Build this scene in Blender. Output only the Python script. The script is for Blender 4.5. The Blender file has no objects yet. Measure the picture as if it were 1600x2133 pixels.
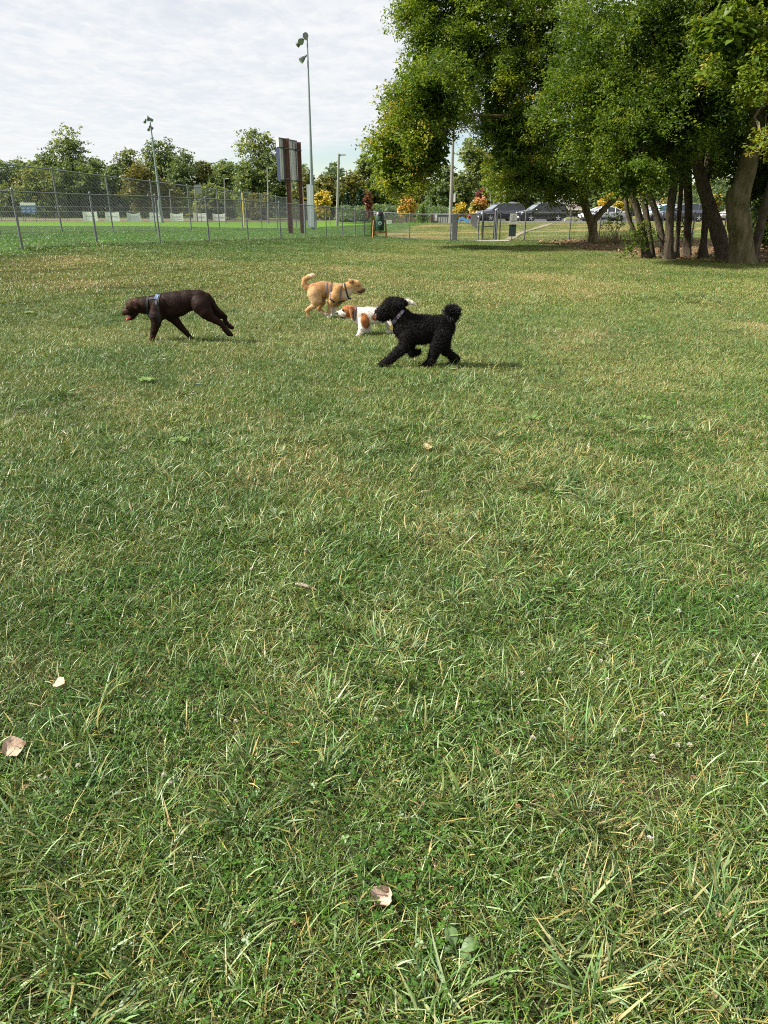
import bpy, math, random
import numpy as np
from mathutils import Vector, Matrix
from mathutils.bvhtree import BVHTree

R = math.radians
random.seed(7)
rng = np.random.default_rng(7)
scene = bpy.context.scene
COL = scene.collection

# ------------------------------------------------------------------ camera
CAM_H = 1.6
FPX = 1480.0                      # focal length in pixels of the 1600 px wide photograph
PITCH = math.atan((1066.5 - 436.0) / FPX)
cam_data = bpy.data.cameras.new("camera")
cam_data.sensor_fit = 'HORIZONTAL'
cam_data.sensor_width = 36.0
cam_data.lens = 36.0 * FPX / 1600.0
cam_data.clip_start = 0.05
cam_data.clip_end = 6000.0
cam = bpy.data.objects.new("camera", cam_data)
COL.objects.link(cam)
cam.location = (0, 0, CAM_H)
cam.rotation_euler = (R(90) - PITCH, 0, 0)
scene.camera = cam

# ------------------------------------------------------------------ world
SUN_EL, SUN_AZ = 41.0, -96.0      # azimuth clockwise from +Y: the sun stands to the left
world = bpy.data.worlds.new("World")
scene.world = world
world.use_nodes = True
wn, wl = world.node_tree.nodes, world.node_tree.links
wn.clear()


def wnode(t, **kw):
    n = wn.new(t)
    for k, v in kw.items():
        setattr(n, k, v)
    return n


def wmath(op, a, b=None, c=None, clamp=False):
    n = wnode('ShaderNodeMath', operation=op, use_clamp=clamp)
    for i, v in enumerate((a, b, c)):
        if v is None:
            continue
        if isinstance(v, (int, float)):
            n.inputs[i].default_value = v
        else:
            wl.new(v, n.inputs[i])
    return n.outputs[0]


sky = wnode('ShaderNodeTexSky', sky_type='NISHITA', sun_disc=False)
sky.sun_elevation = R(SUN_EL)
sky.sun_rotation = R(SUN_AZ)
sky.altitude = 200
sky.air_density = 1.0
sky.dust_density = 0.1
sky.ozone_density = 1.6
tc = wnode('ShaderNodeTexCoord')
sep = wnode('ShaderNodeSeparateXYZ')
wl.new(tc.outputs['Generated'], sep.inputs[0])
zc = wmath('MAXIMUM', sep.outputs['Z'], 0.0)
zc = wmath('ADD', zc, 0.035)
u_ = wmath('DIVIDE', sep.outputs['X'], zc)
v_ = wmath('DIVIDE', sep.outputs['Y'], zc)
comb = wnode('ShaderNodeCombineXYZ')
wl.new(u_, comb.inputs[0]); wl.new(v_, comb.inputs[1])


def wnoise(scale, detail, rough, stretch=(1, 1, 1), rot=0.0, dist=0.0):
    mp = wnode('ShaderNodeMapping')
    mp.inputs['Scale'].default_value = stretch
    mp.inputs['Rotation'].default_value = (0, 0, rot)
    wl.new(comb.outputs[0], mp.inputs[0])
    n = wnode('ShaderNodeTexNoise')
    n.inputs['Scale'].default_value = scale
    n.inputs['Detail'].default_value = detail
    n.inputs['Roughness'].default_value = rough
    n.inputs['Distortion'].default_value = dist
    wl.new(mp.outputs[0], n.inputs['Vector'])
    return n.outputs[0]


n_small = wnoise(7.0, 5.0, 0.65, (1.0, 0.62, 1), 0.5, 0.4)
n_mid = wnoise(2.0, 4.0, 0.6, (1.0, 0.8, 1), 0.3, 0.3)
n_big = wnoise(0.28, 3.0, 0.55)
dens = wmath('ADD', wmath('MULTIPLY', n_small, 0.55), wmath('MULTIPLY', n_mid, 0.45))
dens = wmath('ADD', dens, wmath('MULTIPLY', wmath('SUBTRACT', n_big, 0.5), 0.25))
# cloud thickness: thin veil everywhere, ripples of thicker puffs
puff = wnode('ShaderNodeMapRange', interpolation_type='SMOOTHSTEP')
puff.inputs['From Min'].default_value = 0.31
puff.inputs['From Max'].default_value = 0.64
wl.new(dens, puff.inputs['Value'])
# the cloud deck ends towards the horizon ahead and to the right
edge = wmath('ADD', wmath('ADD', v_, wmath('MULTIPLY', u_, 1.0)), wmath('MULTIPLY', wmath('SUBTRACT', n_big, 0.5), 3.0))
deck = wnode('ShaderNodeMapRange', interpolation_type='SMOOTHSTEP')
deck.inputs['From Min'].default_value = 9.8
deck.inputs['From Max'].default_value = 7.4
deck.inputs['To Min'].default_value = 0.06
deck.inputs['To Max'].default_value = 1.0
wl.new(edge, deck.inputs['Value'])
cover = wmath('MULTIPLY', wmath('ADD', 0.80, wmath('MULTIPLY', puff.outputs[0], 0.20)), deck.outputs[0], clamp=True)
ramp = wnode('ShaderNodeMix', data_type='RGBA')
ramp.inputs['A'].default_value = (6.28, 6.40, 6.62, 1)
ramp.inputs['B'].default_value = (6.85, 6.92, 7.02, 1)
wl.new(puff.outputs[0], ramp.inputs['Factor'])
mixc = wnode('ShaderNodeMix', data_type='RGBA')
wl.new(cover, mixc.inputs['Factor'])
wl.new(sky.outputs[0], mixc.inputs['A'])
wl.new(ramp.outputs['Result'], mixc.inputs['B'])
bg = wnode('ShaderNodeBackground')
bg.inputs['Strength'].default_value = 0.062
wl.new(mixc.outputs['Result'], bg.inputs['Color'])
wo = wnode('ShaderNodeOutputWorld')
wl.new(bg.outputs[0], wo.inputs[0])

# ------------------------------------------------------------------ sun
sun_d = bpy.data.lights.new("sun", 'SUN')
sun_d.energy = 5.0
sun_d.angle = R(2.0)
sun_d.color = (1.0, 0.95, 0.87)
sun = bpy.data.objects.new("sun", sun_d)
COL.objects.link(sun)
_sd = Vector((math.sin(R(SUN_AZ)) * math.cos(R(SUN_EL)), math.cos(R(SUN_AZ)) * math.cos(R(SUN_EL)), math.sin(R(SUN_EL))))
sun.rotation_euler = _sd.to_track_quat('Z', 'Y').to_euler()
sun.location = (-30, 0, 40)

vs = scene.view_settings
vs.view_transform = 'Standard'
vs.look = 'None'
vs.exposure = 1.16
vs.gamma = 1.0
vs.use_curve_mapping = False
scene.cycles.use_denoising = False
scene.cycles.filter_width = 1.05
scene.cycles.max_bounces = 6
scene.cycles.diffuse_bounces = 3
scene.cycles.glossy_bounces = 2
scene.cycles.transmission_bounces = 4
scene.cycles.transparent_max_bounces = 8
scene.cycles.caustics_reflective = False
scene.cycles.caustics_refractive = False

# ------------------------------------------------------------------ pixel -> world helpers
CP, SP = math.cos(PITCH), math.sin(PITCH)


def ray(x, y):
    u = (x - 800.0) / FPX
    v = (1066.5 - y) / FPX
    return Vector((u, CP + v * SP, -SP + v * CP))


def at(x, y, Y):
    d = ray(x, y)
    return Vector((0, 0, CAM_H)) + d * (Y / d.y)


# ------------------------------------------------------------------ terrain: smooth heights through surveyed points
CTRL = []
for X, Y, z in ((0, -2, 0), (-4, -2, 0), (4, -2, 0), (0, 2, 0), (-3, 3, 0), (3, 3, 0), (0, 6, 0), (-4, 6, 0.01), (5, 6, 0), (0, 9, 0), (-4.5, 9, 0.03), (5, 9, 0),
                (0, 14, 0), (7, 14, 0), (-6, 13, 0.22), (2, 22, 0), (8, 20, 0), (14, 20, 0), (20, 24, 0), (0, 30, 0.02), (5, 32, 0.02), (-14, 8, 0.25), (-20, 15, 0.6),
                (25, 40, 0.05), (40, 20, 0.0), (40, 60, 0.3), (-60, 20, 0.6), (-60, 60, 0.4), (30, -10, 0), (-30, -10, 0.1)):
    CTRL.append((X, Y, z))
LOWF = [(47, 520), (203, 512), (334, 508), (436, 504), (517, 502), (585, 499), (637, 497), (680, 495.5), (714, 494.5), (740, 493.5), (760, 493), (776, 492.5)]
for k, (x, y) in enumerate(LOWF):
    p = at(x, y, 18.7 + 2.96 * k if k < 9 else 18.7 + 2.96 * 8 + (k - 8) * 2.3)
    CTRL.append((p.x, p.y, p.z))
TALLF = [(130, 485), (236, 483), (325, 481.5), (399, 480), (458, 480), (506, 478.5), (546, 477), (578, 476), (600, 476), (618, 475.5), (633, 475.5), (645, 475.5), (653, 475.5), (660, 475)]
for k, (x, y) in enumerate(TALLF):
    p = at(x, y, 32.0 + 4.2 * k)
    if k % 2 == 0:
        CTRL.append((p.x, p.y, p.z))
for x, y, Y in ((0, 461, 128), (300, 461, 132), (600, 462, 132), (-200, 461, 128), (700, 463, 112), (0, 474, 64), (250, 472, 72), (450, 470, 82), (700, 470, 80), (720, 480, 62),
                (853, 500, 43), (940, 502, 41), (1000, 503, 40.5), (1092, 500, 40.5), (1185, 499.5, 40.5), (1320, 500, 40.5), (1235, 505, 39),
                (900, 482, 56), (1100, 480, 56), (1300, 480, 54), (850, 466, 70), (1000, 465, 70), (1200, 465, 70), (1500, 464, 66),
                (900, 463, 76), (1100, 463, 78), (1300, 463, 78), (1600, 462, 76), (1000, 456, 95), (1400, 455, 95), (900, 452, 120),
                (0, 452, 165), (400, 452, 165), (800, 450, 165), (1200, 449, 165), (1600, 449, 165), (1800, 455, 95)):
    p = at(x, y, Y)
    CTRL.append((p.x, p.y, p.z))
for X, Y, z in ((-150, 300, 0.5), (0, 300, 0.5), (150, 300, 0.5), (-300, 100, 0.5), (300, 100, 0.5), (-300, 400, .5), (300, 400, .5)):
    CTRL.append((X, Y, z))
CTRL = np.array(CTRL)
_C2 = 9.0


def _phi(ax, ay, bx, by):
    return np.sqrt((ax[:, None] - bx[None]) ** 2 + (ay[:, None] - by[None]) ** 2 + _C2)


_A = _phi(CTRL[:, 0], CTRL[:, 1], CTRL[:, 0], CTRL[:, 1])
_n = len(CTRL)
_M = np.zeros((_n + 1, _n + 1))
_M[:_n, :_n] = _A - np.eye(_n) * 0.15
_M[:_n, _n] = 1
_M[_n, :_n] = 1
_W = np.linalg.solve(_M, np.concatenate([CTRL[:, 2], [0]]))


def terrain(X, Y):
    X = np.atleast_1d(np.asarray(X, float)); Y = np.atleast_1d(np.asarray(Y, float))
    shp = X.shape
    x, y = X.ravel(), Y.ravel()
    out = np.empty(len(x))
    for i in range(0, len(x), 20000):
        out[i:i + 20000] = _phi(x[i:i + 20000], y[i:i + 20000], CTRL[:, 0], CTRL[:, 1]) @ _W[:_n] + _W[_n]
    r = np.hypot(x, y)
    f = np.clip((r - 350) / 150, 0, 1)
    out = out * (1 - f) + 0.5 * f
    return out.reshape(shp)


def tz(X, Y):
    return float(terrain([X], [Y])[0])


def on(x, y, lo=0.5, hi=200.0):
    """point of the ground seen at photo pixel (x, y)"""
    d = ray(x, y)
    prev = lo
    ys = np.linspace(lo ** 0.5, hi ** 0.5, 400) ** 2
    t = ys / d.y
    px, pz = d.x * t, CAM_H + d.z * t
    below = pz < terrain(px, ys)
    i = int(np.argmax(below)) if below.any() else len(ys) - 1
    a, b = ys[max(i - 1, 0)], ys[i]
    for _ in range(25):
        m = 0.5 * (a + b)
        tt = m / d.y
        if CAM_H + d.z * tt < tz(d.x * tt, m):
            b = m
        else:
            a = m
    p = at(x, y, b)
    return Vector((p.x, p.y, tz(p.x, p.y)))


# ------------------------------------------------------------------ numpy value noise
def vnoise(x, y, seed=0):
    x = np.asarray(x, float); y = np.asarray(y, float)
    xi, yi = np.floor(x).astype(np.int64), np.floor(y).astype(np.int64)
    fx, fy = x - xi, y - yi
    fx = fx * fx * (3 - 2 * fx); fy = fy * fy * (3 - 2 * fy)

    def h(a, b):
        n = (a * 374761393 + b * 668265263 + seed * 974634777) & 0xFFFFFFFF
        n = ((n ^ (n >> 13)) * 1274126177) & 0xFFFFFFFF
        return ((n ^ (n >> 16)) & 0xFFFF) / 65535.0
    return (h(xi, yi) * (1 - fx) + h(xi + 1, yi) * fx) * (1 - fy) + (h(xi, yi + 1) * (1 - fx) + h(xi + 1, yi + 1) * fx) * fy


def fbm(x, y, seed=0, octv=4):
    s = 0; a = 0.5; t = 0
    for o in range(octv):
        s = s + a * vnoise(np.asarray(x) * 2 ** o, np.asarray(y) * 2 ** o, seed + o * 17)
        t += a; a *= 0.5
    return s / t


def sstep(a, b, x):
    t = np.clip((np.asarray(x, float) - a) / (b - a), 0, 1)
    return t * t * (3 - 2 * t)


# ------------------------------------------------------------------ materials
def new_mat(name):
    m = bpy.data.materials.new(name)
    m.use_nodes = True
    nt = m.node_tree
    b = nt.nodes.get('Principled BSDF')
    return m, nt, b


def mat(name, col, rough=0.6, metal=0.0, var=0.15, scale=8.0, bump=0.0, bscale=40.0, spec=0.5, col2=None, stretch=(1, 1, 1)):
    m, nt, b = new_mat(name)
    N, L = nt.nodes, nt.links
    t = N.new('ShaderNodeTexCoord')
    mp = N.new('ShaderNodeMapping'); mp.inputs['Scale'].default_value = stretch
    L.new(t.outputs['Object'], mp.inputs[0])
    n = N.new('ShaderNodeTexNoise')
    n.inputs['Scale'].default_value = scale
    n.inputs['Detail'].default_value = 6
    n.inputs['Roughness'].default_value = 0.65
    L.new(mp.outputs[0], n.inputs['Vector'])
    r = N.new('ShaderNodeValToRGB')
    c2 = col2 if col2 else tuple(min(1, c * (1 + var)) for c in col)
    c1 = col if col2 else tuple(c * (1 - var) for c in col)
    r.color_ramp.elements[0].color = (*c1, 1); r.color_ramp.elements[0].position = 0.35
    r.color_ramp.elements[1].color = (*c2, 1); r.color_ramp.elements[1].position = 0.65
    L.new(n.outputs[0], r.inputs[0])
    L.new(r.outputs[0], b.inputs['Base Color'])
    b.inputs['Roughness'].default_value = rough
    b.inputs['Metallic'].default_value = metal
    b.inputs['Specular IOR Level'].default_value = spec
    if bump:
        n2 = N.new('ShaderNodeTexNoise')
        n2.inputs['Scale'].default_value = bscale
        n2.inputs['Detail'].default_value = 5
        L.new(mp.outputs[0], n2.inputs['Vector'])
        bp = N.new('ShaderNodeBump')
        bp.inputs['Strength'].default_value = bump
        bp.inputs['Distance'].default_value = 0.02
        L.new(n2.outputs[0], bp.inputs['Height'])
        L.new(bp.outputs[0], b.inputs['Normal'])
    return m


def leaf_mat(name, stops, transl=0.4, rough=0.5, spec=0.35, tcol=(1.25, 1.15, 0.6)):
    """colour by the point attribute 'tint' (0..1); thin leaves let light through"""
    m, nt, b = new_mat(name)
    N, L = nt.nodes, nt.links
    a = N.new('ShaderNodeAttribute'); a.attribute_name = 'tint'
    r = N.new('ShaderNodeValToRGB')
    cr = r.color_ramp
    while len(cr.elements) < len(stops):
        cr.elements.new(0.5)
    for e, (p, c) in zip(cr.elements, stops):
        e.position = p; e.color = (*c, 1)
    L.new(a.outputs['Fac'], r.inputs[0])
    L.new(r.outputs[0], b.inputs['Base Color'])
    b.inputs['Roughness'].default_value = rough
    b.inputs['Specular IOR Level'].default_value = spec
    tr = N.new('ShaderNodeBsdfTranslucent')
    mul = N.new('ShaderNodeMix'); mul.data_type = 'RGBA'; mul.blend_type = 'MULTIPLY'
    mul.inputs['Factor'].default_value = 1
    mul.inputs['B'].default_value = (*tcol, 1)
    L.new(r.outputs[0], mul.inputs['A'])
    L.new(mul.outputs['Result'], tr.inputs['Color'])
    mx = N.new('ShaderNodeMixShader'); mx.inputs[0].default_value = transl
    L.new(b.outputs[0], mx.inputs[1]); L.new(tr.outputs[0], mx.inputs[2])
    L.new(mx.outputs[0], N['Material Output'].inputs['Surface'])
    return m


def vcol_mat(name, rough=0.6, spec=0.3, bump=0.0, bscale=60.0, sheen=0.0, grain=0.0, gscale=60.0, stretch=(1, 1, 1)):
    """base colour from the painted point attribute 'col'"""
    m, nt, b = new_mat(name)
    N, L = nt.nodes, nt.links
    a = N.new('ShaderNodeAttribute'); a.attribute_name = 'col'
    src = a.outputs['Color']
    t = N.new('ShaderNodeTexCoord')
    mp = N.new('ShaderNodeMapping'); mp.inputs['Scale'].default_value = stretch
    L.new(t.outputs['Object'], mp.inputs[0])
    if grain:
        n = N.new('ShaderNodeTexNoise'); n.inputs['Scale'].default_value = gscale; n.inputs['Detail'].default_value = 6
        L.new(mp.outputs[0], n.inputs['Vector'])
        mr = N.new('ShaderNodeMapRange'); mr.inputs['From Min'].default_value = 0.3; mr.inputs['From Max'].default_value = 0.7
        mr.inputs['To Min'].default_value = 1 - grain; mr.inputs['To Max'].default_value = 1 + grain
        L.new(n.outputs[0], mr.inputs['Value'])
        mu = N.new('ShaderNodeMix'); mu.data_type = 'RGBA'; mu.blend_type = 'MULTIPLY'; mu.inputs['Factor'].default_value = 1
        L.new(src, mu.inputs['A']); L.new(mr.outputs[0], mu.inputs['B'])
        src = mu.outputs['Result']
    L.new(src, b.inputs['Base Color'])
    b.inputs['Roughness'].default_value = rough
    b.inputs['Specular IOR Level'].default_value = spec
    if sheen:
        b.inputs['Sheen Weight'].default_value = sheen
    if bump:
        n2 = N.new('ShaderNodeTexNoise'); n2.inputs['Scale'].default_value = bscale; n2.inputs['Detail'].default_value = 4
        L.new(mp.outputs[0], n2.inputs['Vector'])
        bp = N.new('ShaderNodeBump'); bp.inputs['Strength'].default_value = bump; bp.inputs['Distance'].default_value = 0.01
        L.new(n2.outputs[0], bp.inputs['Height']); L.new(bp.outputs[0], b.inputs['Normal'])
    return m


# ------------------------------------------------------------------ objects
def tag(o, label=None, cat=None, group=None, kind=None):
    if label: o['label'] = label
    if cat: o['category'] = cat
    if group: o['group'] = group
    if kind: o['kind'] = kind
    return o


def thing(name, loc, label, cat, group=None):
    e = bpy.data.objects.new(name, None)
    COL.objects.link(e)
    e.location = loc
    e.empty_display_size = 0.2
    return tag(e, label, cat, group)


def wloc(o):
    v = Vector((0, 0, 0))
    while o is not None:
        v = v + o.location
        o = o.parent
    return v


def link_mesh(name, me, material, parent=None, kind=None):
    o = bpy.data.objects.new(name, me)
    COL.objects.link(o)
    if material is not None and not me.materials:
        me.materials.append(material)
    if parent is not None:
        o.parent = parent
    if kind: o['kind'] = kind
    return o


def np_mesh(name, V, F, smooth=False, attrs=None):
    """V (n,3) array, F (m,k) array of one polygon size"""
    me = bpy.data.meshes.new(name)
    V = np.ascontiguousarray(V, np.float32); F = np.ascontiguousarray(F, np.int32)
    me.vertices.add(len(V)); me.vertices.foreach_set('co', V.ravel())
    k = F.shape[1]
    me.loops.add(F.size); me.loops.foreach_set('vertex_index', F.ravel())
    me.polygons.add(len(F))
    me.polygons.foreach_set('loop_start', np.arange(0, F.size, k, dtype=np.int32))
    me.polygons.foreach_set('loop_total', np.full(len(F), k, np.int32))
    if smooth:
        me.polygons.foreach_set('use_smooth', np.ones(len(F), bool))
    for nm, (typ, arr) in (attrs or {}).items():
        at_ = me.attributes.new(nm, typ, 'POINT')
        arr = np.ascontiguousarray(arr, np.float32)
        at_.data.foreach_set('color' if typ == 'FLOAT_COLOR' else 'value', arr.ravel())
    me.update(); me.validate()
    return me


class MB:
    """collects simple solids in world coordinates, builds them as one mesh object"""

    def __init__(self):
        self.v, self.f, self.s = [], [], []

    def add(self, vs_, fs_, smooth=False):
        b = len(self.v)
        self.v += [tuple(p) for p in vs_]
        self.f += [tuple(b + i for i in f) for f in fs_]
        self.s += [smooth] * len(fs_)
        return self

    def box(self, c, size, M=None):
        c = Vector(c); sx, sy, sz = (s * 0.5 for s in size)
        M = M or Matrix.Identity(3)
        P = [c + M @ Vector((a * sx, b * sy, d * sz)) for d in (-1, 1) for b in (-1, 1) for a in (-1, 1)]
        return self.add(P, [(0, 2, 3, 1), (4, 5, 7, 6), (0, 1, 5, 4), (2, 6, 7, 3), (0, 4, 6, 2), (1, 3, 7, 5)])

    def tube(self, pts, radii, n=8, caps=True, smooth=True):
        pts = [Vector(p) for p in pts]
        if isinstance(radii, (int, float)): radii = [radii] * len(pts)
        V, F = [], []
        ref = Vector((0.3, 1, 0.2)).normalized()
        for i, p in enumerate(pts):
            d = (pts[min(i + 1, len(pts) - 1)] - pts[max(i - 1, 0)]).normalized()
            a = d.cross(ref)
            if a.length < 1e-3: a = d.cross(Vector((1, 0, 0)))
            a.normalize(); b = d.cross(a).normalized()
            ref = a.cross(d) if False else ref
            for k in range(n):
                t = 2 * math.pi * k / n
                V.append(p + (a * math.cos(t) + b * math.sin(t)) * radii[i])
        for i in range(len(pts) - 1):
            for k in range(n):
                k2 = (k + 1) % n
                F.append((i * n + k, i * n + k2, (i + 1) * n + k2, (i + 1) * n + k))
        self.add(V, F, smooth)
        if caps:
            self.add([V[k] for k in range(n)], [tuple(range(n - 1, -1, -1))])
            self.add(V[-n:], [tuple(range(n))])
        return self

    def sphere(self, c, r, n=10, m=6, sc=(1, 1, 1), M=None):
        c = Vector(c); V, F = [], []
        M = M or Matrix.Identity(3)
        for j in range(m + 1):
            ph = math.pi * j / m
            for i in range(n):
                th = 2 * math.pi * i / n
                V.append(c + M @ Vector((r * sc[0] * math.sin(ph) * math.cos(th), r * sc[1] * math.sin(ph) * math.sin(th), r * sc[2] * math.cos(ph))))
        for j in range(m):
            for i in range(n):
                i2 = (i + 1) % n
                F.append((j * n + i, (j + 1) * n + i, (j + 1) * n + i2, j * n + i2))
        return self.add(V, F, True)

    def prism(self, poly, depth_vec):
        """polygon (list of points) extruded along a vector"""
        n = len(poly); d = Vector(depth_vec)
        P = [Vector(p) for p in poly]; Q = [p + d for p in P]
        F = [tuple(range(n)), tuple(range(2 * n - 1, n - 1, -1))] + [(i, i + n, (i + 1) % n + n, (i + 1) % n) for i in range(n)]
        return self.add(P + Q, F)

    def build(self, name, material, parent=None, kind=None):
        off = wloc(parent) if parent is not None else Vector((0, 0, 0))
        V = [Vector(p) - off for p in self.v]
        me = bpy.data.meshes.new(name)
        me.from_pydata(V, [], self.f)
        me.polygons.foreach_set('use_smooth', self.s)
        import bmesh
        bm = bmesh.new(); bm.from_mesh(me)
        bmesh.ops.recalc_face_normals(bm, faces=bm.faces)
        bm.to_mesh(me); bm.free()
        me.update()
        return link_mesh(name, me, material, parent, kind)
# ================================================================== zones of the ground
def fence_side(X, Y):
    """> 0 on the dog-park side of the left fence line"""
    return (X + 8.8) - 0.246 * (Y - 18.7)


def beyond_right(X, Y):
    line = np.where(X < 4.0, 49.3 + (X + 0.75) * (41.0 - 49.3) / 4.75, 40.6)
    return np.asarray(Y) - np.where(X < -0.75, 1e3, line)


def litter_bed(X, Y):
    """bare, leaf-littered ground round the trunks (1 = litter)"""
    e = 6.4 + 0.25 * (Y - 25)
    edge = 23.4 + 9.0 * sstep(11.5, 7.5, X) + 1.3 * (fbm(X * 0.7, Y * 0.7, 5) - 0.5)
    return sstep(0.0, 1.2, Y - edge) * sstep(6.5, 9.0, X) * sstep(42, 40, Y)


DRY_SPOTS = []
for _x, _y, _r in ((930, 1085, .12), (925, 1112, .10), (1280, 1047, .10), (610, 962, .22), (480, 1022, .18), (1088, 1015, .15), (890, 945, .14), (520, 985, .2), (870, 1130, .15), (1230, 700, .5), (320, 900, .2), (640, 1010, .2), (1540, 1210, .12), (1590, 680, .5),
                   (1050, 640, .5), (560, 640, .5), (150, 590, .8), (1250, 590, .8), (980, 590, .7), (700, 560, .8), (100, 545, .9), (380, 545, .9), (1480, 640, .5), (1100, 575, .9), (430, 1480, .06), (1260, 1750, .08), (700, 1350, .06)):
    _p = on(_x, _y); DRY_SPOTS.append((_p.x, _p.y, _r))
BARE_SPOTS = []
for _x, _y, _rx, _ry in ((1430, 606, .62, .16), (1590, 624, .4, .14), (1100, 578, .45, .2), (905, 570, .4, .2), (1340, 520, 1.0, .4), (1180, 572, .5, .16), (1560, 690, .25, .10), (310, 900, .10, .06)):
    _p = on(_x, _y); BARE_SPOTS.append((_p.x, _p.y, _rx, _ry * 2))


def dryness(X, Y):
    d = 0.06 + 0.72 * (fbm(X * 0.42, Y * 0.42, 11) - 0.5) + 0.7 * (fbm(X * 1.7, Y * 1.7, 23, 3) - 0.5)
    far = sstep(9, 17, Y) * sstep(40, 30, Y)
    d = d + 0.20 * far * (0.35 + fbm(X * 0.3, Y * 0.12, 31))
    patch = sstep(0.64, 0.76, fbm(X * 0.55 + 9, Y * 0.4, 47, 3)) * sstep(3, 8, Y)
    d = d + 0.45 * patch
    fs = fence_side(X, Y)
    d = d - 0.55 * sstep(6.5, 2.0, fs) * sstep(16, 24, Y)      # lush strip along the left fence
    br = beyond_right(X, Y)
    d = d - 0.3 * sstep(-9, -4, br) * sstep(13, 6, X)
    for (sx, sy, sr) in DRY_SPOTS:
        d = d + 0.75 * np.exp(-(((X - sx) / sr) ** 2 + ((Y - sy) / (sr * 1.2)) ** 2) * 1.5) * (0.5 + vnoise(X * 9, Y * 9, 7))
    return np.clip(d, 0.02, 1)


def bareness(X, Y):
    b = 0 * X
    for (sx, sy, rx, ry) in BARE_SPOTS:
        q = np.sqrt(((X - sx) / rx) ** 2 + ((Y - sy) / ry) ** 2) + 0.7 * (fbm(X * 3, Y * 3, 3, 2) - .5)
        b = np.maximum(b, sstep(1.15, .75, q))
    return b


def ground_colour(X, Y):
    n1 = fbm(X * 0.35, Y * 0.35, 3); n2 = fbm(X * 2.2, Y * 2.2, 8, 3)
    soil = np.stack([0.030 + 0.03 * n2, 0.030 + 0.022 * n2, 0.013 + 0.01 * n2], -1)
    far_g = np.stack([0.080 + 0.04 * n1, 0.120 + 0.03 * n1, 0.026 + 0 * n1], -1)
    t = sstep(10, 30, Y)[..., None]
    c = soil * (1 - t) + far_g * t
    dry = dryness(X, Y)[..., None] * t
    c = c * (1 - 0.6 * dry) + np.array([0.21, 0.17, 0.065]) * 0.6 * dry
    # ball field
    fld = np.stack([0.085 + 0.03 * n1, 0.215 + 0.03 * n1, 0.012 + 0 * n1], -1)
    stripe = 0.5 + 0.5 * np.sin((Y + 0.15 * X) * 0.55)
    fld = fld * (0.9 + 0.2 * stripe[..., None])
    pale = sstep(78, 118, Y)[..., None]
    fld = fld * (1 - pale) + np.array([0.105, 0.190, 0.022]) * pale
    f = sstep(0.25, -0.25, fence_side(X, Y))[..., None]
    c = c * (1 - f) + fld * f
    # mown bank beyond the gate fence, with straw-coloured rows
    row = fbm(X * 0.10 + 3, Y * 0.8, 77, 3)
    bank_g = np.stack([0.105 + 0.04 * n1, 0.125 + 0.03 * n1, 0.030 + 0 * n1], -1)
    bank_t = np.array([0.25, 0.20, 0.085])
    b = sstep(0.50, 0.64, row)[..., None]
    bank = bank_g * (1 - b * 0.75) + bank_t * b * 0.75
    near = sstep(5.0, 0.5, beyond_right(X, Y))[..., None]
    bank = bank * (1 - 0.5 * near) + np.array([0.09, 0.12, 0.03]) * 0.5 * near
    lawn = sstep(11, 14, X)[..., None] * sstep(56, 50, Y)[..., None] * 0.7
    bank = bank * (1 - lawn) + np.array([0.075, 0.12, 0.025]) * lawn
    f = (sstep(-0.3, 0.3, beyond_right(X, Y)) * sstep(-2, 1, fence_side(X, Y)))[..., None]
    c = c * (1 - f) + bank * f
    # leaf litter bed under the trees
    s = bareness(X, Y)[..., None]
    c = c * (1 - s) + np.array([0.24, 0.19, 0.11]) * s
    s = litter_bed(X, Y)[..., None]
    lit = np.stack([0.085 + 0.10 * n2, 0.058 + 0.06 * n2, 0.030 + 0.03 * n2], -1)
    c = c * (1 - s) + lit * s
    return np.clip(c, 0.005, 0.8)


def axis(lo, hi, fine_lo, fine_hi, step, growth):
    a = list(np.arange(fine_lo, fine_hi + 1e-6, step))
    s = step
    while a[-1] < hi:
        s *= growth; a.append(a[-1] + s)
    s = step; b = []
    x = fine_lo
    while x > lo:
        s *= growth; x -= s; b.append(x)
    return np.array(b[::-1] + a)


gx = axis(-2600, 2600, -14, 22, 0.2, 1.09)
gy = axis(-300, 4000, -2, 50, 0.2, 1.07)
GX, GY = np.meshgrid(gx, gy)
GZ = terrain(GX, GY)
bumpz = 0.05 * (vnoise(GX * 0.7, GY * 0.7, 61) - 0.5) + 0.02 * (vnoise(GX * 1.3, GY * 1.3, 62) - 0.5)
bumpz = bumpz * sstep(70, 40, np.hypot(GX, GY))
GZ = GZ + bumpz - 0.01
nx, ny = len(gx), len(gy)
idx = np.arange(nx * ny).reshape(ny, nx)
F = np.stack([idx[:-1, :-1], idx[:-1, 1:], idx[1:, 1:], idx[1:, :-1]], -1).reshape(-1, 4)
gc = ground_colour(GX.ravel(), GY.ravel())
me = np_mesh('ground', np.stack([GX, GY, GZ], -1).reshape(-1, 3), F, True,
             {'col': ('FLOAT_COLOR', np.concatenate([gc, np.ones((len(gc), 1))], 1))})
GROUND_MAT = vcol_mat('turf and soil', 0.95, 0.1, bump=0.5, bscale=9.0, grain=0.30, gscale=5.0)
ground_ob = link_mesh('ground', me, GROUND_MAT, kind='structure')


def gz(X, Y):
    """actual ground surface incl. bumps"""
    X = np.asarray(X, float); Y = np.asarray(Y, float)
    b = 0.05 * (vnoise(X * 0.7, Y * 0.7, 61) - 0.5) + 0.02 * (vnoise(X * 1.3, Y * 1.3, 62) - 0.5)
    return terrain(X, Y) + b * sstep(70, 40, np.hypot(X, Y)) - 0.01


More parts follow.
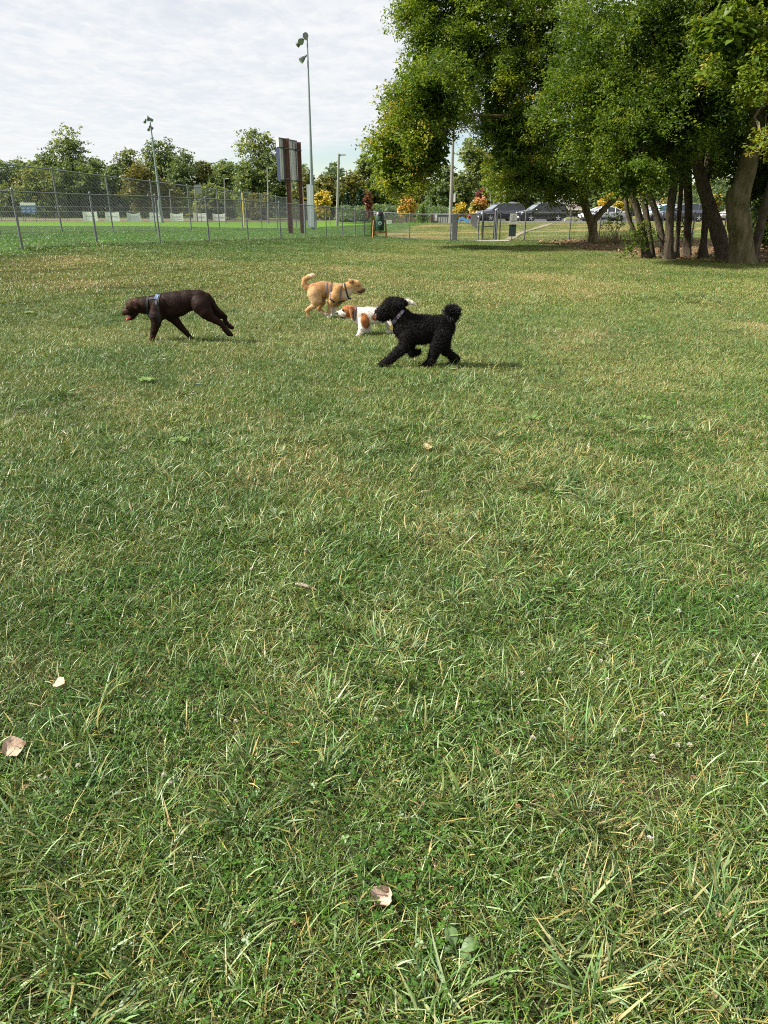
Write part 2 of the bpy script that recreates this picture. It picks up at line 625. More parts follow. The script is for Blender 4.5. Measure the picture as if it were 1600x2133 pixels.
# ================================================================== grass
def grass_mat(name):
    m, nt, b = new_mat(name)
    N, L = nt.nodes, nt.links
    a = N.new('ShaderNodeAttribute'); a.attribute_name = 'col'
    d = N.new('ShaderNodeAttribute'); d.attribute_name = 'dry'; d.attribute_type = 'INSTANCER'
    lu = N.new('ShaderNodeAttribute'); lu.attribute_name = 'lush'; lu.attribute_type = 'INSTANCER'
    # blades whose random number is under the dryness turn to straw
    sub = N.new('ShaderNodeMath'); sub.operation = 'SUBTRACT'
    L.new(d.outputs['Fac'], sub.inputs[0]); L.new(a.outputs['Alpha'], sub.inputs[1])
    mr = N.new('ShaderNodeMapRange'); mr.inputs['From Min'].default_value = -0.12; mr.inputs['From Max'].default_value = 0.18
    L.new(sub.outputs[0], mr.inputs['Value'])
    mul = N.new('ShaderNodeMix'); mul.data_type = 'RGBA'; mul.blend_type = 'MULTIPLY'; mul.inputs['Factor'].default_value = 1
    L.new(a.outputs['Color'], mul.inputs['A'])
    lr = N.new('ShaderNodeValToRGB')
    lr.color_ramp.elements[0].color = (1.24, 1.24, 0.95, 1)
    lr.color_ramp.elements[1].color = (0.52, 0.80, 0.42, 1)
    L.new(lu.outputs['Fac'], lr.inputs[0])
    L.new(lr.outputs[0], mul.inputs['B'])
    mx = N.new('ShaderNodeMix'); mx.data_type = 'RGBA'
    mx.inputs['B'].default_value = (0.40, 0.31, 0.15, 1)
    L.new(mr.outputs[0], mx.inputs['Factor']); L.new(mul.outputs['Result'], mx.inputs['A'])
    L.new(mx.outputs['Result'], b.inputs['Base Color'])
    b.inputs['Roughness'].default_value = 0.42
    b.inputs['Specular IOR Level'].default_value = 0.32
    tr = N.new('ShaderNodeBsdfTranslucent')
    m2 = N.new('ShaderNodeMix'); m2.data_type = 'RGBA'; m2.blend_type = 'MULTIPLY'; m2.inputs['Factor'].default_value = 1
    m2.inputs['B'].default_value = (1.15, 1.1, 0.5, 1)
    L.new(mx.outputs['Result'], m2.inputs['A']); L.new(m2.outputs['Result'], tr.inputs['Color'])
    ms = N.new('ShaderNodeMixShader'); ms.inputs[0].default_value = 0.20
    L.new(b.outputs[0], ms.inputs[1]); L.new(tr.outputs[0], ms.inputs[2])
    L.new(ms.outputs[0], N['Material Output'].inputs['Surface'])
    return m


GRASS = grass_mat('grass blades')


def blades(n, rad, ln, wd, lean, droop, cols, r, clump=0.0, segs=3, outward=False, comb=0.0):
    """n blades in a disc: returns verts, quads, colours.  lean: range of angles from vertical"""
    a = r.random(n) * 2 * np.pi
    q = rad * np.sqrt(r.random(n)) if not outward else rad * r.random(n) ** 0.8
    bx, by = q * np.cos(a), q * np.sin(a)
    az = (a + r.normal(0, 0.55, n)) if outward else r.random(n) * 2 * np.pi
    if comb:
        az = np.where(r.random(n) < comb, r.random() * 6.28 + r.normal(0, .5, n), az)
    L = r.uniform(ln[0], ln[1], n)
    W = r.uniform(wd[0], wd[1], n) * 0.5
    th = r.uniform(lean[0], lean[1], n)
    dr = r.uniform(droop[0], droop[1], n)
    s = np.linspace(0, 1, segs + 1)
    ang = th[:, None] + dr[:, None] * s[None]
    # integrate the direction along the blade
    dx = np.sin(ang); dz = np.cos(ang)
    st = (L / segs)[:, None]
    hx = np.concatenate([np.zeros((n, 1)), np.cumsum(0.5 * (dx[:, 1:] + dx[:, :-1]) * st, 1)], 1)
    hz = np.concatenate([np.zeros((n, 1)), np.cumsum(0.5 * (dz[:, 1:] + dz[:, :-1]) * st, 1)], 1)
    hz = np.maximum(hz, 0.002 + 0.01 * r.random((n, 1)) * s[None])
    px = bx[:, None] + np.cos(az)[:, None] * hx
    py = by[:, None] + np.sin(az)[:, None] * hx
    tw = r.normal(0, 0.5, n)[:, None] + r.normal(0, 0.7, n)[:, None] * s[None]
    sx = -np.sin(az)[:, None] * np.cos(tw); sy = np.cos(az)[:, None] * np.cos(tw); sz = np.sin(tw)
    w = W[:, None] * np.array([0.75, 1.0, 0.8, 0.12] if segs == 3 else [0.85, 1.0, 0.15])[None]
    A = np.stack([px - sx * w, py - sy * w, hz - sz * w], -1)
    B = np.stack([px + sx * w, py + sy * w, hz + sz * w], -1)
    V = np.stack([A, B], 2).reshape(n, -1, 3)
    k = 2 * (segs + 1)
    base = (np.arange(n) * k)[:, None, None]
    fq = np.array([[2 * i, 2 * i + 1, 2 * i + 3, 2 * i + 2] for i in range(segs)])[None]
    Fq = (base + fq).reshape(-1, 4)
    c = cols(n, r)
    C = np.repeat(c[:, None, :], k, 1)
    # blades get darker towards the root, tips often dry
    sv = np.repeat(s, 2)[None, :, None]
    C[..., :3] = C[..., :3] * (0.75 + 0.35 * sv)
    tip = (r.random(n) < 0.25)[:, None, None] * (sv > 0.9)
    C[..., :3] = np.where(tip, np.array([0.34, 0.26, 0.12]), C[..., :3])
    return V.reshape(-1, 3), Fq, C.reshape(-1, 4)


def turf_cols(straw=0.14, pale_share=0.17, lo=(0.034, 0.076, 0.012), hi=(0.152, 0.236, 0.048)):
    lo_, hi_ = np.array(lo), np.array(hi)

    def f(n, r):
        t = r.random((n, 1)) ** 1.2
        c = lo_ * (1 - t) + hi_ * t
        c = c * (1 + r.normal(0, 0.10, (n, 3)))
        pale = r.random(n) < pale_share
        c[pale] = np.array([0.245, 0.310, 0.190]) * r.uniform(0.75, 1.2, (pale.sum(), 1))  # sky sheen on flat-lying blades, put into their colour as pale silver-green
        st = r.random(n) < straw
        c[st] = np.array([0.36, 0.28, 0.13]) * r.uniform(0.65, 1.15, (st.sum(), 1))
        return np.concatenate([np.clip(c, 0.01, 0.6), r.random((n, 1))], 1)
    return f


def merge(parts):
    V, F, C, o = [], [], [], 0
    for v, f, c in parts:
        V.append(v); F.append(f + o); C.append(c); o += len(v)
    return np.concatenate(V), np.concatenate(F), np.concatenate(C)


def clover(n, rad, r, lo=(0.050, 0.092, 0.016), hi=(0.105, 0.165, 0.034), size=(0.0036, 0.0068), h=(0.010, 0.036)):
    """three round leaflets on a thin stem"""
    V, F, C = [], [], []
    o = 0
    for i in range(n):
        a = r.random() * 6.283; q = rad * r.random() ** 0.6
        c = np.array([q * np.cos(a), q * np.sin(a), r.uniform(*h)])
        s = r.uniform(*size); t0 = r.random() * 6.283
        tilt = r.normal(0, 0.35, 2)
        col = np.array(lo) + (np.array(hi) - np.array(lo)) * r.random()
        al = 0.6 + 0.4 * r.random()
        for k in range(3):
            t = t0 + k * 2.094
            d = np.array([np.cos(t), np.sin(t)]); p = np.array([-d[1], d[0]])
            pts = [(0, 0), (0.75, -0.62), (1.45, -0.55), (1.62, 0), (1.45, 0.55), (0.75, 0.62)]
            xy = np.array([d * u * s + p * w * s for u, w in pts])
            z = xy @ tilt + 0.25 * np.abs(np.array([w for u, w in pts])) * s
            V.append(np.concatenate([c[None, :2] + xy, (c[2] + z)[:, None]], 1))
            F.append([[o, o + 1, o + 2, o + 3], [o, o + 3, o + 4, o + 5]])
            g = np.tile(np.append(col * r.uniform(0.85, 1.15), al), (6, 1)); g[0, :3] *= 1.35
            C.append(g); o += 6
    return np.concatenate(V), np.concatenate([np.array(f) for f in F]), np.concatenate(C)


def weed(n, rad, r):
    """mat of small-leaved ground weed: short upright sprigs with opposite oval leaves"""
    V, F, C = [], [], []
    o = 0
    for i in range(n):
        a = r.random() * 6.283; q = rad * r.random() ** 0.6
        b = np.array([q * np.cos(a), q * np.sin(a), 0.004])
        dirv = np.array([r.normal(0, 0.6), r.normal(0, 0.6), 1.0]); dirv /= np.linalg.norm(dirv)
        L = r.uniform(0.02, 0.05)
        col = np.array([0.055, 0.105, 0.020]) * r.uniform(0.7, 1.35)
        for k in range(6):
            t = r.random() * 6.283
            c = b + dirv * L * (0.3 + 0.14 * k)
            s = r.uniform(0.004, 0.0075)
            d = np.array([np.cos(t), np.sin(t), r.uniform(-0.1, 0.6)]); p = np.array([-np.sin(t), np.cos(t), 0])
            V.append(np.array([c, c + d * s - p * s * 0.5, c + d * s * 2.1, c + d * s + p * s * 0.5]))
            F.append([[o, o + 1, o + 2, o + 3]])
            C.append(np.tile(np.append(col * r.uniform(0.8, 1.2), 0.5 + 0.5 * r.random()), (4, 1))); o += 4
    return np.concatenate(V), np.concatenate([np.array(f) for f in F]), np.concatenate(C)


def variants(cname, makers):
    c = bpy.data.collections.new(cname)
    for i, (v, f, col) in enumerate(makers):
        me = np_mesh(cname, v, f, False, {'col': ('FLOAT_COLOR', col)})
        me.materials.append(GRASS)
        o = bpy.data.objects.new(f'{cname}_{i:02d}', me)
        c.objects.link(o)
    return c


def scatter(name, P, rotz, scl, dry, lush, coll, tilt=None, kind='stuff'):
    n = len(P)
    me = bpy.data.meshes.new(name)
    me.vertices.add(n); me.vertices.foreach_set('co', np.ascontiguousarray(P, np.float32).ravel())
    rot = np.zeros((n, 3), np.float32); rot[:, 2] = rotz
    if tilt is not None: rot[:, 0] = tilt[:, 0]; rot[:, 1] = tilt[:, 1]
    for nm, ty, arr, key in (('rot', 'FLOAT_VECTOR', rot, 'vector'), ('scl', 'FLOAT', scl, 'value'), ('dry', 'FLOAT', dry, 'value'), ('lush', 'FLOAT', lush, 'value')):
        a = me.attributes.new(nm, ty, 'POINT')
        a.data.foreach_set(key, np.ascontiguousarray(arr, np.float32).ravel())
    a = me.attributes.new('pick', 'INT', 'POINT')
    a.data.foreach_set('value', rng.integers(0, max(1, len(coll.objects)), n).astype(np.int32))
    o = bpy.data.objects.new(name, me)
    COL.objects.link(o)
    ng = bpy.data.node_groups.new(name + ' scatter', 'GeometryNodeTree')
    ng.interface.new_socket('Geometry', in_out='INPUT', socket_type='NodeSocketGeometry')
    ng.interface.new_socket('Geometry', in_out='OUTPUT', socket_type='NodeSocketGeometry')
    N, L = ng.nodes, ng.links
    gi, go = N.new('NodeGroupInput'), N.new('NodeGroupOutput')
    iop = N.new('GeometryNodeInstanceOnPoints')
    ci = N.new('GeometryNodeCollectionInfo')
    ci.inputs['Collection'].default_value = coll
    ci.inputs['Separate Children'].default_value = True
    ci.inputs['Reset Children'].default_value = True

    def named(nm, ty):
        q = N.new('GeometryNodeInputNamedAttribute'); q.data_type = ty
        q.inputs['Name'].default_value = nm
        return q.outputs['Attribute']
    e2r = N.new('FunctionNodeEulerToRotation')
    L.new(named('rot', 'FLOAT_VECTOR'), e2r.inputs[0])
    L.new(gi.outputs[0], iop.inputs['Points'])
    L.new(ci.outputs[0], iop.inputs['Instance'])
    iop.inputs['Pick Instance'].default_value = True
    L.new(named('pick', 'INT'), iop.inputs['Instance Index'])
    L.new(e2r.outputs[0], iop.inputs['Rotation'])
    L.new(named('scl', 'FLOAT'), iop.inputs['Scale'])
    L.new(iop.outputs[0], go.inputs[0])
    md = o.modifiers.new('scatter', 'NODES'); md.node_group = ng
    o['kind'] = kind
    return o


def sample(y0, y1, dens, slope=0.6, marg=1.3, xmin=None):
    """random ground points seen by the camera between two distances"""
    ymax = slope * y1 + marg
    st = 1 / math.sqrt(dens)
    X, Y = np.meshgrid(np.arange(-ymax, ymax, st), np.arange(y0, y1, st))
    X = X.ravel() + rng.uniform(-.6, .6, X.size) * st; Y = Y.ravel() + rng.uniform(-.6, .6, Y.size) * st
    k = np.abs(X) < slope * Y + marg
    return X[k], Y[k]


def park_only(X, Y):
    k = (fence_side(X, Y) > 0.02) & (beyond_right(X, Y) < 0.02)
    k &= rng.random(len(X)) > bareness(X, Y) * 0.92
    return X[k], Y[k]


def lushness(X, Y):
    l = 0.46 + 1.5 * (fbm(X * 0.5 + 40, Y * 0.5, 91) - 0.5) + 1.0 * (fbm(X * 2.2, Y * 2.2, 93, 2) - 0.5) + 0.9 * (vnoise(X * 5.5, Y * 5.5, 97) - 0.5)
    l = l - 0.25 * sstep(8, 16, Y) * sstep(40, 30, Y) + 0.9 * sstep(6.5, 2, fence_side(X, Y)) * sstep(16, 24, Y)
    l = l + 0.35 * sstep(-9, -4, beyond_right(X, Y))
    return np.clip(l, 0, 1)


g = np.random.default_rng(21)
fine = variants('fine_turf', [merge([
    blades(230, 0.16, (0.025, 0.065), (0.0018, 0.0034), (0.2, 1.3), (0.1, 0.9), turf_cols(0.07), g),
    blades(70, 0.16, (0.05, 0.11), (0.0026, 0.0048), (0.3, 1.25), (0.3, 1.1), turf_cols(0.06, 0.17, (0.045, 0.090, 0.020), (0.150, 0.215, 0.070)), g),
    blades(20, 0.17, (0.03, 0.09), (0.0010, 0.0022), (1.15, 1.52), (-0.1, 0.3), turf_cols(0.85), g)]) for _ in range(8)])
mid = variants('mid_turf', [merge([
    blades(560, 0.30, (0.022, 0.058), (0.0022, 0.0040), (0.2, 1.3), (0.1, 0.9), turf_cols(0.10), g, segs=2),
    blades(110, 0.30, (0.045, 0.095), (0.0028, 0.0050), (0.3, 1.2), (0.3, 1.1), turf_cols(0.06, 0.17, (0.048, 0.095, 0.024), (0.155, 0.220, 0.075)), g, segs=2),
    blades(30, 0.32, (0.03, 0.075), (0.0016, 0.0030), (1.15, 1.5), (-0.1, 0.2), turf_cols(0.85), g, segs=2)]) for _ in range(8)])
far = variants('far_turf', [merge([
    blades(950, 0.62, (0.025, 0.06), (0.0042, 0.0080), (0.2, 1.3), (0.1, 0.8), turf_cols(0.08, 0.09), g, segs=2),
    blades(45, 0.62, (0.03, 0.07), (0.004, 0.007), (1.1, 1.5), (-0.1, 0.2), turf_cols(0.85), g, segs=2)]) for _ in range(6)])
BLUE = ((0.044, 0.088, 0.030), (0.165, 0.235, 0.110))
tuft = variants('grass_tuft', [merge([
    blades(int(g.integers(70, 120)), 0.085, (0.045, 0.140), (0.0034, 0.0062), (0.25, 1.25), (0.4, 1.4), turf_cols(0.05, 0.10, *BLUE), g, outward=True, comb=float(g.uniform(.1, .65))),
    blades(26, 0.08, (0.04, 0.10), (0.0014, 0.0026), (0.8, 1.4), (0.1, 0.5), turf_cols(0.8), g, outward=True)]) for _ in range(8)])
tuftm = variants('mid_tuft', [merge([
    blades(int(g.integers(80, 120)), 0.10, (0.05, 0.14), (0.0036, 0.0062), (0.15, 1.1), (0.4, 1.4), turf_cols(0.06, 0.17, *BLUE), g, outward=True, segs=2, comb=float(g.uniform(.1, .6)))]) for _ in range(6)])
clov = variants('clover_mat', [clover(42, 0.12, g) for _ in range(5)])
weeds = variants('weed_mat', [weed(60, 0.10, g) for _ in range(4)])
straw = variants('dry_thatch', [blades(55, 0.10, (0.03, 0.09), (0.0012, 0.0026), (1.0, 1.52), (-0.2, 0.5), turf_cols(0.97), g) for _ in range(4)])

# near turf
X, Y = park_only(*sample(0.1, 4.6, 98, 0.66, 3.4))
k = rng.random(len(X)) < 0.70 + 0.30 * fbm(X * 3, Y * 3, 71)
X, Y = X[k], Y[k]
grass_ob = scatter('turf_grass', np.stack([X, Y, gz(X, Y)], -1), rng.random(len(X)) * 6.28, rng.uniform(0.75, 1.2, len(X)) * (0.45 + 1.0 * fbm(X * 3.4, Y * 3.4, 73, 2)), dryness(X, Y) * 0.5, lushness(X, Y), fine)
tag(grass_ob, 'short patchy lawn grass of mixed green and straw blades in the foreground', 'grass')
X, Y = park_only(*sample(4.4, 13, 26, 0.6, 3.2))
o = scatter('turf_grass', np.stack([X, Y, gz(X, Y)], -1), rng.random(len(X)) * 6.28, rng.uniform(0.8, 1.2, len(X)) * (0.40 + 1.05 * fbm(X * 2.6, Y * 2.6, 73, 2)), dryness(X, Y) * 0.55, lushness(X, Y), mid)
tag(o, 'lawn grass around the four dogs in the middle of the field', 'grass')
X, Y = park_only(*sample(12.6, 50, 6.5, 0.56, 3.5))
k = rng.random(len(X)) > litter_bed(X, Y) * 0.97
X, Y = X[k], Y[k]
o = scatter('turf_grass', np.stack([X, Y, gz(X, Y)], -1), rng.random(len(X)) * 6.28, rng.uniform(0.8, 1.2, len(X)), dryness(X, Y) * 0.62, lushness(X, Y), far)
tag(o, 'distant yellowish lawn grass running up to the fences and the trees', 'grass')
# tufts
X, Y = park_only(*sample(0.2, 5.5, 34, 0.66, 3.2))
dn = sstep(0.42, 0.66, fbm(X * 1.3 + 5, Y * 1.3, 101, 3)) * 0.9 + 0.10 + 0.25 * sstep(2.4, 1.2, Y)
k = rng.random(len(X)) < dn
X, Y = X[k], Y[k]
o = scatter('grass_tuft', np.stack([X, Y, gz(X, Y)], -1), rng.random(len(X)) * 6.28, rng.uniform(0.55, 1.25, len(X)), dryness(X, Y) * 0.4, lushness(X, Y), tuft, rng.normal(0, 0.2, (len(X), 2)))
tag(o, 'coarse blue-green grass tufts with long arching blades in the foreground lawn', 'grass tufts')
X, Y = park_only(*sample(5.2, 15, 13, 0.6, 3.0))
dn = sstep(0.42, 0.68, fbm(X * 0.8 + 5, Y * 0.8, 101, 3)) * 0.85 + 0.10
k = rng.random(len(X)) < dn
X, Y = X[k], Y[k]
o = scatter('grass_tuft', np.stack([X, Y, gz(X, Y)], -1), rng.random(len(X)) * 6.28, rng.uniform(0.5, 1.05, len(X)), dryness(X, Y) * 0.45, lushness(X, Y), tuftm, rng.normal(0, 0.2, (len(X), 2)))
tag(o, 'coarse grass tufts dotted over the lawn around the dogs', 'grass tufts')
# clover, weeds, thatch
X, Y = park_only(*sample(0.2, 6.5, 30, 0.66, 3.2))
dn = sstep(0.46, 0.62, fbm(X * 0.75 + 60, Y * 0.75, 131, 3)) * 0.85 + 0.05
k = rng.random(len(X)) < dn
X, Y = X[k], Y[k]
o = scatter('clover_patch', np.stack([X, Y, gz(X, Y)], -1), rng.random(len(X)) * 6.28, rng.uniform(0.8, 1.3, len(X)), np.full(len(X), 0.1), np.full(len(X), 0.9), clov)
tag(o, 'low clover leaves growing in patches among the foreground grass', 'clover')
X, Y = park_only(*sample(0.2, 5.0, 32, 0.66, 3.0))
dn = sstep(0.54, 0.66, fbm(X * 1.0 + 160, Y * 1.0, 151, 3)) * 0.8 + 0.02
k = rng.random(len(X)) < dn
X, Y = X[k], Y[k]
o = scatter('weed_patch', np.stack([X, Y, gz(X, Y)], -1), rng.random(len(X)) * 6.28, rng.uniform(0.8, 1.4, len(X)), np.full(len(X), 0.1), rng.random(len(X)), weeds)
tag(o, 'small-leaved green ground weeds spreading in the foreground grass', 'weeds')
X, Y = park_only(*sample(0.2, 9.0, 10, 0.63, 3.0))
dn = sstep(0.50, 0.70, fbm(X * 1.3 + 260, Y * 1.3, 171, 3)) * 0.8 + 0.05
k = rng.random(len(X)) < dn
X, Y = X[k], Y[k]
o = scatter('dry_thatch', np.stack([X, Y, gz(X, Y) + 0.012], -1), rng.random(len(X)) * 6.28, rng.uniform(0.7, 1.5, len(X)), np.full(len(X), 0.6), np.full(len(X), 0.3), straw)
tag(o, 'dry straw-coloured grass clippings lying on the foreground lawn', 'thatch')
# ball field grass beyond the left fence (shorter, greener) and the bank beyond the gate
fieldv = variants('field_turf', [blades(600, 0.62, (0.03, 0.06), (0.005, 0.010), (0.2, 1.1), (0.1, 0.6), turf_cols(0.03, 0.02, (0.060, 0.160, 0.010), (0.130, 0.270, 0.022)), g, segs=2) for _ in range(4)])
X, Y = sample(16, 74, 3.2, 0.56, 2)
k = (fence_side(X, Y) < 0.0)
X, Y = X[k], Y[k]
o = scatter('field_grass', np.stack([X, Y, gz(X, Y)], -1), rng.random(len(X)) * 6.28, rng.uniform(0.8, 1.3, len(X)), 0.15 * fbm(X * .3, Y * .3, 5), np.clip(0.4 + fbm(X * .2, Y * .2, 7), 0, 1), fieldv)
tag(o, 'bright green mown grass of the ball field behind the left fence', 'grass')
X, Y = sample(40, 74, 1.6, 0.56, 2)
k = (beyond_right(X, Y) > 0.1) & (fence_side(X, Y) > 0)
X, Y = X[k], Y[k]
o = scatter('bank_grass', np.stack([X, Y, gz(X, Y)], -1), rng.random(len(X)) * 6.28, rng.uniform(0.8, 1.2, len(X)), np.clip(0.10 + 0.75 * sstep(0.50, 0.64, fbm(X * 0.10 + 3, Y * 0.8, 77, 3)), 0, 1), np.full(len(X), 0.3), far)
tag(o, 'straw-streaked mown grass on the low bank below the parked cars', 'grass')
# weeds against the foot of the left fence
X = []; Y = []
for k in range(11):
    x0, y0 = LOWF[k]; p = at(x0, y0, 18.7 + 2.96 * min(k, 8) + max(0, k - 8) * 2.3); q = at(*LOWF[k + 1], 18.7 + 2.96 * min(k + 1, 8) + max(0, k - 7) * 2.3)
    t = rng.random(34)
    X += list(p.x + (q.x - p.x) * t + rng.normal(0, 0.12, 34)); Y += list(p.y + (q.y - p.y) * t + rng.normal(0, 0.1, 34))
X = np.array(X); Y = np.array(Y)
o = scatter('fence_weeds', np.stack([X, Y, gz(X, Y)], -1), rng.random(len(X)) * 6.28, rng.uniform(0.8, 1.7, len(X)), np.full(len(X), 0.1), np.full(len(X), 0.8), tuftm)
tag(o, 'long untrimmed grass along the foot of the left chain-link fence', 'grass')
# ================================================================== trees
BARK = mat('ridged grey-brown bark', (0.040, 0.032, 0.022), 0.95, var=0.4, scale=16, bump=1.0, bscale=30, spec=0.1, col2=(0.125, 0.102, 0.070), stretch=(1, 1, 0.22))
BARK_MOSS = mat('mossy pale bark', (0.060, 0.058, 0.020), 0.95, var=0.4, scale=6, bump=1.0, bscale=24, spec=0.1, col2=(0.175, 0.145, 0.085), stretch=(1, 1, 0.45))
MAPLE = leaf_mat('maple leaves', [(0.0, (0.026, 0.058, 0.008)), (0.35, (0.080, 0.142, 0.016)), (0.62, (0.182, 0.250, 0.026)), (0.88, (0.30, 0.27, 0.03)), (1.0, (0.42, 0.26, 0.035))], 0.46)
BGLEAF = leaf_mat('distant foliage', [(0.0, (0.068, 0.110, 0.056)), (0.45, (0.140, 0.198, 0.080)), (0.75, (0.21, 0.245, 0.070)), (1.0, (0.28, 0.26, 0.08))], 0.45)  # lightened, bluish greens stand in for haze over the far trees
OLIVE = leaf_mat('turning olive foliage', [(0.0, (0.065, 0.086, 0.030)), (0.5, (0.145, 0.155, 0.042)), (1.0, (0.21, 0.175, 0.045))], 0.3)
YELLOW = leaf_mat('yellow autumn leaves', [(0.0, (0.18, 0.20, 0.03)), (0.4, (0.46, 0.36, 0.04)), (1.0, (0.58, 0.42, 0.06))], 0.35, tcol=(1.1, 1.0, 0.7))
ORANGE = leaf_mat('orange autumn leaves', [(0.0, (0.22, 0.23, 0.05)), (0.35, (0.46, 0.33, 0.07)), (0.6, (0.56, 0.34, 0.08)), (1.0, (0.55, 0.27, 0.09))], 0.35, tcol=(1.1, 1.0, 0.7))
RED = leaf_mat('dark red autumn leaves', [(0.0, (0.10, 0.035, 0.03)), (0.5, (0.20, 0.055, 0.045)), (1.0, (0.25, 0.12, 0.06))], 0.3, tcol=(1.1, 0.9, 0.8))
LIME = leaf_mat('fresh green leaves', [(0.0, (0.08, 0.14, 0.03)), (1.0, (0.20, 0.30, 0.08))], 0.35)
CONIFER = leaf_mat('dark evergreen needles', [(0.0, (0.020, 0.042, 0.022)), (1.0, (0.055, 0.090, 0.045))], 0.1)


def leaf_arrays(P, size, tint, r, down=0.35, wide=0.55, up=0.7, fold=0.25):
    """one pointed folded leaf per point (4 points, 2 triangles)"""
    n = len(P)
    d = r.normal(0, 1, (n, 3)); d[:, 2] = d[:, 2] * 0.5 - down
    d /= np.linalg.norm(d, axis=1, keepdims=True)
    nrm = r.normal(0, 1, (n, 3)); nrm[:, 2] = np.abs(nrm[:, 2]) + up
    s = np.cross(d, nrm); s /= np.linalg.norm(s, axis=1, keepdims=True) + 1e-9
    nn = np.cross(s, d)
    L = (size * r.uniform(0.65, 1.25, n))[:, None]
    W = L * wide * 0.5
    V = np.stack([P, P + d * L * 0.45 + s * W + nn * W * fold, P + d * L, P + d * L * 0.45 - s * W + nn * W * fold], 1)
    b = (np.arange(n) * 4)[:, None]
    F = np.concatenate([b + np.array([[0, 1, 2]]), b + np.array([[0, 2, 3]])], 0)
    T = np.repeat(np.clip(tint + r.normal(0, 0.055, n), 0, 1), 4)
    return V.reshape(-1, 3), F, T


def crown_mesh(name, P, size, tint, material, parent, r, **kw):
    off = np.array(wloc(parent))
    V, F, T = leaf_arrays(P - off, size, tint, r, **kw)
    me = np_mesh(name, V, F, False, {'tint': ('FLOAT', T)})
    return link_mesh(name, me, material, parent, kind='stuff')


def blob_points(c, rad, n_cl, per, cl_r, r, tint0, hollow=0.55, flat=0.6, hole=0.0):
    """clusters spread through an ellipsoid (denser towards its skin); leaves spread in each cluster"""
    u = r.normal(0, 1, (n_cl, 3)); u /= np.linalg.norm(u, axis=1, keepdims=True)
    q = (hollow ** 3 + (1.12 ** 3 - hollow ** 3) * r.random(n_cl)) ** (1 / 3)
    q = q * (1 + r.normal(0, 0.10, n_cl))
    C = c + u * q[:, None] * rad
    # leave hollows between the boughs
    w3 = np.sin(C[:, 0] * 2.3 + 1.7 * np.sin(C[:, 2] * 1.1)) + np.sin(C[:, 1] * 1.9 + 1.3 * np.sin(C[:, 0] * 1.3)) + np.sin(C[:, 2] * 2.9 + 1.5 * np.sin(C[:, 1] * 1.2 + C[:, 0]))
    keep = (w3 * hole > -0.75) if hole else np.ones(n_cl, bool)
    C, u = C[keep], u[keep]; n_cl = len(C)
    # leaves hang in long sprays that point outwards and droop
    ax = u * np.array([1, 1, .35]) + r.normal(0, .45, (n_cl, 3)); ax[:, 2] -= .35
    ax /= np.linalg.norm(ax, axis=1, keepdims=True)
    t_ = r.random((n_cl, per, 1)) * 2 - 1
    g_ = r.normal(0, 1, (n_cl, per, 3)) * cl_r * 0.22 * (1.15 - .5 * np.abs(t_))
    g_[..., 2] *= flat
    P = C[:, None] + ax[:, None] * t_ * cl_r * 0.85 + g_
    P[..., 2] -= 0.22 * cl_r * (t_[..., 0] * .5 + .5) ** 2
    T = np.repeat(np.clip(tint0 + r.normal(0, 0.15, n_cl), 0, 1), per)
    return P.reshape(-1, 3), T


def curve_pts(a, b, n, r, wob=0.06, sag=0.0):
    a, b = np.array(a), np.array(b)
    L = np.linalg.norm(b - a)
    out = []
    for i in range(n + 1):
        t = i / n
        p = a + (b - a) * t + (r.normal(0, wob * L, 3) if 0 < i < n else 0) * math.sin(math.pi * t) * 0.6
        p[2] += sag * L * math.sin(math.pi * t)
        out.append(p)
    return out


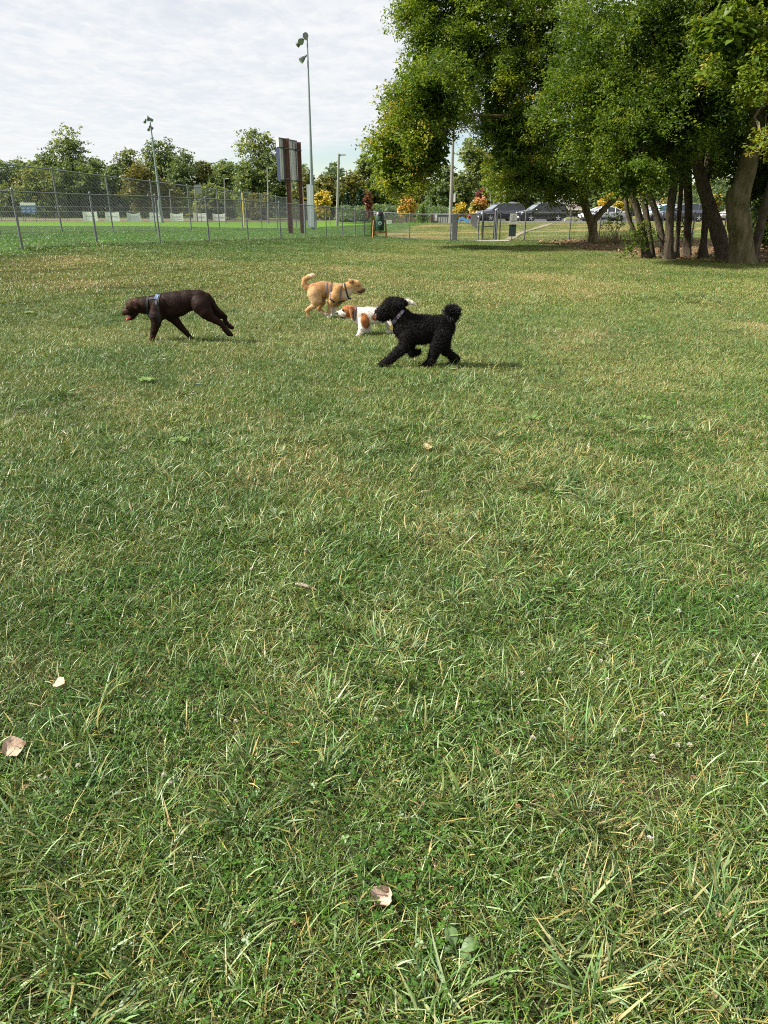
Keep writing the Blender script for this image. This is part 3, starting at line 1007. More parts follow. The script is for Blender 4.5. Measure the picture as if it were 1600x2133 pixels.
class Tree:
    def __init__(self, name, base, label, cat, group=None, bark=None, seed=1):
        self.e = thing(name, base, label, cat, group)
        self.mb = MB(); self.P, self.T, self.r = [], [], np.random.default_rng(seed)
        self.bark = bark or BARK

    def stem(self, px, Y, radii_px, n=12, flare=True):
        """trunk through photo pixels at distance Y (Y may be a list); radii in pixels"""
        pts = []; rad = []
        for i, (x, y) in enumerate(px):
            yy = Y[i] if isinstance(Y, (list, tuple)) else Y
            pts.append(np.array(at(x, y, yy))); rad.append(radii_px[i] * yy / 1607.0)
        # refine
        P2, R2 = [], []
        for i in range(len(pts) - 1):
            p0 = pts[max(i - 1, 0)]; p1 = pts[i]; p2 = pts[i + 1]; p3 = pts[min(i + 2, len(pts) - 1)]
            for t in np.linspace(0, 1, 5)[:-1]:
                P2.append(0.5 * ((2 * p1) + (-p0 + p2) * t + (2 * p0 - 5 * p1 + 4 * p2 - p3) * t * t + (-p0 + 3 * p1 - 3 * p2 + p3) * t ** 3))
                R2.append(rad[i] + (rad[i + 1] - rad[i]) * t)
        P2.append(pts[-1]); R2.append(rad[-1])
        R2 = [q * (1 + self.r.normal(0, 0.035)) for q in R2]
        if flare:
            P2[0][2] -= 0.1
            R2[0] *= 1.3; R2[1] *= 1.1
        self.rings(P2, R2, max(n, 14), flare)
        return pts

    def rings(self, P2, R2, n, flare):
        """knobbly trunk: ridged rings with root buttresses at the foot"""
        V, F = [], []
        ph = self.r.random(4) * 6.28
        m = len(P2)
        for i, (p, q) in enumerate(zip(P2, R2)):
            d = Vector(P2[min(i + 1, m - 1)]) - Vector(P2[max(i - 1, 0)]); d.normalize()
            a = d.cross(Vector((0.3, 1, 0.2))).normalized(); b_ = d.cross(a).normalized()
            fl = max(0.0, 1 - i / 3.0) if flare else 0.0
            for k in range(n):
                t = 2 * math.pi * k / n
                rr = q * (1 + .05 * math.sin(3 * t + ph[0] + i * .25) + .035 * math.sin(7 * t + ph[1] - i * .2) + self.r.normal(0, .022) + fl * .42 * max(0, math.sin(2.5 * t + ph[2])) ** 2)
                V.append(Vector(p) + (a * math.cos(t) + b_ * math.sin(t)) * rr)
        for i in range(m - 1):
            for k in range(n):
                k2 = (k + 1) % n
                F.append((i * n + k, i * n + k2, (i + 1) * n + k2, (i + 1) * n + k))
        self.mb.add(V, F, True)

    def limb(self, a, b, r0, r1, n=5, sag=0.05, wob=0.06):
        pts = curve_pts(a, b, n, self.r, wob, sag)
        self.mb.tube(pts, list(np.linspace(r0, r1, n + 1)), 7)
        return pts

    def blob(self, x, y, Y, rx, ry, rz, n_cl, per=26, cl_r=0.5, tint=0.42, frm=None, hollow=0.5):
        c = np.array(at(x, y, Y)); rad = np.array([rx * Y / 1607.0, rz, ry * Y / 1745.0])
        p, t = blob_points(c, rad, int(n_cl * 1.3), int(per * 2.5), cl_r * 1.05, self.r, tint, hollow, 0.6, 1.0)
        self.P.append(p); self.T.append(t)
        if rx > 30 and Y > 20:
            # denser inner foliage, its inner shade put into a darker tint
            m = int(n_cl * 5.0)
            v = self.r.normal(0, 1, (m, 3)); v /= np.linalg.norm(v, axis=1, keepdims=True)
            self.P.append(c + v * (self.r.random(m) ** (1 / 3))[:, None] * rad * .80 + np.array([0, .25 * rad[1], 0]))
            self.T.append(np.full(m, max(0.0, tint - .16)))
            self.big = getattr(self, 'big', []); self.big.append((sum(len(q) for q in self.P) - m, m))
        if frm is not None:
            pts = self.limb(frm, c, 0.055, 0.018)
            for _ in range(4):
                u = self.r.normal(0, 1, 3); u /= np.linalg.norm(u)
                self.limb(pts[self.r.integers(2, 6)], c + u * rad * 0.85, 0.028, 0.008, 4, 0.03)
        return c

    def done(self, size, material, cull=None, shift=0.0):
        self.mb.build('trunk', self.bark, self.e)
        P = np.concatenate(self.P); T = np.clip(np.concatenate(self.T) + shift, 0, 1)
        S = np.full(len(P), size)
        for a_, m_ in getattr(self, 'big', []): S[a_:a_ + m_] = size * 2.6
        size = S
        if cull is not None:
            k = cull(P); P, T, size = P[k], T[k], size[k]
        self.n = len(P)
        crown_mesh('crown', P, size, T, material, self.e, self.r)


def project(P):
    """photo pixels of world points"""
    d = P - np.array([0, 0, CAM_H])
    zc_ = d[:, 1] * CP - d[:, 2] * SP
    yc_ = d[:, 1] * SP + d[:, 2] * CP
    return 800 + FPX * d[:, 0] / zc_, 1066.5 - FPX * yc_ / zc_


# ---- big maple at the fence, forked low, crown reaching far to the left
b = on(1235, 505)
TA = Tree('maple_tree', b, 'broad maple with a low forked trunk at the gate fence, crown reaching left', 'tree', 'maples at the right of the dog park', bark=BARK_MOSS, seed=11)
Y = b.y
p = TA.stem([(1236, 505), (1235, 480), (1233, 458)], Y, [10.5, 9.2, 10.5], 14)
TA.stem([(1231, 462), (1222, 440), (1216, 412), (1200, 360), (1175, 280), (1150, 180)], [Y, Y, Y, Y - .5, Y - 1, Y - 1], [9, 8, 7.5, 7, 6, 4], flare=False)
TA.stem([(1236, 462), (1250, 445), (1270, 424), (1288, 402), (1300, 340), (1300, 250), (1280, 130)], [Y, Y, Y, Y, Y, Y + .5, Y + 1], [7, 6, 6, 6, 6, 5, 3], flare=False)
hub1 = np.array(at(1175, 280, Y - 1)); hub2 = np.array(at(1150, 180, Y - 1)); hub3 = np.array(at(1300, 250, Y + .5))
arm = TA.limb(hub1, at(930, 258, Y - 5.5), 0.085, 0.04, 8, 0.10, 0.03)
arm2 = TA.limb(hub2, at(940, 130, Y - 2), 0.11, 0.045, 8, 0.06, 0.03)
aL, aL2 = arm[-1], arm2[-1]
for (x, y, dY, rx, ry, rz, n, tint, f) in (
        (798, 325, -5.8, 34, 55, 1.4, 70, .70, aL), (838, 352, -5.8, 50, 46, 1.6, 105, .58, aL), (850, 285, -6.3, 62, 62, 1.8, 150, .50, aL), (905, 310, -5.3, 36, 60, 1.6, 80, .36, aL),
        (812, 225, -6.3, 30, 40, 1.3, 50, .60, aL), (874, 190, -6.3, 48, 60, 1.9, 130, .46, aL2), (900, 105, -2.5, 46, 65, 1.9, 120, .43, aL2), (888, 20, -2, 44, 50, 1.8, 90, .44, aL2),
        (930, 200, -5.8, 62, 70, 2.0, 160, .40, aL), (950, 90, -2, 70, 75, 2.2, 180, .42, aL2), (940, -30, -2, 80, 60, 2.2, 120, .42, aL2), (838, 30, -2, 18, 20, 0.8, 16, .5, aL2),
        (1030, 160, -2, 70, 80, 2.4, 190, .42, hub2), (1040, 50, -2, 75, 80, 2.4, 180, .43, hub2), (1060, -60, -2, 80, 60, 2.4, 110, .43, hub2),
        (1040, 255, -2, 44, 42, 1.8, 95, .44, hub1), (1065, 328, -2.5, 52, 58, 2.0, 150, .50, hub1), (1100, 270, -2.5, 62, 70, 2.2, 170, .44, hub1), (1048, 368, -2, 26, 26, 1.1, 34, .52, hub1),
        (1115, 352, -2.5, 56, 36, 1.8, 120, .44, hub1), (1190, 368, -2, 46, 34, 1.8, 100, .40, hub1), (1165, 330, -1.5, 60, 60, 2.2, 120, .36, hub1), (1140, 150, -2, 75, 85, 2.4, 170, .40, hub2),
        (1150, 40, -2, 80, 80, 2.4, 150, .40, hub2), (1213, 418, -1.5, 20, 20, 0.8, 22, .5, hub1), (1148, 415, -2.5, 24, 12, 0.7, 10, .5, hub1),
        (1240, 350, 0, 60, 60, 2.2, 90, .34, hub3), (1290, 250, 0, 80, 90, 2.6, 120, .34, hub3), (1270, 130, 0, 90, 90, 2.8, 120, .36, hub3), (1330, 360, 2, 70, 50, 2.4, 80, .30, hub3)):
    TA.blob(x, y, Y + dY, rx, ry, rz, n, 26, 0.62, tint, f)


def gapA(P):
    x, y = project(P)
    return ~(((x - 962) / 42) ** 2 + ((y - 362) / 70) ** 2 < 1 + 0.25 * np.sin(x * 0.5) * np.cos(y * 0.4))


TA.done(0.125, MAPLE, gapA)

# ---- clump of trunks further right
b = on(1388, 540)
TB = Tree('maple_tree', b, 'maple with two dark stems parting from one foot, left of the leaning trunk', 'tree', 'maples at the right of the dog park', seed=12)
Y = b.y
TB.stem([(1392, 540), (1394, 500), (1397, 440), (1404, 385), (1402, 330), (1395, 250), (1385, 150)], Y, [10.5, 9, 8.5, 8, 7, 6, 4])
TB.stem([(1384, 538), (1378, 490), (1366, 440), (1350, 400), (1338, 350), (1320, 260), (1310, 160)], Y + 0.2, [7, 7, 6.5, 6.5, 6, 5, 3])
h = np.array(at(1395, 250, Y)); h2 = np.array(at(1320, 260, Y))
for (x, y, dY, rx, ry, rz, n, tint, f) in (
        (1300, 320, -3.5, 50, 34, 1.1, 80, .50, h2), (1335, 345, -4.5, 34, 26, 0.8, 50, .54, h2), (1250, 280, -3, 60, 55, 1.6, 110, .44, h2), (1330, 255, -3.5, 75, 60, 1.8, 150, .46, h2),
        (1270, 190, -2.5, 75, 65, 1.8, 130, .42, h2), (1380, 180, -3, 85, 70, 2.0, 160, .44, h), (1300, 90, -2, 90, 80, 2.2, 150, .40, h2), (1400, 80, -2.5, 90, 80, 2.2, 150, .42, h),
        (1220, 110, -2, 70, 90, 2.0, 110, .40, h2), (1330, -20, -2, 110, 60, 2.4, 120, .42, h), (1420, 270, -2, 60, 50, 1.6, 90, .42, h), (1225, 330, -2.5, 22, 24, 0.7, 26, .52, h2), (1200, 255, -2, 50, 46, 1.4, 60, .46, h2), (1160, 200, -2, 44, 44, 1.3, 46, .48, h2), (1312, 388, -3.5, 40, 22, .9, 50, .50, h2), (1362, 372, -3, 44, 24, 1.0, 50, .44, h2)):
    TB.blob(x, y, Y + dY, rx, ry, rz, n, 24, 0.48, tint, f)
TB.done(0.085, MAPLE, shift=-0.08)

b = on(1346, 538)
TC = Tree('maple_tree', b, 'ivy-footed maple stem with leafy shoots at its base, leftmost of the trunk clump', 'tree', 'maples at the right of the dog park', seed=13)
Y = b.y
TC.stem([(1346, 538), (1340, 490), (1328, 440), (1316, 400), (1305, 350), (1295, 270)], Y, [8.5, 7.5, 7.2, 7.2, 7, 4.5])
TC.stem([(1357, 532), (1352, 480), (1344, 430), (1332, 390), (1325, 330), (1330, 240)], Y + 0.4, [6.5, 6, 6, 6, 6, 3.5])
TC.stem([(1332, 500), (1322, 482), (1309, 450), (1304, 420), (1300, 380), (1290, 320)], Y + 0.7, [4, 4, 4.5, 4.5, 4, 3], flare=False)
h = np.array(at(1295, 270, Y))
foot = np.array(at(1340, 500, Y))
for (x, y, dY, rx, ry, rz, n, tint, f) in (
        (1328, 495, -.2, 14, 26, 0.3, 7, .42, None), (1345, 470, -.2, 12, 26, 0.3, 6, .36, None), (1312, 515, -.1, 12, 10, 0.3, 4, .36, None), (1375, 500, .8, 14, 16, 0.4, 4, .34, None), (1420, 480, 2, 16, 26, .5, 5, .34, None),
        (1290, 220, -1, 70, 60, 1.8, 80, .36, h), (1340, 330, 1, 50, 40, 1.4, 60, .3, h), (1400, 320, 1.5, 60, 40, 1.5, 60, .3, h)):
    TC.blob(x, y, Y + dY, rx, ry, rz, n, 22, 0.42, tint, f)
TC.done(0.085, MAPLE, shift=-0.08)

b = on(1510, 541)
TD = Tree('maple_tree', b, 'straight bare trunk leaning left, just beside the mossy thick trunk', 'tree', 'maples at the right of the dog park', seed=14)
Y = b.y
TD.stem([(1510, 541), (1500, 500), (1485, 450), (1470, 405), (1456, 355), (1446, 310), (1430, 230), (1420, 130)], Y, [18, 15.5, 13.5, 12, 11.5, 10.5, 9, 6], 16)
h = np.array(at(1430, 230, Y))
for (x, y, dY, rx, ry, rz, n, tint, f) in (
        (1430, 290, -2.5, 52, 36, 1.1, 80, .44, h), (1470, 215, -2.5, 75, 60, 1.6, 130, .40, h), (1500, 120, -2, 85, 70, 1.8, 130, .38, h), (1460, 20, -2, 100, 70, 2.0, 130, .42, h), (1530, 280, -.5, 60, 50, 1.5, 60, .30, h),
        (1400, 230, -2.5, 50, 50, 1.2, 70, .46, h), (1400, 120, -2.5, 70, 60, 1.6, 90, .42, h), (1560, 10, -1, 80, 60, 1.8, 90, .40, h)):
    TD.blob(x, y, Y + dY, rx, ry, rz, n, 24, 0.45, tint, f)
TD.done(0.085, MAPLE, shift=-0.08)

b = on(1545, 549)
TE = Tree('maple_tree', b, 'thickest mossy maple trunk with a swollen wound, at the right edge', 'tree', 'maples at the right of the dog park', bark=BARK_MOSS, seed=15)
Y = b.y
TE.stem([(1546, 550), (1545, 520), (1541, 480), (1536, 440), (1537, 412), (1548, 385), (1560, 340), (1570, 290), (1578, 230), (1588, 150), (1600, 40)], Y, [27, 24, 22.5, 21.5, 23, 20, 17, 16, 15, 13, 9], 22)
TE.mb.sphere(at(1521, 408, Y - .05), 0.15, 12, 8, (0.8, 1, 1.5))
h = np.array(at(1588, 150, Y))
for (x, y, dY, rx, ry, rz, n, tint, f) in (
        (1520, 60, -4, 62, 42, 0.9, 85, .56, h), (1560, 120, -4, 46, 45, 0.8, 70, .56, h), (1500, 130, -4, 30, 24, 0.5, 26, .56, h), (1470, 70, -3.5, 26, 26, 0.6, 22, .52, h), (1585, 170, -4.5, 22, 30, 0.5, 28, .6, h), (1590, 285, -5, 14, 8, 0.25, 7, .72, h),
        (1560, 30, -1, 90, 70, 2.0, 120, .40, h), (1640, 100, -1, 90, 90, 2.0, 120, .4, h), (1650, 250, 0, 60, 70, 1.8, 80, .34, h), (1580, -60, -2, 120, 60, 2, 110, .42, h)):
    TE.blob(x, y, Y + dY, rx, ry, rz, n, 24, 0.40, tint, f)
TE.done(0.105, MAPLE)


def slim(name, px, Y, rad, label, blobs, seed):
    b = at(*px[0], Y)
    t = Tree(name, Vector((b.x, b.y, tz(b.x, b.y))), label, 'tree', 'maples at the right of the dog park', seed=seed)
    t.stem(px, Y, rad, 10)
    h = np.array(at(*px[-2], Y))
    for (x, y, dY, rx, ry, rz, n, tint) in blobs:
        t.blob(x, y, Y + dY, rx, ry, rz, n, 22, 0.5, tint, h)
    t.done(0.13, MAPLE)


slim('maple_tree', [(1431, 527), (1432, 480), (1434, 440), (1432, 380), (1430, 300), (1428, 200)], 28.5, [8.5, 7.5, 8, 8, 8, 5], 'upright dark maple stem standing back in the middle of the trunk clump', [(1430, 320, 1, 60, 40, 1.6, 46, .28), (1470, 150, 0, 90, 80, 2.4, 70, .3)], 16)
slim('maple_tree', [(1463, 532), (1467, 490), (1470, 440), (1472, 380), (1478, 290), (1480, 200)], 27.5, [8.5, 7, 6.5, 6.5, 6, 4], 'thin dark maple stem in the gap left of the leaning trunk foot', [(1500, 330, 2, 50, 46, 1.6, 50, .28), (1380, 260, 2, 60, 60, 2, 60, .3)], 17)
slim('maple_tree', [(1408, 530), (1412, 480), (1416, 430), (1420, 370), (1420, 280), (1420, 220)], 27.0, [5, 4.5, 4.5, 4.5, 4, 3], 'thinnest maple stem, close right of the two parted stems', [(1360, 300, 1.5, 60, 46, 1.6, 50, .3)], 18)
slim('maple_tree', [(1566, 542), (1578, 500), (1592, 440), (1612, 370), (1640, 280), (1660, 200)], 24.5, [12, 9, 9, 9, 9, 6], 'dark stem slanting right behind the thickest trunk', [(1590, 360, 2.5, 50, 60, 1.6, 80, .26), (1640, 340, 3, 60, 70, 1.8, 80, .26), (1570, 240, 3, 70, 60, 2, 80, .28), (1700, 200, 0, 90, 100, 2.5, 90, .34)], 19)
slim('maple_tree', [(1660, 540), (1655, 480), (1650, 400), (1660, 300), (1670, 200), (1680, 100)], 25.5, [14, 12, 11, 10, 9, 6], 'maple stem just outside the right edge of the clump', [(1700, 330, 1, 70, 70, 2, 80, .3), (1640, 430, 4, 50, 50, 1.6, 70, .25), (1720, 150, 0, 100, 100, 2.5, 100, .36)], 20)

# ------------------------------------------------------------------ generic trees
bg_count = 0


def bg_tree(x, ytop, w, Y, label, group, mat_=None, ybase=None, tint=0.4, n=2600, size=0.34, lobes=9, low=0.12, name='tree', cat='tree', seed=None, shape='round', bark=None, spread=0.07):
    global bg_count
    bg_count += 1
    r = np.random.default_rng(seed or (100 + bg_count))
    g0 = at(x, 450, Y)
    base = Vector((g0.x, g0.y, tz(g0.x, g0.y))) if ybase is None else at(x, ybase, Y)
    top = at(x, ytop, Y).z
    H = top - base.z
    W = w * Y / 1607.0 * 0.5
    e = thing(name, base, label, cat, group)
    mb = MB()
    tr_r = max(0.05, 0.018 * H)
    pts = [base + Vector((0, 0, -0.1)), base + Vector((r.normal(0, .01) * H, 0, H * 0.3)), base + Vector((r.normal(0, .02) * H, 0, H * 0.6)), base + Vector((r.normal(0, .02) * H, 0, H * 0.86))]
    mb.tube(pts, [tr_r * 1.3, tr_r, tr_r * 0.7, tr_r * 0.25], 7)
    Ps, Ts = [], []
    for i in range(lobes):
        if shape == 'cone':
            t = (i + 0.5) / lobes; hz = low + (1 - low) * t
            rr = W * (1.05 - t) * 0.9
            c = np.array([r.normal(0, .1) * rr, r.normal(0, .1) * rr, hz * H]); rad = np.array([rr, rr, H * 0.9 / lobes])
        else:
            t = i / max(1, lobes - 1)
            hz = low + 0.12 + (0.86 - low - 0.12) * t
            prof = math.sin(math.pi * min(1, max(0, 0.18 + 0.74 * t))) ** 0.7
            a = r.random() * 6.28 + i * 2.4
            q = W * prof * r.uniform(0.30, 0.66) * (0 if i == lobes - 1 else 1)
            rr = W * r.uniform(0.36, 0.52)
            c = np.array([q * math.cos(a), q * math.sin(a), hz * H]); rad = np.array([rr, rr, min(rr * 0.95, H * 0.2)])
            mid_ = np.array([0, 0, max(0.1, hz - 0.22) * H])
            mb.tube([np.array(base) + mid_, np.array(base) + (mid_ + c) / 2 + np.array([0, 0, .03 * H]), np.array(base) + c], [tr_r * 0.45, tr_r * .28, tr_r * 0.1], 5)
        ncl = max(4, int(n * 2.3 / lobes / 14))
        p, tt = blob_points(c, rad, ncl, 14, max(0.25, rr * 0.42), r, tint + r.normal(0, spread), 0.45, 0.7)
        Ps.append(p); Ts.append(tt)
    P = np.concatenate(Ps); T = np.concatenate(Ts)
    P[:, 2] = np.maximum(P[:, 2], 0.05 * H * low)
    mb.build('trunk', bark or BARK, e)
    V, F, T2 = leaf_arrays(P, size * 1.38, T, r, down=0.2, wide=0.85, up=0.5)
    me = np_mesh('crown', V, F, False, {'tint': ('FLOAT', T2)})
    link_mesh('crown', me, mat_ or BGLEAF, e, kind='stuff')
    return e


GL = 'trees along the far side of the ball field'
for (x, yt, w, Y, tint, n, m, lab, sd) in (
        (-20, 322, 120, 175, .40, 3400, BGLEAF, 'dense green tree at the far left edge behind the ball field', 0),
        (60, 335, 110, 178, .34, 2800, BGLEAF, 'low dark green tree second from the left behind the ball field', 0),
        (25, 385, 80, 165, .58, 1800, BGLEAF, 'yellow-green low tree above the blue scoreboard', 0),
        (108, 318, 90, 172, .42, 2600, BGLEAF, 'rounded green tree left of the tallest far tree', 0),
        (165, 266, 112, 176, .42, 3600, BGLEAF, 'tallest airy tree on the left, rising above the far tree line', 0),
        (85, 348, 105, 158, .64, 2800, BGLEAF, 'pale yellow-green tree on the left above the blue scoreboard', 0),
        (205, 330, 100, 168, .32, 3000, BGLEAF, 'dark green tree under the tallest airy tree', 0),
        (150, 345, 100, 163, .30, 3000, BGLEAF, 'dark broad tree behind the first white banner', 0),
        (245, 345, 80, 166, .28, 2600, BGLEAF, 'dark tree left of the orange-tipped tree', 0),
        (298, 342, 84, 156, .60, 2800, OLIVE, 'olive tree with orange tips beside the left light pole', 0),
        (285, 302, 70, 180, .46, 2000, BGLEAF, 'thin-topped green tree behind the orange-tipped tree', 0),
        (345, 288, 110, 176, .40, 3600, BGLEAF, 'tall full tree just right of the left light pole', 0),
        (392, 318, 96, 170, .28, 3200, BGLEAF, 'dark rounded tree right of the left light pole', 0),
        (352, 375, 80, 158, .50, 2000, OLIVE, 'low olive shrub-tree behind the white banners', 0),
        (432, 335, 80, 174, .34, 2400, OLIVE, 'brown-green tree between the two tall clumps', 0),
        (478, 332, 84, 170, .34, 2800, BGLEAF, 'green tree left of the tall feathery tree', 0),
        (548, 268, 130, 165, .48, 4200, BGLEAF, 'tall feathery tree left of the brown scoreboard posts', 0),
        (520, 345, 90, 160, .40, 2600, BGLEAF, 'green tree at the foot of the tall feathery tree', 0),
        (600, 330, 80, 162, .46, 2400, BGLEAF, 'green tree right behind the brown scoreboard posts', 0),
        (445, 388, 96, 142, .52, 2600, BGLEAF, 'grey-green willow-like bush behind the far banners', 0),
        (535, 406, 86, 142, .62, 2000, OLIVE, 'small golden tree behind the yellow foul pole', 0)):
    bg_tree(x, yt, w, Y, lab, GL, m, tint=tint, n=n, low=0.05, lobes=11, seed=300 + int(x) + 7)
GC = 'trees beyond the car park'
for (x, yt, w, Y, tint, n, m, lab) in (
        (640, 362, 80, 140, .45, 2400, OLIVE, 'olive-brown tree behind the tall steel light pole'),
        (700, 342, 74, 170, .40, 2400, BGLEAF, 'dark green treetop behind the middle street lamp'),
        (682, 370, 80, 138, .55, 2600, OLIVE, 'bronze-green tree left of the middle street lamp'),
        (735, 366, 84, 136, .50, 2600, OLIVE, 'bronze-green tree right of the middle street lamp'),
        (762, 318, 70, 140, .58, 2800, BGLEAF, 'tall yellow-green tree left of the big maple'),
        (800, 330, 80, 138, .45, 2800, BGLEAF, 'green tree hidden behind the tip of the big maple'),
        (860, 372, 100, 130, .36, 2800, OLIVE, 'dark olive tree behind the small orange tree'),
        (910, 380, 90, 128, .34, 2600, BGLEAF, 'dark green tree left of the wooden utility pole'),
        (975, 285, 90, 135, .60, 3400, BGLEAF, 'pale green poplar seen through the gap in the maple'),
        (1030, 300, 90, 140, .52, 3000, BGLEAF, 'tall pale green tree behind the two grey cars'),
        (930, 345, 60, 137, .44, 2000, BGLEAF, 'green tree behind the top of the wooden utility pole'),
        (1075, 360, 90, 128, .36, 2600, BGLEAF, 'green tree behind the front grey car'),
        (1130, 370, 80, 126, .30, 2400, BGLEAF, 'dark tree left of the brown-roofed house'),
        (1240, 350, 90, 150, .40, 2400, BGLEAF, 'green tree behind the brown-roofed house'),
        (1380, 380, 90, 130, .52, 2200, BGLEAF, 'pale green tree seen between the trunks behind the cars'),
        (1470, 370, 100, 120, .45, 2400, BGLEAF, 'green tree behind the right hatchback, between trunks'),
        (1560, 360, 110, 118, .34, 2600, BGLEAF, 'dark tree behind the silver car, right of the thick trunk'),
        (1640, 350, 110, 118, .34, 2600, BGLEAF, 'dark tree beyond the right edge of the car park')):
    bg_tree(x, yt, w, Y, lab, GC, m, tint=tint, n=n, low=0.04, lobes=11)
for (x, yt, w, Y, yb, m, lab, n, low, sz) in (
        (847, 412, 43, 74, 463, ORANGE, 'small orange tree on a pale slim trunk beside the litter bin', 1500, .36, .16),
        (998, 415, 40, 84, 460, ORANGE, 'round golden-orange tree left of the first grey car', 1500, .2, .17),
        (956, 425, 34, 88, 460, YELLOW, 'low golden bush right of the wooden utility pole', 800, .1, .17),
        (1003, 394, 42, 92, 458, RED, 'dark red tree behind the round golden-orange tree', 1200, .2, .2),
        (768, 393, 18, 84, 460, RED, 'narrow dark red tree at the fence corner', 700, .08, .16),
        (676, 401, 44, 82, 455, YELLOW, 'bright yellow bush behind the steel light pole foot', 1100, .12, .17),
        (1275, 402, 66, 100, 456, YELLOW, 'broad yellow tree behind the white sedan', 2000, .15, .2),
        (1405, 402, 60, 105, 456, YELLOW, 'yellow-green tree between the trunks behind the grey hatchback', 1400, .15, .2),
        (1482, 405, 40, 100, 456, YELLOW, 'small yellow tree left of the leaning trunk', 900, .15, .2)):
    bg_tree(x, yt, w, Y, lab, None, m, ybase=None if yb is None else yb, tint=0.5, spread=.2, n=n, low=low, size=sz, lobes=8)
bg_tree(879, 434, 24, 72, 'small fresh green sapling right of the small orange tree', None, LIME, ybase=464, tint=0.5, n=520, low=0.2, size=0.13, lobes=5, shape='cone')
bg_tree(1042 - 318, 405, 44, 112, 'dark green spruce behind the fence corner', None, CONIFER, tint=0.4, n=1200, low=0.02, size=0.25, lobes=7, shape='cone', name='spruce_tree')
bg_tree(752, 398, 46, 110, 'darker spruce close to the fence corner', None, CONIFER, tint=0.3, n=1200, low=0.02, size=0.25, lobes=7, shape='cone', name='spruce_tree')

# mass of distant woodland that closes the view behind the single trees
def woods(name, x0, x1, Y, ytop, n, tint, label, mat_=None, size=0.5, jitter=14, sd=5):
    r = np.random.default_rng(sd)
    xs = r.uniform(x0, x1, n)
    top = ytop + jitter * 2 * (fbm(xs * 0.02, xs * 0 + sd, 9, 4) - 0.5) + jitter * (fbm(xs * 0.1, xs * 0 + sd, 19, 3) - 0.5)
    ys = top + (456 - top) * r.random(n) ** 0.9
    YY = Y + r.uniform(-5, 5, n) + 3 * np.sin(xs * 0.11)
    P = np.array([tuple(at(a, b_, c)) for a, b_, c in zip(xs, ys, YY)])
    T = tint + 0.5 * (fbm(xs * 0.04, ys * 0.06, 33) - 0.5)
    V, F, T2 = leaf_arrays(P, size, np.clip(T, 0, 1), r, down=0.2, wide=0.9, up=0.5)
    me = np_mesh(name, V, F, False, {'tint': ('FLOAT', T2)})
    o = link_mesh(name, me, mat_ or BGLEAF)
    tag(o, label, 'trees', kind='stuff')


woods('far_woods', -150, 640, 186, 338, 20000, .32, 'dark mass of woodland closing the far side of the ball field', size=0.75, sd=5)
woods('far_woods', 600, 1700, 150, 382, 18000, .30, 'dark mass of woodland beyond the car park', size=0.7, sd=6)
woods('hedge', 700, 960, 100, 428, 5000, .12, 'dark clipped hedge behind the low brown wall', size=0.35, jitter=4, sd=7)
woods('hedge', 1380, 1900, 100, 400, 9000, .12, 'dark hedge beyond the cars, seen between the maple trunks', size=0.35, jitter=30, sd=8)

b = on(1592, 532)
RS = Tree('shrub', Vector((b.x, b.y + 3, tz(b.x, b.y + 3))), 'dark leafy undergrowth shrub at the right edge, behind the thickest trunk', 'shrub', seed=33)
for (x, y, q) in ((1585, 500, 30), (1620, 480, 40), (1600, 440, 34), (1655, 510, 40), (1570, 470, 20)):
    RS.limb(RS.e.location, at(x, y, b.y + 3.5), 0.02, 0.006, 4)
    RS.blob(x, y, b.y + 3.5, q, 34, 0.8, 34, 20, 0.4, .18)
RS.done(0.11, MAPLE)
# shrub and rough weeds at the fork tree, by the fence
b = on(1283, 500)
SH = Tree('shrub', b, 'thin leafy shrub against the fence right of the forked maple', 'shrub', seed=31)
for (x, y) in ((1270, 452), (1288, 448), (1262, 470), (1280, 470), (1295, 462)):
    SH.limb(b, at(x, y, b.y), 0.02, 0.006, 4)
    SH.blob(x, y, b.y, 11, 11, 0.3, 6, 7, 0.22, .30)
SH.done(0.10, MAPLE)
b = on(778, 493)
VN = Tree('vine', b, 'yellow-green vine climbing the wooden corner post', 'vine', seed=32)
VN.limb(b, at(777, 446, b.y - .05), 0.015, 0.008, 6)
for y in (486, 478, 470, 462, 454):
    VN.blob(777 + (y % 5), y, b.y - 0.1, 4, 5, 0.14, 8, 9, 0.16, .70)
VN.done(0.08, MAPLE)
# ================================================================== fences
GALV = mat('galvanised steel', (0.15, 0.16, 0.165), 0.45, metal=0.35, var=0.2, scale=6)
GALV_DARK = mat('weathered dark steel pipe', (0.10, 0.108, 0.112), 0.5, metal=0.3, var=0.3, scale=5)
WIRE = mat('galvanised wire', (0.15, 0.158, 0.165), 0.5, metal=0.3, var=0.1)


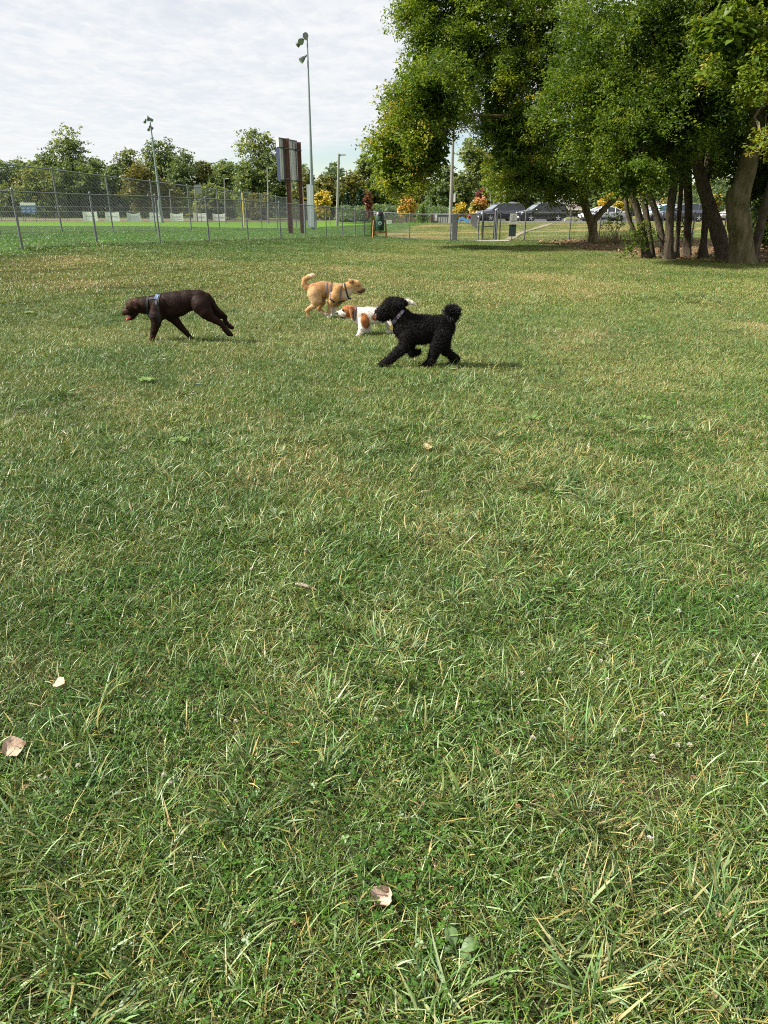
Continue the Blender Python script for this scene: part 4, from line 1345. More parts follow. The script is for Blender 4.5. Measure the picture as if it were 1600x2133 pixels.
def wires(P, Q, h, pitch, w, mb):
    """diagonal wires of one chain-link panel from P to Q (feet), height h"""
    P, Q = Vector(P), Vector(Q)
    L = (Q - P).length
    u = (Q - P) / L
    nrm = Vector((u.y, -u.x, 0)).normalized()
    for sgn in (1, -1):
        k = -int(h / pitch) - 1
        while k * pitch < L:
            s0 = k * pitch
            if sgn > 0:
                a = (max(s0, 0), max(0, -s0)); e = min(L, s0 + h); bq = (e, e - s0)
            else:
                a = (max(s0, 0), min(h, h + s0)); e = min(L, s0 + h); bq = (e, h - (e - s0))
            k += 1
            if bq[0] - a[0] < 0.02: continue
            A = P + u * a[0] + Vector((0, 0, a[1] + 0.03)) + nrm * (sgn * w * 0.6)
            B = P + u * bq[0] + Vector((0, 0, bq[1] + 0.03)) + nrm * (sgn * w * 0.6)
            d = (B - A).normalized(); s = d.cross(nrm).normalized() * w * 0.5; t = nrm * w * 0.5
            b0 = len(mb.v)
            mb.v += [tuple(A - s - t), tuple(A + s - t), tuple(A + t), tuple(B - s - t), tuple(B + s - t), tuple(B + t)]
            mb.f += [(b0, b0 + 1, b0 + 4, b0 + 3), (b0 + 1, b0 + 2, b0 + 5, b0 + 4), (b0 + 2, b0, b0 + 3, b0 + 5)]
            mb.s += [False] * 3


def chain_fence(label, feet, hs, post_r, pitch, w, rail_r=None, group=None, wood_at=(), skip_wire=(), mid=False, post_mat=None):
    feet = [Vector(p) for p in feet]
    e = thing('chain_link_fence', feet[0], label, 'fence', group)
    tops = [p + Vector((0, 0, h)) for p, h in zip(feet, hs)]
    post_me = None
    for i, (p, h) in enumerate(zip(feet, hs)):
        if i in wood_at: continue
        mb = MB()
        mb.tube([p - Vector((0, 0, .15)), p + Vector((0, 0, h + 0.02))], post_r * random.uniform(.95, 1.05), 8)
        mb.sphere(p + Vector((0, 0, h + 0.03)), post_r * 1.15, 8, 4)
        # ties and bracket bands
        for q in (0.25, 0.5, 0.75):
            mb.tube([p + Vector((0, 0, h * q)), p + Vector((0, 0, h * q + 0.03))], post_r * 1.18, 8)
        mb.build('post', post_mat or GALV, e)
    r = rail_r or post_r * 0.62
    mb = MB(); mb.tube([t - Vector((0, 0, r)) for t in tops], r, 7)
    mb.build('top_rail', post_mat or GALV, e)
    if mid:
        mb = MB(); mb.tube([(t + p) * 0.5 for t, p in zip(tops, feet)], r, 6); mb.build('mid_rail', GALV, e)
    mb = MB(); mb.tube([p + Vector((0, 0, 0.05)) for p in feet], 0.006, 5)
    mb.build('tension_wire', WIRE, e)
    mb = MB()
    for i in range(len(feet) - 1):
        if i in skip_wire: continue
        wires(feet[i], feet[i + 1], min(hs[i], hs[i + 1]) - 0.05, pitch, w, mb)
    me = bpy.data.meshes.new('chain_link'); off = feet[0]
    me.from_pydata([Vector(v) - off for v in mb.v], [], mb.f); me.update()
    link_mesh('chain_link', me, WIRE, e, kind='stuff')
    return e


def foot(x, y, Y):
    p = at(x, y, Y)
    return Vector((p.x, p.y, tz(p.x, p.y)))


LY = [18.7 + 2.96 * k if k <= 8 else 42.38 + (k - 8) * 2.3 for k in range(12)]
feet = [foot(-115, 524.5, LY[0] - 2.96), ] + [foot(x, y, Yk) for (x, y), Yk in zip(LOWF, LY)]
tops_px = [392] + [397, 404, 408, 413, 417, 421, 424.5, 428, 431.5, 434.5, 437.5, 440]
hs = []
for p, (x, _), ty in zip(feet, [(-115, 0)] + LOWF, tops_px):
    hs.append(max(1.2, min(1.5, at(x, ty, p.y).z - p.z)))
chain_fence('low chain-link fence running from the left edge back to the wooden corner post', feet, hs, 0.030, 0.070, 0.0030, group=None, wood_at=(len(feet) - 1,))
CORNER = feet[-1]
rf = [CORNER, foot(853, 500, 43.5), foot(938, 502, 41.2), foot(951, 502, 41.0), foot(996, 502.5, 40.6)]
chain_fence('low chain-link fence between the wooden corner post and the gate', rf, [hs[-1], 1.37, 1.36, 1.36, 1.36], 0.033, 0.075, 0.0030, wood_at=(0,))
rf2 = [foot(1040, 502, 40.6), foot(1092, 500, 40.6), foot(1185, 499.5, 40.6), foot(1247, 500, 40.6), foot(1310, 501, 40.5), foot(1375, 501, 40.3), foot(1440, 501, 40.2), foot(1505, 501, 40.0), foot(1570, 501, 40), foot(1640, 501, 40)]
chain_fence('low chain-link fence running right from the gate behind the maple trunks', rf2, [1.36] * len(rf2), 0.036, 0.08, 0.0030)
tf = [foot(x, y, 32.0 + 4.2 * k) for k, (x, y) in enumerate(TALLF)]
tf = [foot(0, 487.5, 27.8), foot(-150, 490, 23.6)][::-1] + tf
chain_fence('tall outfield chain-link fence rising behind the low left fence', tf, [2.42] * len(tf), 0.036, 0.11, 0.0042, rail_r=0.028)
ff = [foot(x, 461, 130 + x * 0.01) for x in range(-180, 660, 46)]
chain_fence('far chain-link fence across the ball field hung with white banners', ff, [2.35 - 0.008 * i for i in range(len(ff))], 0.04, 0.30, 0.011, rail_r=0.035)
ff2 = [foot(x, 455, 150) for x in range(-180, 700, 60)]
chain_fence('lowest chain-link fence farthest back in front of the woods', ff2, [1.3] * len(ff2), 0.04, 0.34, 0.012, rail_r=0.035)

# gate
GP = foot(1003, 503, 40.6); GQ = foot(1030, 503, 40.6)
e = thing('gate', (GP + GQ) / 2, 'narrow chain-link walk-in gate with a middle rail, near the pet-waste sign', 'gate')
for p in (GP, GQ, ):
    mb = MB(); mb.tube([p - Vector((0, 0, .1)), p + Vector((0, 0, 1.47))], 0.034, 9); mb.sphere(p + Vector((0, 0, 1.48)), 0.040, 9, 5)
    mb.build('post', GALV, e)
fr = MB()
A = GP + (GQ - GP) * 0.10 + Vector((0, 0.05, 0)); B = GP + (GQ - GP) * 0.92 + Vector((0, 0.05, 0))
for q in (A, B): fr.tube([q + Vector((0, 0, .08)), q + Vector((0, 0, 1.36))], 0.026, 8)
for z in (.09, .72, 1.35): fr.tube([A + Vector((0, 0, z)), B + Vector((0, 0, z))], 0.024, 8)
fr.build('gate_frame', GALV, e)
mb = MB(); wires(A, B, 1.28, 0.062, 0.0036, mb); mb.build('chain_link', WIRE, e, kind='stuff')
mb = MB(); mb.box(B + Vector((.06, -.03, .85)), (.16, .03, .05)); mb.tube([B + Vector((0.03, -.05, .78)), B + Vector((0.03, -.05, .95))], .012, 6); mb.build('latch', GALV_DARK, e)
mb = MB(); mb.tube([foot(1033, 502.5, 40.6), foot(1033, 502.5, 40.6) + Vector((0, 0, 1.55))], 0.045, 9); mb.sphere(foot(1033, 502.5, 40.6) + Vector((0, 0, 1.58)), .075, 9, 5, (1, 1, .6)); mb.build('latch_post', GALV, e)

# wooden corner post
WOOD = mat('weathered dark timber', (0.06, 0.045, 0.03), 0.9, var=0.3, scale=6, bump=.5, bscale=30, stretch=(1, 1, .1))
TIMBER = mat('warm brown timber', (0.30, 0.165, 0.065), 0.75, var=0.25, scale=9, bump=.3, bscale=30, stretch=(1, 1, .12))
mb = MB(); mb.box(CORNER + Vector((0, 0, .75)), (.15, .15, 1.64)); mb.box(CORNER + Vector((0, 0, 1.585)), (.17, .17, .03))
o = mb.build('fence_post', WOOD); tag(o, 'dark square wooden post where the two low fences meet, left of the bin', 'post')
WHITE = mat('white painted sheet', (0.72, 0.72, 0.70), 0.55, var=.06, scale=3)
s0 = at(782, 445, CORNER.y - 0.6)
mb = MB(); mb.box(s0, (.20, .012, .14))
o = mb.build('small_sign', WHITE); tag(o, 'small blank white plate on the fence just above the litter bin', 'sign')

# litter bin in a timber stand
b = foot(791, 495, 44.0)
e = thing('litter_bin', b, 'dark green litter bin with a pale round emblem, held in a timber stand', 'bin')
GREEN = mat('dark green plastic', (0.012, 0.045, 0.026), 0.45, var=.15, scale=4)
BAG = mat('black plastic bag', (0.012, 0.012, 0.014), 0.35, var=.2, bump=.6, bscale=20)
c = b + Vector((0, 0, .42))
mb = MB(); mb.tube([c, c + Vector((0, 0, .04)), c + Vector((0, 0, .78)), c + Vector((0, 0, .84))], [.24, .26, .275, .25], 16); mb.build('barrel', GREEN, e)
mb = MB()
pass
for zz in (.2, .55):
    mb = MB(); mb.tube([c + Vector((0, 0, zz)), c + Vector((0, 0, zz + .03))], .283, 16); mb.build('hoop', GREEN, e)
mb = MB(); mb.tube([c + Vector((0, 0, .82)), c + Vector((.01, 0, .93)), c + Vector((0, .02, .99))], [.275, .25, .17], 11)
for i in range(7): mb.sphere(c + Vector((.21 * math.cos(i * .9), .21 * math.sin(i * .9), .88 + .04 * math.sin(i * 2.3))), .09, 7, 5, (1, 1, .7))
mb.build('bin_bag', BAG, e)
mb = MB(); mb.sphere(c + Vector((.24, -.12, .86)), .06, 7, 5); mb.build('bag_knot', WHITE, e)
mb = MB(); mb.tube([c + Vector((0.02, -.268, .40)), c + Vector((.02, -.288, .40))], .105, 18); mb.build('emblem', mat('pale mint print', (.42, .55, .50), .5), e)
mb = MB()
for i in range(3): mb.box(c + Vector((0.02 + .03 * (i - 1), -.290, .40)), (.018, .004, .09 - .02 * abs(i - 1)))
mb.tube([c + Vector((.02 + .05 * math.cos(t), -.290, .40 + .05 * math.sin(t))) for t in np.linspace(-2.6, 2.6, 14)], .007, 5)
mb.build('emblem_mark', GREEN, e)
for sx in (-1, 1):
    mb = MB()
    mb.tube([b + Vector((sx * .40, -.16, -.05)), b + Vector((sx * .33, -.1, .98))], .055, 4, smooth=False)
    mb.build('leg', TIMBER, e)
    mb = MB()
    mb.tube([b + Vector((sx * .40, .2, -.05)), b + Vector((sx * .33, .12, .98))], .05, 4, smooth=False)
    mb.build('leg', TIMBER, e)
for yy in (-.15, .17):
    mb = MB(); mb.box(b + Vector((0, yy, .34)), (.72, .04, .09)); mb.build('cross_bar', TIMBER, e)

# pet-waste sign post by the gate
b = foot(1066, 500, 40.2)
e = thing('dog_waste_station', b, 'post with white sign sheet above a dark green bag box, right of the gate', 'sign post')
mb = MB(); mb.tube([b - Vector((0, 0, .1)), b + Vector((0, 0, 1.32))], .025, 8); mb.build('post', GALV_DARK, e)
mb = MB(); mb.box(b + Vector((0.01, -.04, 1.08)), (.37, .012, .50)); mb.build('sign_panel', WHITE, e)
mb = MB()
INK = mat('grey print', (.42, .43, .42), .6)
mb.box(b + Vector((.02, -.048, 1.27)), (.10, .003, .03))
for i in range(5): mb.box(b + Vector((.01 + random.uniform(-.02, .02), -.048, 1.19 - i * .055)), (.26 - .03 * (i % 3), .003, .014))
mb.build('sign_text', INK, e)
mb = MB(); mb.box(b + Vector((-.01, -.07, .50)), (.36, .11, .56)); mb.box(b + Vector((-.01, -.07, .79)), (.38, .13, .025)); mb.build('bag_box', mat('slate green box', (.035, .065, .060), .5), e)

# grey slatted boards tied to the fence left of the gate, with painted wave mural
GREYB = mat('grey privacy sheet', (0.16, 0.165, 0.17), 0.7, var=.12, scale=2)
p = at(947, 474, 41.0); mb = MB(); mb.box((p.x, 40.93, tz(p.x, 41) + .70), (.26, .02, 1.30)); o = mb.build('grey_panel', GREYB); tag(o, 'tall narrow grey board tied to the fence left of the gate', 'board')
p0 = at(981, 449, 40.6); p1 = at(995, 449, 40.55); z0 = tz(p0.x, 40.6)
mb = MB(); mb.prism([(p0.x, 40.53, z0 + 1.30), (p1.x, 40.5, z0 + 1.30), (p1.x, 40.5, z0 + .62), (p0.x, 40.53, z0 + .85)], (0, .015, 0)); o = mb.build('grey_panel', GREYB); tag(o, 'slanting grey board hung on the fence against the gate post', 'board')
# mural sheet: standing on the car-park edge
b = foot(968, 467, 69)
BLUE = mat('sky blue paint', (0.10, 0.36, 0.78), 0.5, var=.05); RED_P = mat('coral red paint', (0.72, 0.09, 0.10), 0.5, var=.05)
e = thing('painted_cutout', b, 'sky-blue wave-shaped cutout with a red flower, standing left of the gate', 'painted board')
xs = np.linspace(-.68, .68, 15)
topz = [.14, .24, .35, .45, .51, .53, .50, .40, .30, .25, .26, .34, .42, .46, .50]
wid = [.10, .14, .18, .21, .24, .25, .26, .25, .23, .22, .22, .21, .2, .18, .10]
poly = [(b.x + x, b.y, b.z + z + .05) for x, z in zip(xs, topz)] + [(b.x + x, b.y, b.z + z + .05 - w_) for x, z, w_ in list(zip(xs, topz, wid))[::-1]]
mb = MB()
for i in range(14): mb.prism([poly[i], poly[i + 1], poly[28 - i], poly[29 - i]], (0, .04, 0))
mb.build('wave_shape', BLUE, e)
mb = MB(); fx = b.x + .40
for i in range(3): mb.prism([(fx - .13, b.y - .02, b.z + .42), (fx + .13, b.y - .02, b.z + .42), (fx + .16 - .13 * i + .05, b.y - .02, b.z + .72 - .06 * (i == 1)), (fx + .16 - .13 * i - .05, b.y - .02, b.z + .72 - .06 * (i == 1))], (0, -.03, 0))
mb.build('flower_shape', RED_P, e)
for x in (-.4, .35):
    mb = MB(); mb.tube([b + Vector((x, .06, -.05)), b + Vector((x, .06, .45))], .02, 6); mb.build('stake', GALV_DARK, e)

# low grey court enclosure with pale panels left of the utility pole
b = foot(917, 466, 72)
e = thing('court_wall', b, 'low dark grey enclosure with pale panels and a red patch left of the utility pole', 'wall')
DGREY = mat('dark grey mesh screen', (0.10, 0.105, 0.115), .8, var=.15)
mb = MB(); mb.box(b + Vector((0.15, 0, .38)), (2.0, .08, .80)); mb.build('screen', DGREY, e)
for i, x in enumerate((-.10, .12, .34, .56, .78)):
    mb = MB(); mb.box(b + Vector((x, -.06, .26 - .01 * i)), (.16, .02, .46)); mb.build('pale_panel', mat('pale grey board', (.42, .42, .42), .7) if i == 0 else bpy.data.materials['pale grey board'], e)
mb = MB(); mb.box(b + Vector((-.42, -.06, .46)), (.24, .02, .60)); mb.build('white_panel', WHITE, e)
mb = MB(); mb.box(b + Vector((-.66, -.06, .46)), (.10, .02, .36)); mb.build('red_patch', RED_P, e)
mb = MB(); mb.tube([b + Vector((-.85, -.05, .79)), b + Vector((1.15, -.05, .79))], .02, 6); mb.build('top_rail', GALV, e)
# white box and low brown wall behind
b = foot(810, 463, 72.5)
mb = MB(); mb.box(b + Vector((0, 0, .14)), (.56, .5, .34)); mb.box(b + Vector((0, 0, .325)), (.62, .56, .03)); o = mb.build('utility_box', WHITE); tag(o, 'low white utility box on the grass right of the litter bin', 'box')
BROWN = mat('brown retaining timbers', (0.15, 0.10, 0.075), .85, var=.2, scale=3)
e = thing('retaining_wall', foot(820, 462, 84), 'low brown timber wall under the dark hedge right of the litter bin', 'wall')
for i in range(11):
    a = foot(784 + i * 14, 462, 84); c_ = foot(798 + i * 14, 462, 84)
    for k in range(2):
        mb = MB(); mb.box((a + c_) / 2 + Vector((0, .02 * (i % 2), .15 + k * .26)), ((c_ - a).length - .02, .2, .245)); mb.build('timber', BROWN, e)

# ================================================================== scoreboard seen from behind
b = foot(618, 480, 47.5)
e = thing('scoreboard', b, 'tall scoreboard seen from behind on two rust-brown steel posts', 'scoreboard')
RUST = mat('rust-brown painted steel', (0.115, 0.042, 0.030), .65, var=.25, scale=3, bump=.2)
ALU = mat('weathered aluminium back', (0.60, 0.61, 0.62), .5, metal=.1, var=.30, scale=1.2, stretch=(3, 3, .3))
PALE = mat('pale aluminium edge', (0.62, 0.64, 0.66), .5, metal=.2, var=.1)
NAVY = mat('blue painted edge', (0.030, 0.042, 0.10), .5, var=.1)
Yb = b.y
f1 = foot(606, 481, Yb - 1.0); f2 = foot(630, 479, Yb + .5)


def ibeam(p, top, w, name):
    mb = MB()
    h = top - p.z
    for dx in (-w / 2, w / 2): mb.box((p.x + dx, p.y, p.z + h / 2 - .1), (.035, w * 1.0, h + .2))
    mb.box((p.x, p.y, p.z + h / 2 - .1), (w, .03, h + .2))
    mb.build(name, RUST, e)


t1 = at(599, 288, f1.y).z; t2 = at(624, 296, f2.y).z
ibeam(f1, t1, .23, 'post'); ibeam(f2, t2, .20, 'post')
# leaning is only perspective: the board hangs on the far side of the posts
dv = (f2 - f1); dv.z = 0; dv.normalize(); nv = Vector((-dv.y, dv.x, 0))
if nv.y < 0: nv = -nv
L0 = f1 + nv * .18 - dv * .62; L1 = f2 + nv * .18 + dv * .12
zt = at(585, 286, L0.y).z; zm = at(585, 308, L0.y).z; zb = at(588, 376, L0.y).z
zbase = 0


def slab(a, c_, z0, z1, th, name, m):
    mb = MB()
    mb.prism([(a.x, a.y, z0), (c_.x, c_.y, z0), (c_.x, c_.y, z1), (a.x, a.y, z1)], nv * th)
    return mb.build(name, m, e)


slab(L0, L1, zb, zm, .16, 'main_panel', ALU)
slab(L0, L1, zm + .06, zt, .16, 'header_panel', mat('grey header back', (.40, .40, .41), .6, var=.2))
for q, z0, z1, m in ((L0, zb, zm, NAVY), (L0, zm + .06, zt, PALE)):
    a = q - dv * .012
    slab(a - dv * .02, a + dv * .004, z0, z1, .19, 'edge_trim', m)
for z in (zb + .03, zm + .03, zt - .03):
    slab(L0 - nv * .02, L1 - nv * .02, z - .035, z + .035, .03, 'frame_rail', GALV_DARK)
for t in (.32, .52, .74):
    q = L0 + (L1 - L0) * t
    slab(q - nv * .02 - dv * .02, q - nv * .02 + dv * .02, zm + .08, zt - .02, .03, 'frame_strut', GALV_DARK)
for t in (.1, .2, .45, .6, .9):
    q = L0 + (L1 - L0) * t
    slab(q - nv * .012 - dv * .008, q - nv * .012 + dv * .008, zb + .06, zm - .02, .015, 'panel_seam', GALV)
for p, zz in ((f1, zm), (f1, zb + .1), (f2, zm), (f2, zb + .1)):
    mb = MB(); mb.box((p.x, p.y - .13, zz), (.34, .03, .06)); mb.build('clamp', GALV_DARK, e)
mb = MB(); pz = f2 + Vector((.13, -.05, 0)); mb.tube([pz, pz + Vector((0, 0, 2.7))], .035, 8); mb.build('conduit', PALE, e)

# ================================================================== light poles and lamps
STEEL = mat('blue-grey galvanised mast', (0.20, 0.235, 0.25), .5, metal=.3, var=.1, scale=2)
LAMPGLASS = mat('floodlight lens', (.20, .21, .21), .25, var=.1)
HOUSING = mat('floodlight housing', (.13, .14, .14), .55, metal=.5, var=.2)


def flood(parent, c, aim, r):
    r *= .68
    d = Vector(aim).normalized()
    mb = MB(); mb.tube([c - d * r * 1.1, c - d * r * .4, c + d * r * .9], [r * .35, r * .7, r], 12)
    mb.tube([c - d * r * 1.9, c - d * r * 1.0], r * .4, 8)
    o = mb.build('floodlight', HOUSING, parent)
    mb = MB(); mb.tube([c + d * r * .86, c + d * r * .93], [r * .93, r * .93], 12); mb.build('lens', LAMPGLASS, o)


b = foot(653, 476, 62); topz = at(640, 80, 62)
e = thing('floodlight_mast', b, 'tall steel floodlight mast rising beside the brown scoreboard', 'floodlight')
pts = [b - Vector((0, 0, .2)), b + Vector((0, 0, 3.4)), Vector((topz.x * .5 + b.x * .5, 62, (topz.z + b.z) / 2)), Vector((topz.x, 62, topz.z))]
mb = MB(); mb.tube(pts, [.17, .145, .10, .05], 10); mb.build('mast', STEEL, e)
mb = MB(); mb.box(b + Vector((-.28, -.1, 1.75)), (.26, .3, 3.2)); mb.box(b + Vector((-.02, -.3, 1.75)), (.24, .12, 3.1)); mb.build('cabinet', mat('pale blue-grey cabinet', (.42, .46, .49), .5, var=.06), e)
tp = pts[-1]
mb = MB(); mb.tube([tp + Vector((0, 0, -.1)), tp + Vector((-.2, 0, .0)), tp + Vector((-.5, .3, .0))], .05, 6); mb.tube([tp + Vector((0, 0, -1.0)), tp + Vector((-.25, 0, -1.15))], .05, 6); mb.build('cross_arm', STEEL, e)
for off, aim, r in (((-.12, -.25, .12), (.25, -1, -.15), .32), ((-.42, .1, -.12), (-.3, -.8, -.5), .33), ((-.66, .35, -.25), (-.75, .3, -.5), .30), ((-.40, 0, -1.30), (-.65, -.35, -.65), .32)):
    flood(e, tp + Vector(off), aim, r)

b = foot(338, 462, 118); topz = at(313, 254, 118)
e = thing('floodlight_mast', b, 'distant floodlight mast on the left in front of the orange-tipped tree', 'floodlight')
mb = MB(); mb.tube([b - Vector((0, 0, .2)), b + Vector((0, 0, 4.5)), Vector((topz.x, 118, topz.z))], [.22, .18, .09], 8); mb.build('mast', STEEL, e)
mb = MB(); mb.box(b + Vector((-.25, -.1, 2.2)), (.22, .3, 2.0)); mb.build('cabinet', bpy.data.materials['pale blue-grey cabinet'], e)
tp = Vector((topz.x, 118, topz.z))
mb = MB(); mb.tube([tp + Vector((-.7, 0, .15)), tp + Vector((.3, 0, .15))], .06, 6); mb.build('cross_arm', STEEL, e)
for off, aim in (((-.75, 0, .1), (-.5, .6, -.5)), ((-.25, 0, .45), (-.2, .6, -.6)), ((.2, 0, .3), (.5, .6, -.5)), ((.1, 0, -.75), (.5, .5, -.6)), ((-.35, 0, -.9), (-.5, .5, -.6))):
    flood(e, tp + Vector(off), aim, .34)


def street_lamp(x, yb, xt, yt, Y, hx, label, r=.09, m=None):
    b = foot(x, yb, Y); t = at(xt, yt, Y)
    e = thing('street_lamp', b, label, 'lamp post', 'street lamps round the car park')
    mb = MB(); mb.tube([b - Vector((0, 0, .1)), Vector((t.x, Y, t.z))], [r, r * .7], 8); mb.build('pole', m or POLE, e)
    L = hx * Y / 1607
    mb = MB(); mb.tube([t + Vector((0, 0, -.15)), t + Vector((L * .5, 0, -.12))], r * .45, 6); mb.build('arm', m or POLE, e)
    mb = MB(); mb.prism([t + Vector((L * .35, -.16, -.2)), t + Vector((L, -.16, -.16)), t + Vector((L, -.16, -.05)), t + Vector((L * .35, -.16, -.03))], (0, .32, 0)); o = mb.build('lamp_head', HEADM, e)


POLE = mat('grey concrete pole', (.20, .195, .18), .8, var=.1)
HEADM = mat('pale lamp head', (.48, .5, .52), .4, var=.1)
street_lamp(702, 463, 706, 320, 78, 14, 'nearest street lamp with its head to the right, on the grass right of the mast', .16)
street_lamp(559, 460, 557, 348, 112, 10, 'street lamp left of the scoreboard in front of the feathery tree', .13)
street_lamp(470, 460, 467, 370, 125, 9, 'street lamp between the far banners and the feathery tree', .12)
street_lamp(411, 460, 405, 385, 130, 8, 'short street lamp right of the left floodlight mast', .12)
street_lamp(359, 460, 353, 394, 135, 8, 'smallest street lamp close beside the left floodlight mast', .10)
street_lamp(1024, 455, 1021, 390, 110, -7, 'street lamp half hidden behind the dark red tree', .11)
street_lamp(770, 458, 766, 410, 95, -5, 'street lamp behind the narrow dark red tree at the fence corner', .09)
# wooden utility pole with a white plate
b = foot(938, 467, 70); t = at(946, 230, 70)
e = thing('utility_pole', b, 'tall grey wooden utility pole passing up into the maple leaves', 'pole')
mb = MB(); mb.tube([b - Vector((0, 0, .2)), Vector((t.x, 70, t.z))], [.17, .11], 10); mb.build('pole', mat('weathered grey pole wood', (.20, .19, .165), .85, var=.2, scale=2, stretch=(4, 4, .3)), e)
p = at(944.5, 412, 69.8); mb = MB(); mb.box(p + Vector((.1, 0, 0)), (.16, .05, .70)); mb.build('marker_plate', WHITE, e)
# plain short poles
b = foot(687, 460, 90); mb = MB(); mb.tube([b, b + Vector((0, 0, 2.1))], .06, 7); mb.box(b + Vector((0, 0, 2.12)), (.22, .08, .25)); o = mb.build('marker_post', POLE); tag(o, 'short grey post left of the nearest street lamp', 'post')
b = foot(1177, 462, 82); mb = MB(); mb.tube([b, b + Vector((.15, 0, 2.6))], .06, 7); mb.sphere(b + Vector((.15, 0, 2.62)), .07, 7, 4); o = mb.build('marker_post', PALE); tag(o, 'leaning pale post between the dark car and the white sedan', 'post')
b = foot(1421, 462, 80); mb = MB(); mb.tube([b, b + Vector((0.05, 0, 3.4))], .10, 8); mb.sphere(b + Vector((.05, 0, 3.4)), .11, 7, 4); o = mb.build('marker_post', POLE); tag(o, 'pale pole among the trunks in front of the grey hatchback', 'post')

# foul poles, grey speaker panel, little scoreboard, banners
FOUL = mat('yellow painted steel', (.62, .46, .04), .5, var=.08)
b = foot(509, 467, 92); mb = MB(); mb.tube([b, b + Vector((0, 0, 3.5))], .09, 8); mb.sphere(b + Vector((0, 0, 3.5)), .09, 8, 4); o = mb.build('foul_pole', FOUL); tag(o, 'yellow foul pole standing left of the brown scoreboard posts', 'pole')
b = foot(412, 460, 132); mb = MB(); mb.tube([b, b + Vector((0, 0, 3.0))], .09, 8); mb.sphere(b + Vector((0, 0, 3.0)), .09, 8, 4); o = mb.build('foul_pole', FOUL); tag(o, 'smaller yellow foul pole behind the far white banners', 'pole')
b = foot(420, 460, 128); zc_ = at(420, 394, 128).z
e = thing('back_of_sign', b, 'grey square sign back above the far white banners', 'sign')
mb = MB(); mb.box((b.x, b.y, zc_), (1.05, .12, 1.35)); mb.build('panel', mat('grey sign back', (.17, .18, .18), .7), e)
mb = MB(); mb.tube([b, (b.x, b.y + .12, zc_ + .5)], .05, 6); mb.build('post', GALV_DARK, e)
b = foot(64, 458, 126); zt_ = at(64, 422, 126).z; zb_ = at(64, 444, 126).z
e = thing('small_scoreboard', b, 'small blue scoreboard with a white top band at the far left fence', 'scoreboard')
mb = MB(); mb.box((b.x, b.y, (zt_ + zb_) / 2), (2.5, .2, zt_ - zb_)); mb.build('board', mat('mid blue board', (.10, .17, .34), .5, var=.25, scale=1.2), e)
mb = MB(); mb.box((b.x, b.y - .11, zt_ - .2), (2.5, .03, .42)); mb.build('name_band', WHITE, e)
for i in range(3):
    for k in range(2):
        mb = MB(); mb.box((b.x - .8 + i * .8, b.y - .115, zb_ + .3 + k * .45), (.42, .02, .16)); mb.build('score_window', mat('pale blue window', (.35, .42, .55), .4) if i + k == 0 else bpy.data.materials['pale blue window'], e)
for dx in (-.9, .9):
    mb = MB(); mb.tube([(b.x + dx, b.y, b.z), (b.x + dx, b.y, zb_)], .05, 6); mb.build('leg', GALV_DARK, e)
BAN = mat('white vinyl banner', (.80, .81, .80), .6, var=.05, scale=1)
BPR = mat('faint grey lettering', (.42, .43, .44), .6)
bl = ('first white banner from the left on the far fence', 'second white banner, left of the sagging bluish one', 'bluish sagging white banner third on the far fence', 'white banner beside the left floodlight mast on the far fence', 'white banner with two lines of grey lettering on the far fence', 'white banner next to the last one on the far fence', 'last white banner, furthest right on the far fence')
for i, (x0, x1) in enumerate(((174.5, 204.5), (221, 250), (266, 294), (313, 341), (356, 382.5), (404, 432), (444, 470))):
    Yf = 130 + (x0 + x1) * .005 - .10
    a = at(x0, 460.5 + i * .25, Yf); c_ = at(x1, 460.5 + i * .25, Yf); zt_ = at(x0, 440.5 + i * .6, Yf).z
    e = thing('banner', (a + c_) / 2, bl[i], 'banner', 'white banners on the far outfield fence')
    mb = MB()
    n = 8
    sag = (.05, .12, .30, .05, .22, .06, .16)[i]
    for k in range(n):
        t0, t1 = k / n, (k + 1) / n
        P = [a + (c_ - a) * t0, a + (c_ - a) * t1]
        z0_, z1_ = (zt_ - sag * math.sin(math.pi * t) for t in (t0, t1))
        mb.prism([P[0], P[1], (P[1].x, P[1].y, z1_), (P[0].x, P[0].y, z0_)], (0, -.02, 0))
    mb.build('sheet', BAN if i != 2 else mat('bluish vinyl banner', (.52, .57, .60), .6), e)
    mb = MB()
    cx = (a.x + c_.x) / 2; zz = (a.z + zt_) / 2
    r = random.Random(i)
    for ln in range(2 if i in (2, 4) else 1):
        x = -.75
        while x < .7:
            w_ = r.uniform(.10, .24)
            mb.box((cx + x + w_ / 2, a.y - .03, zz + .05 - ln * .36), (w_, .012, r.uniform(.12, .22) if ln == 0 else .09)); x += w_ + .06
    mb.build('faded_print', BPR, e)

# ================================================================== car park, path, house
def strip(name, pts_l, pts_r, lift, material, kind='structure', sub=6):
    mb = MB()
    V, F = [], []
    n = len(pts_l); cols = sub + 1
    for l, r_ in zip(pts_l, pts_r):
        for j in range(cols):
            t = j / sub
            x = l[0] + (r_[0] - l[0]) * t; y = l[1] + (r_[1] - l[1]) * t
            V.append((x, y, float(gz(x, y)) + lift))
    for i in range(n - 1):
        for j in range(sub):
            F.append((i * cols + j, i * cols + j + 1, (i + 1) * cols + j + 1, (i + 1) * cols + j))
    mb.add(V, F, True)
    o = mb.build(name, material, None, kind)
    return o


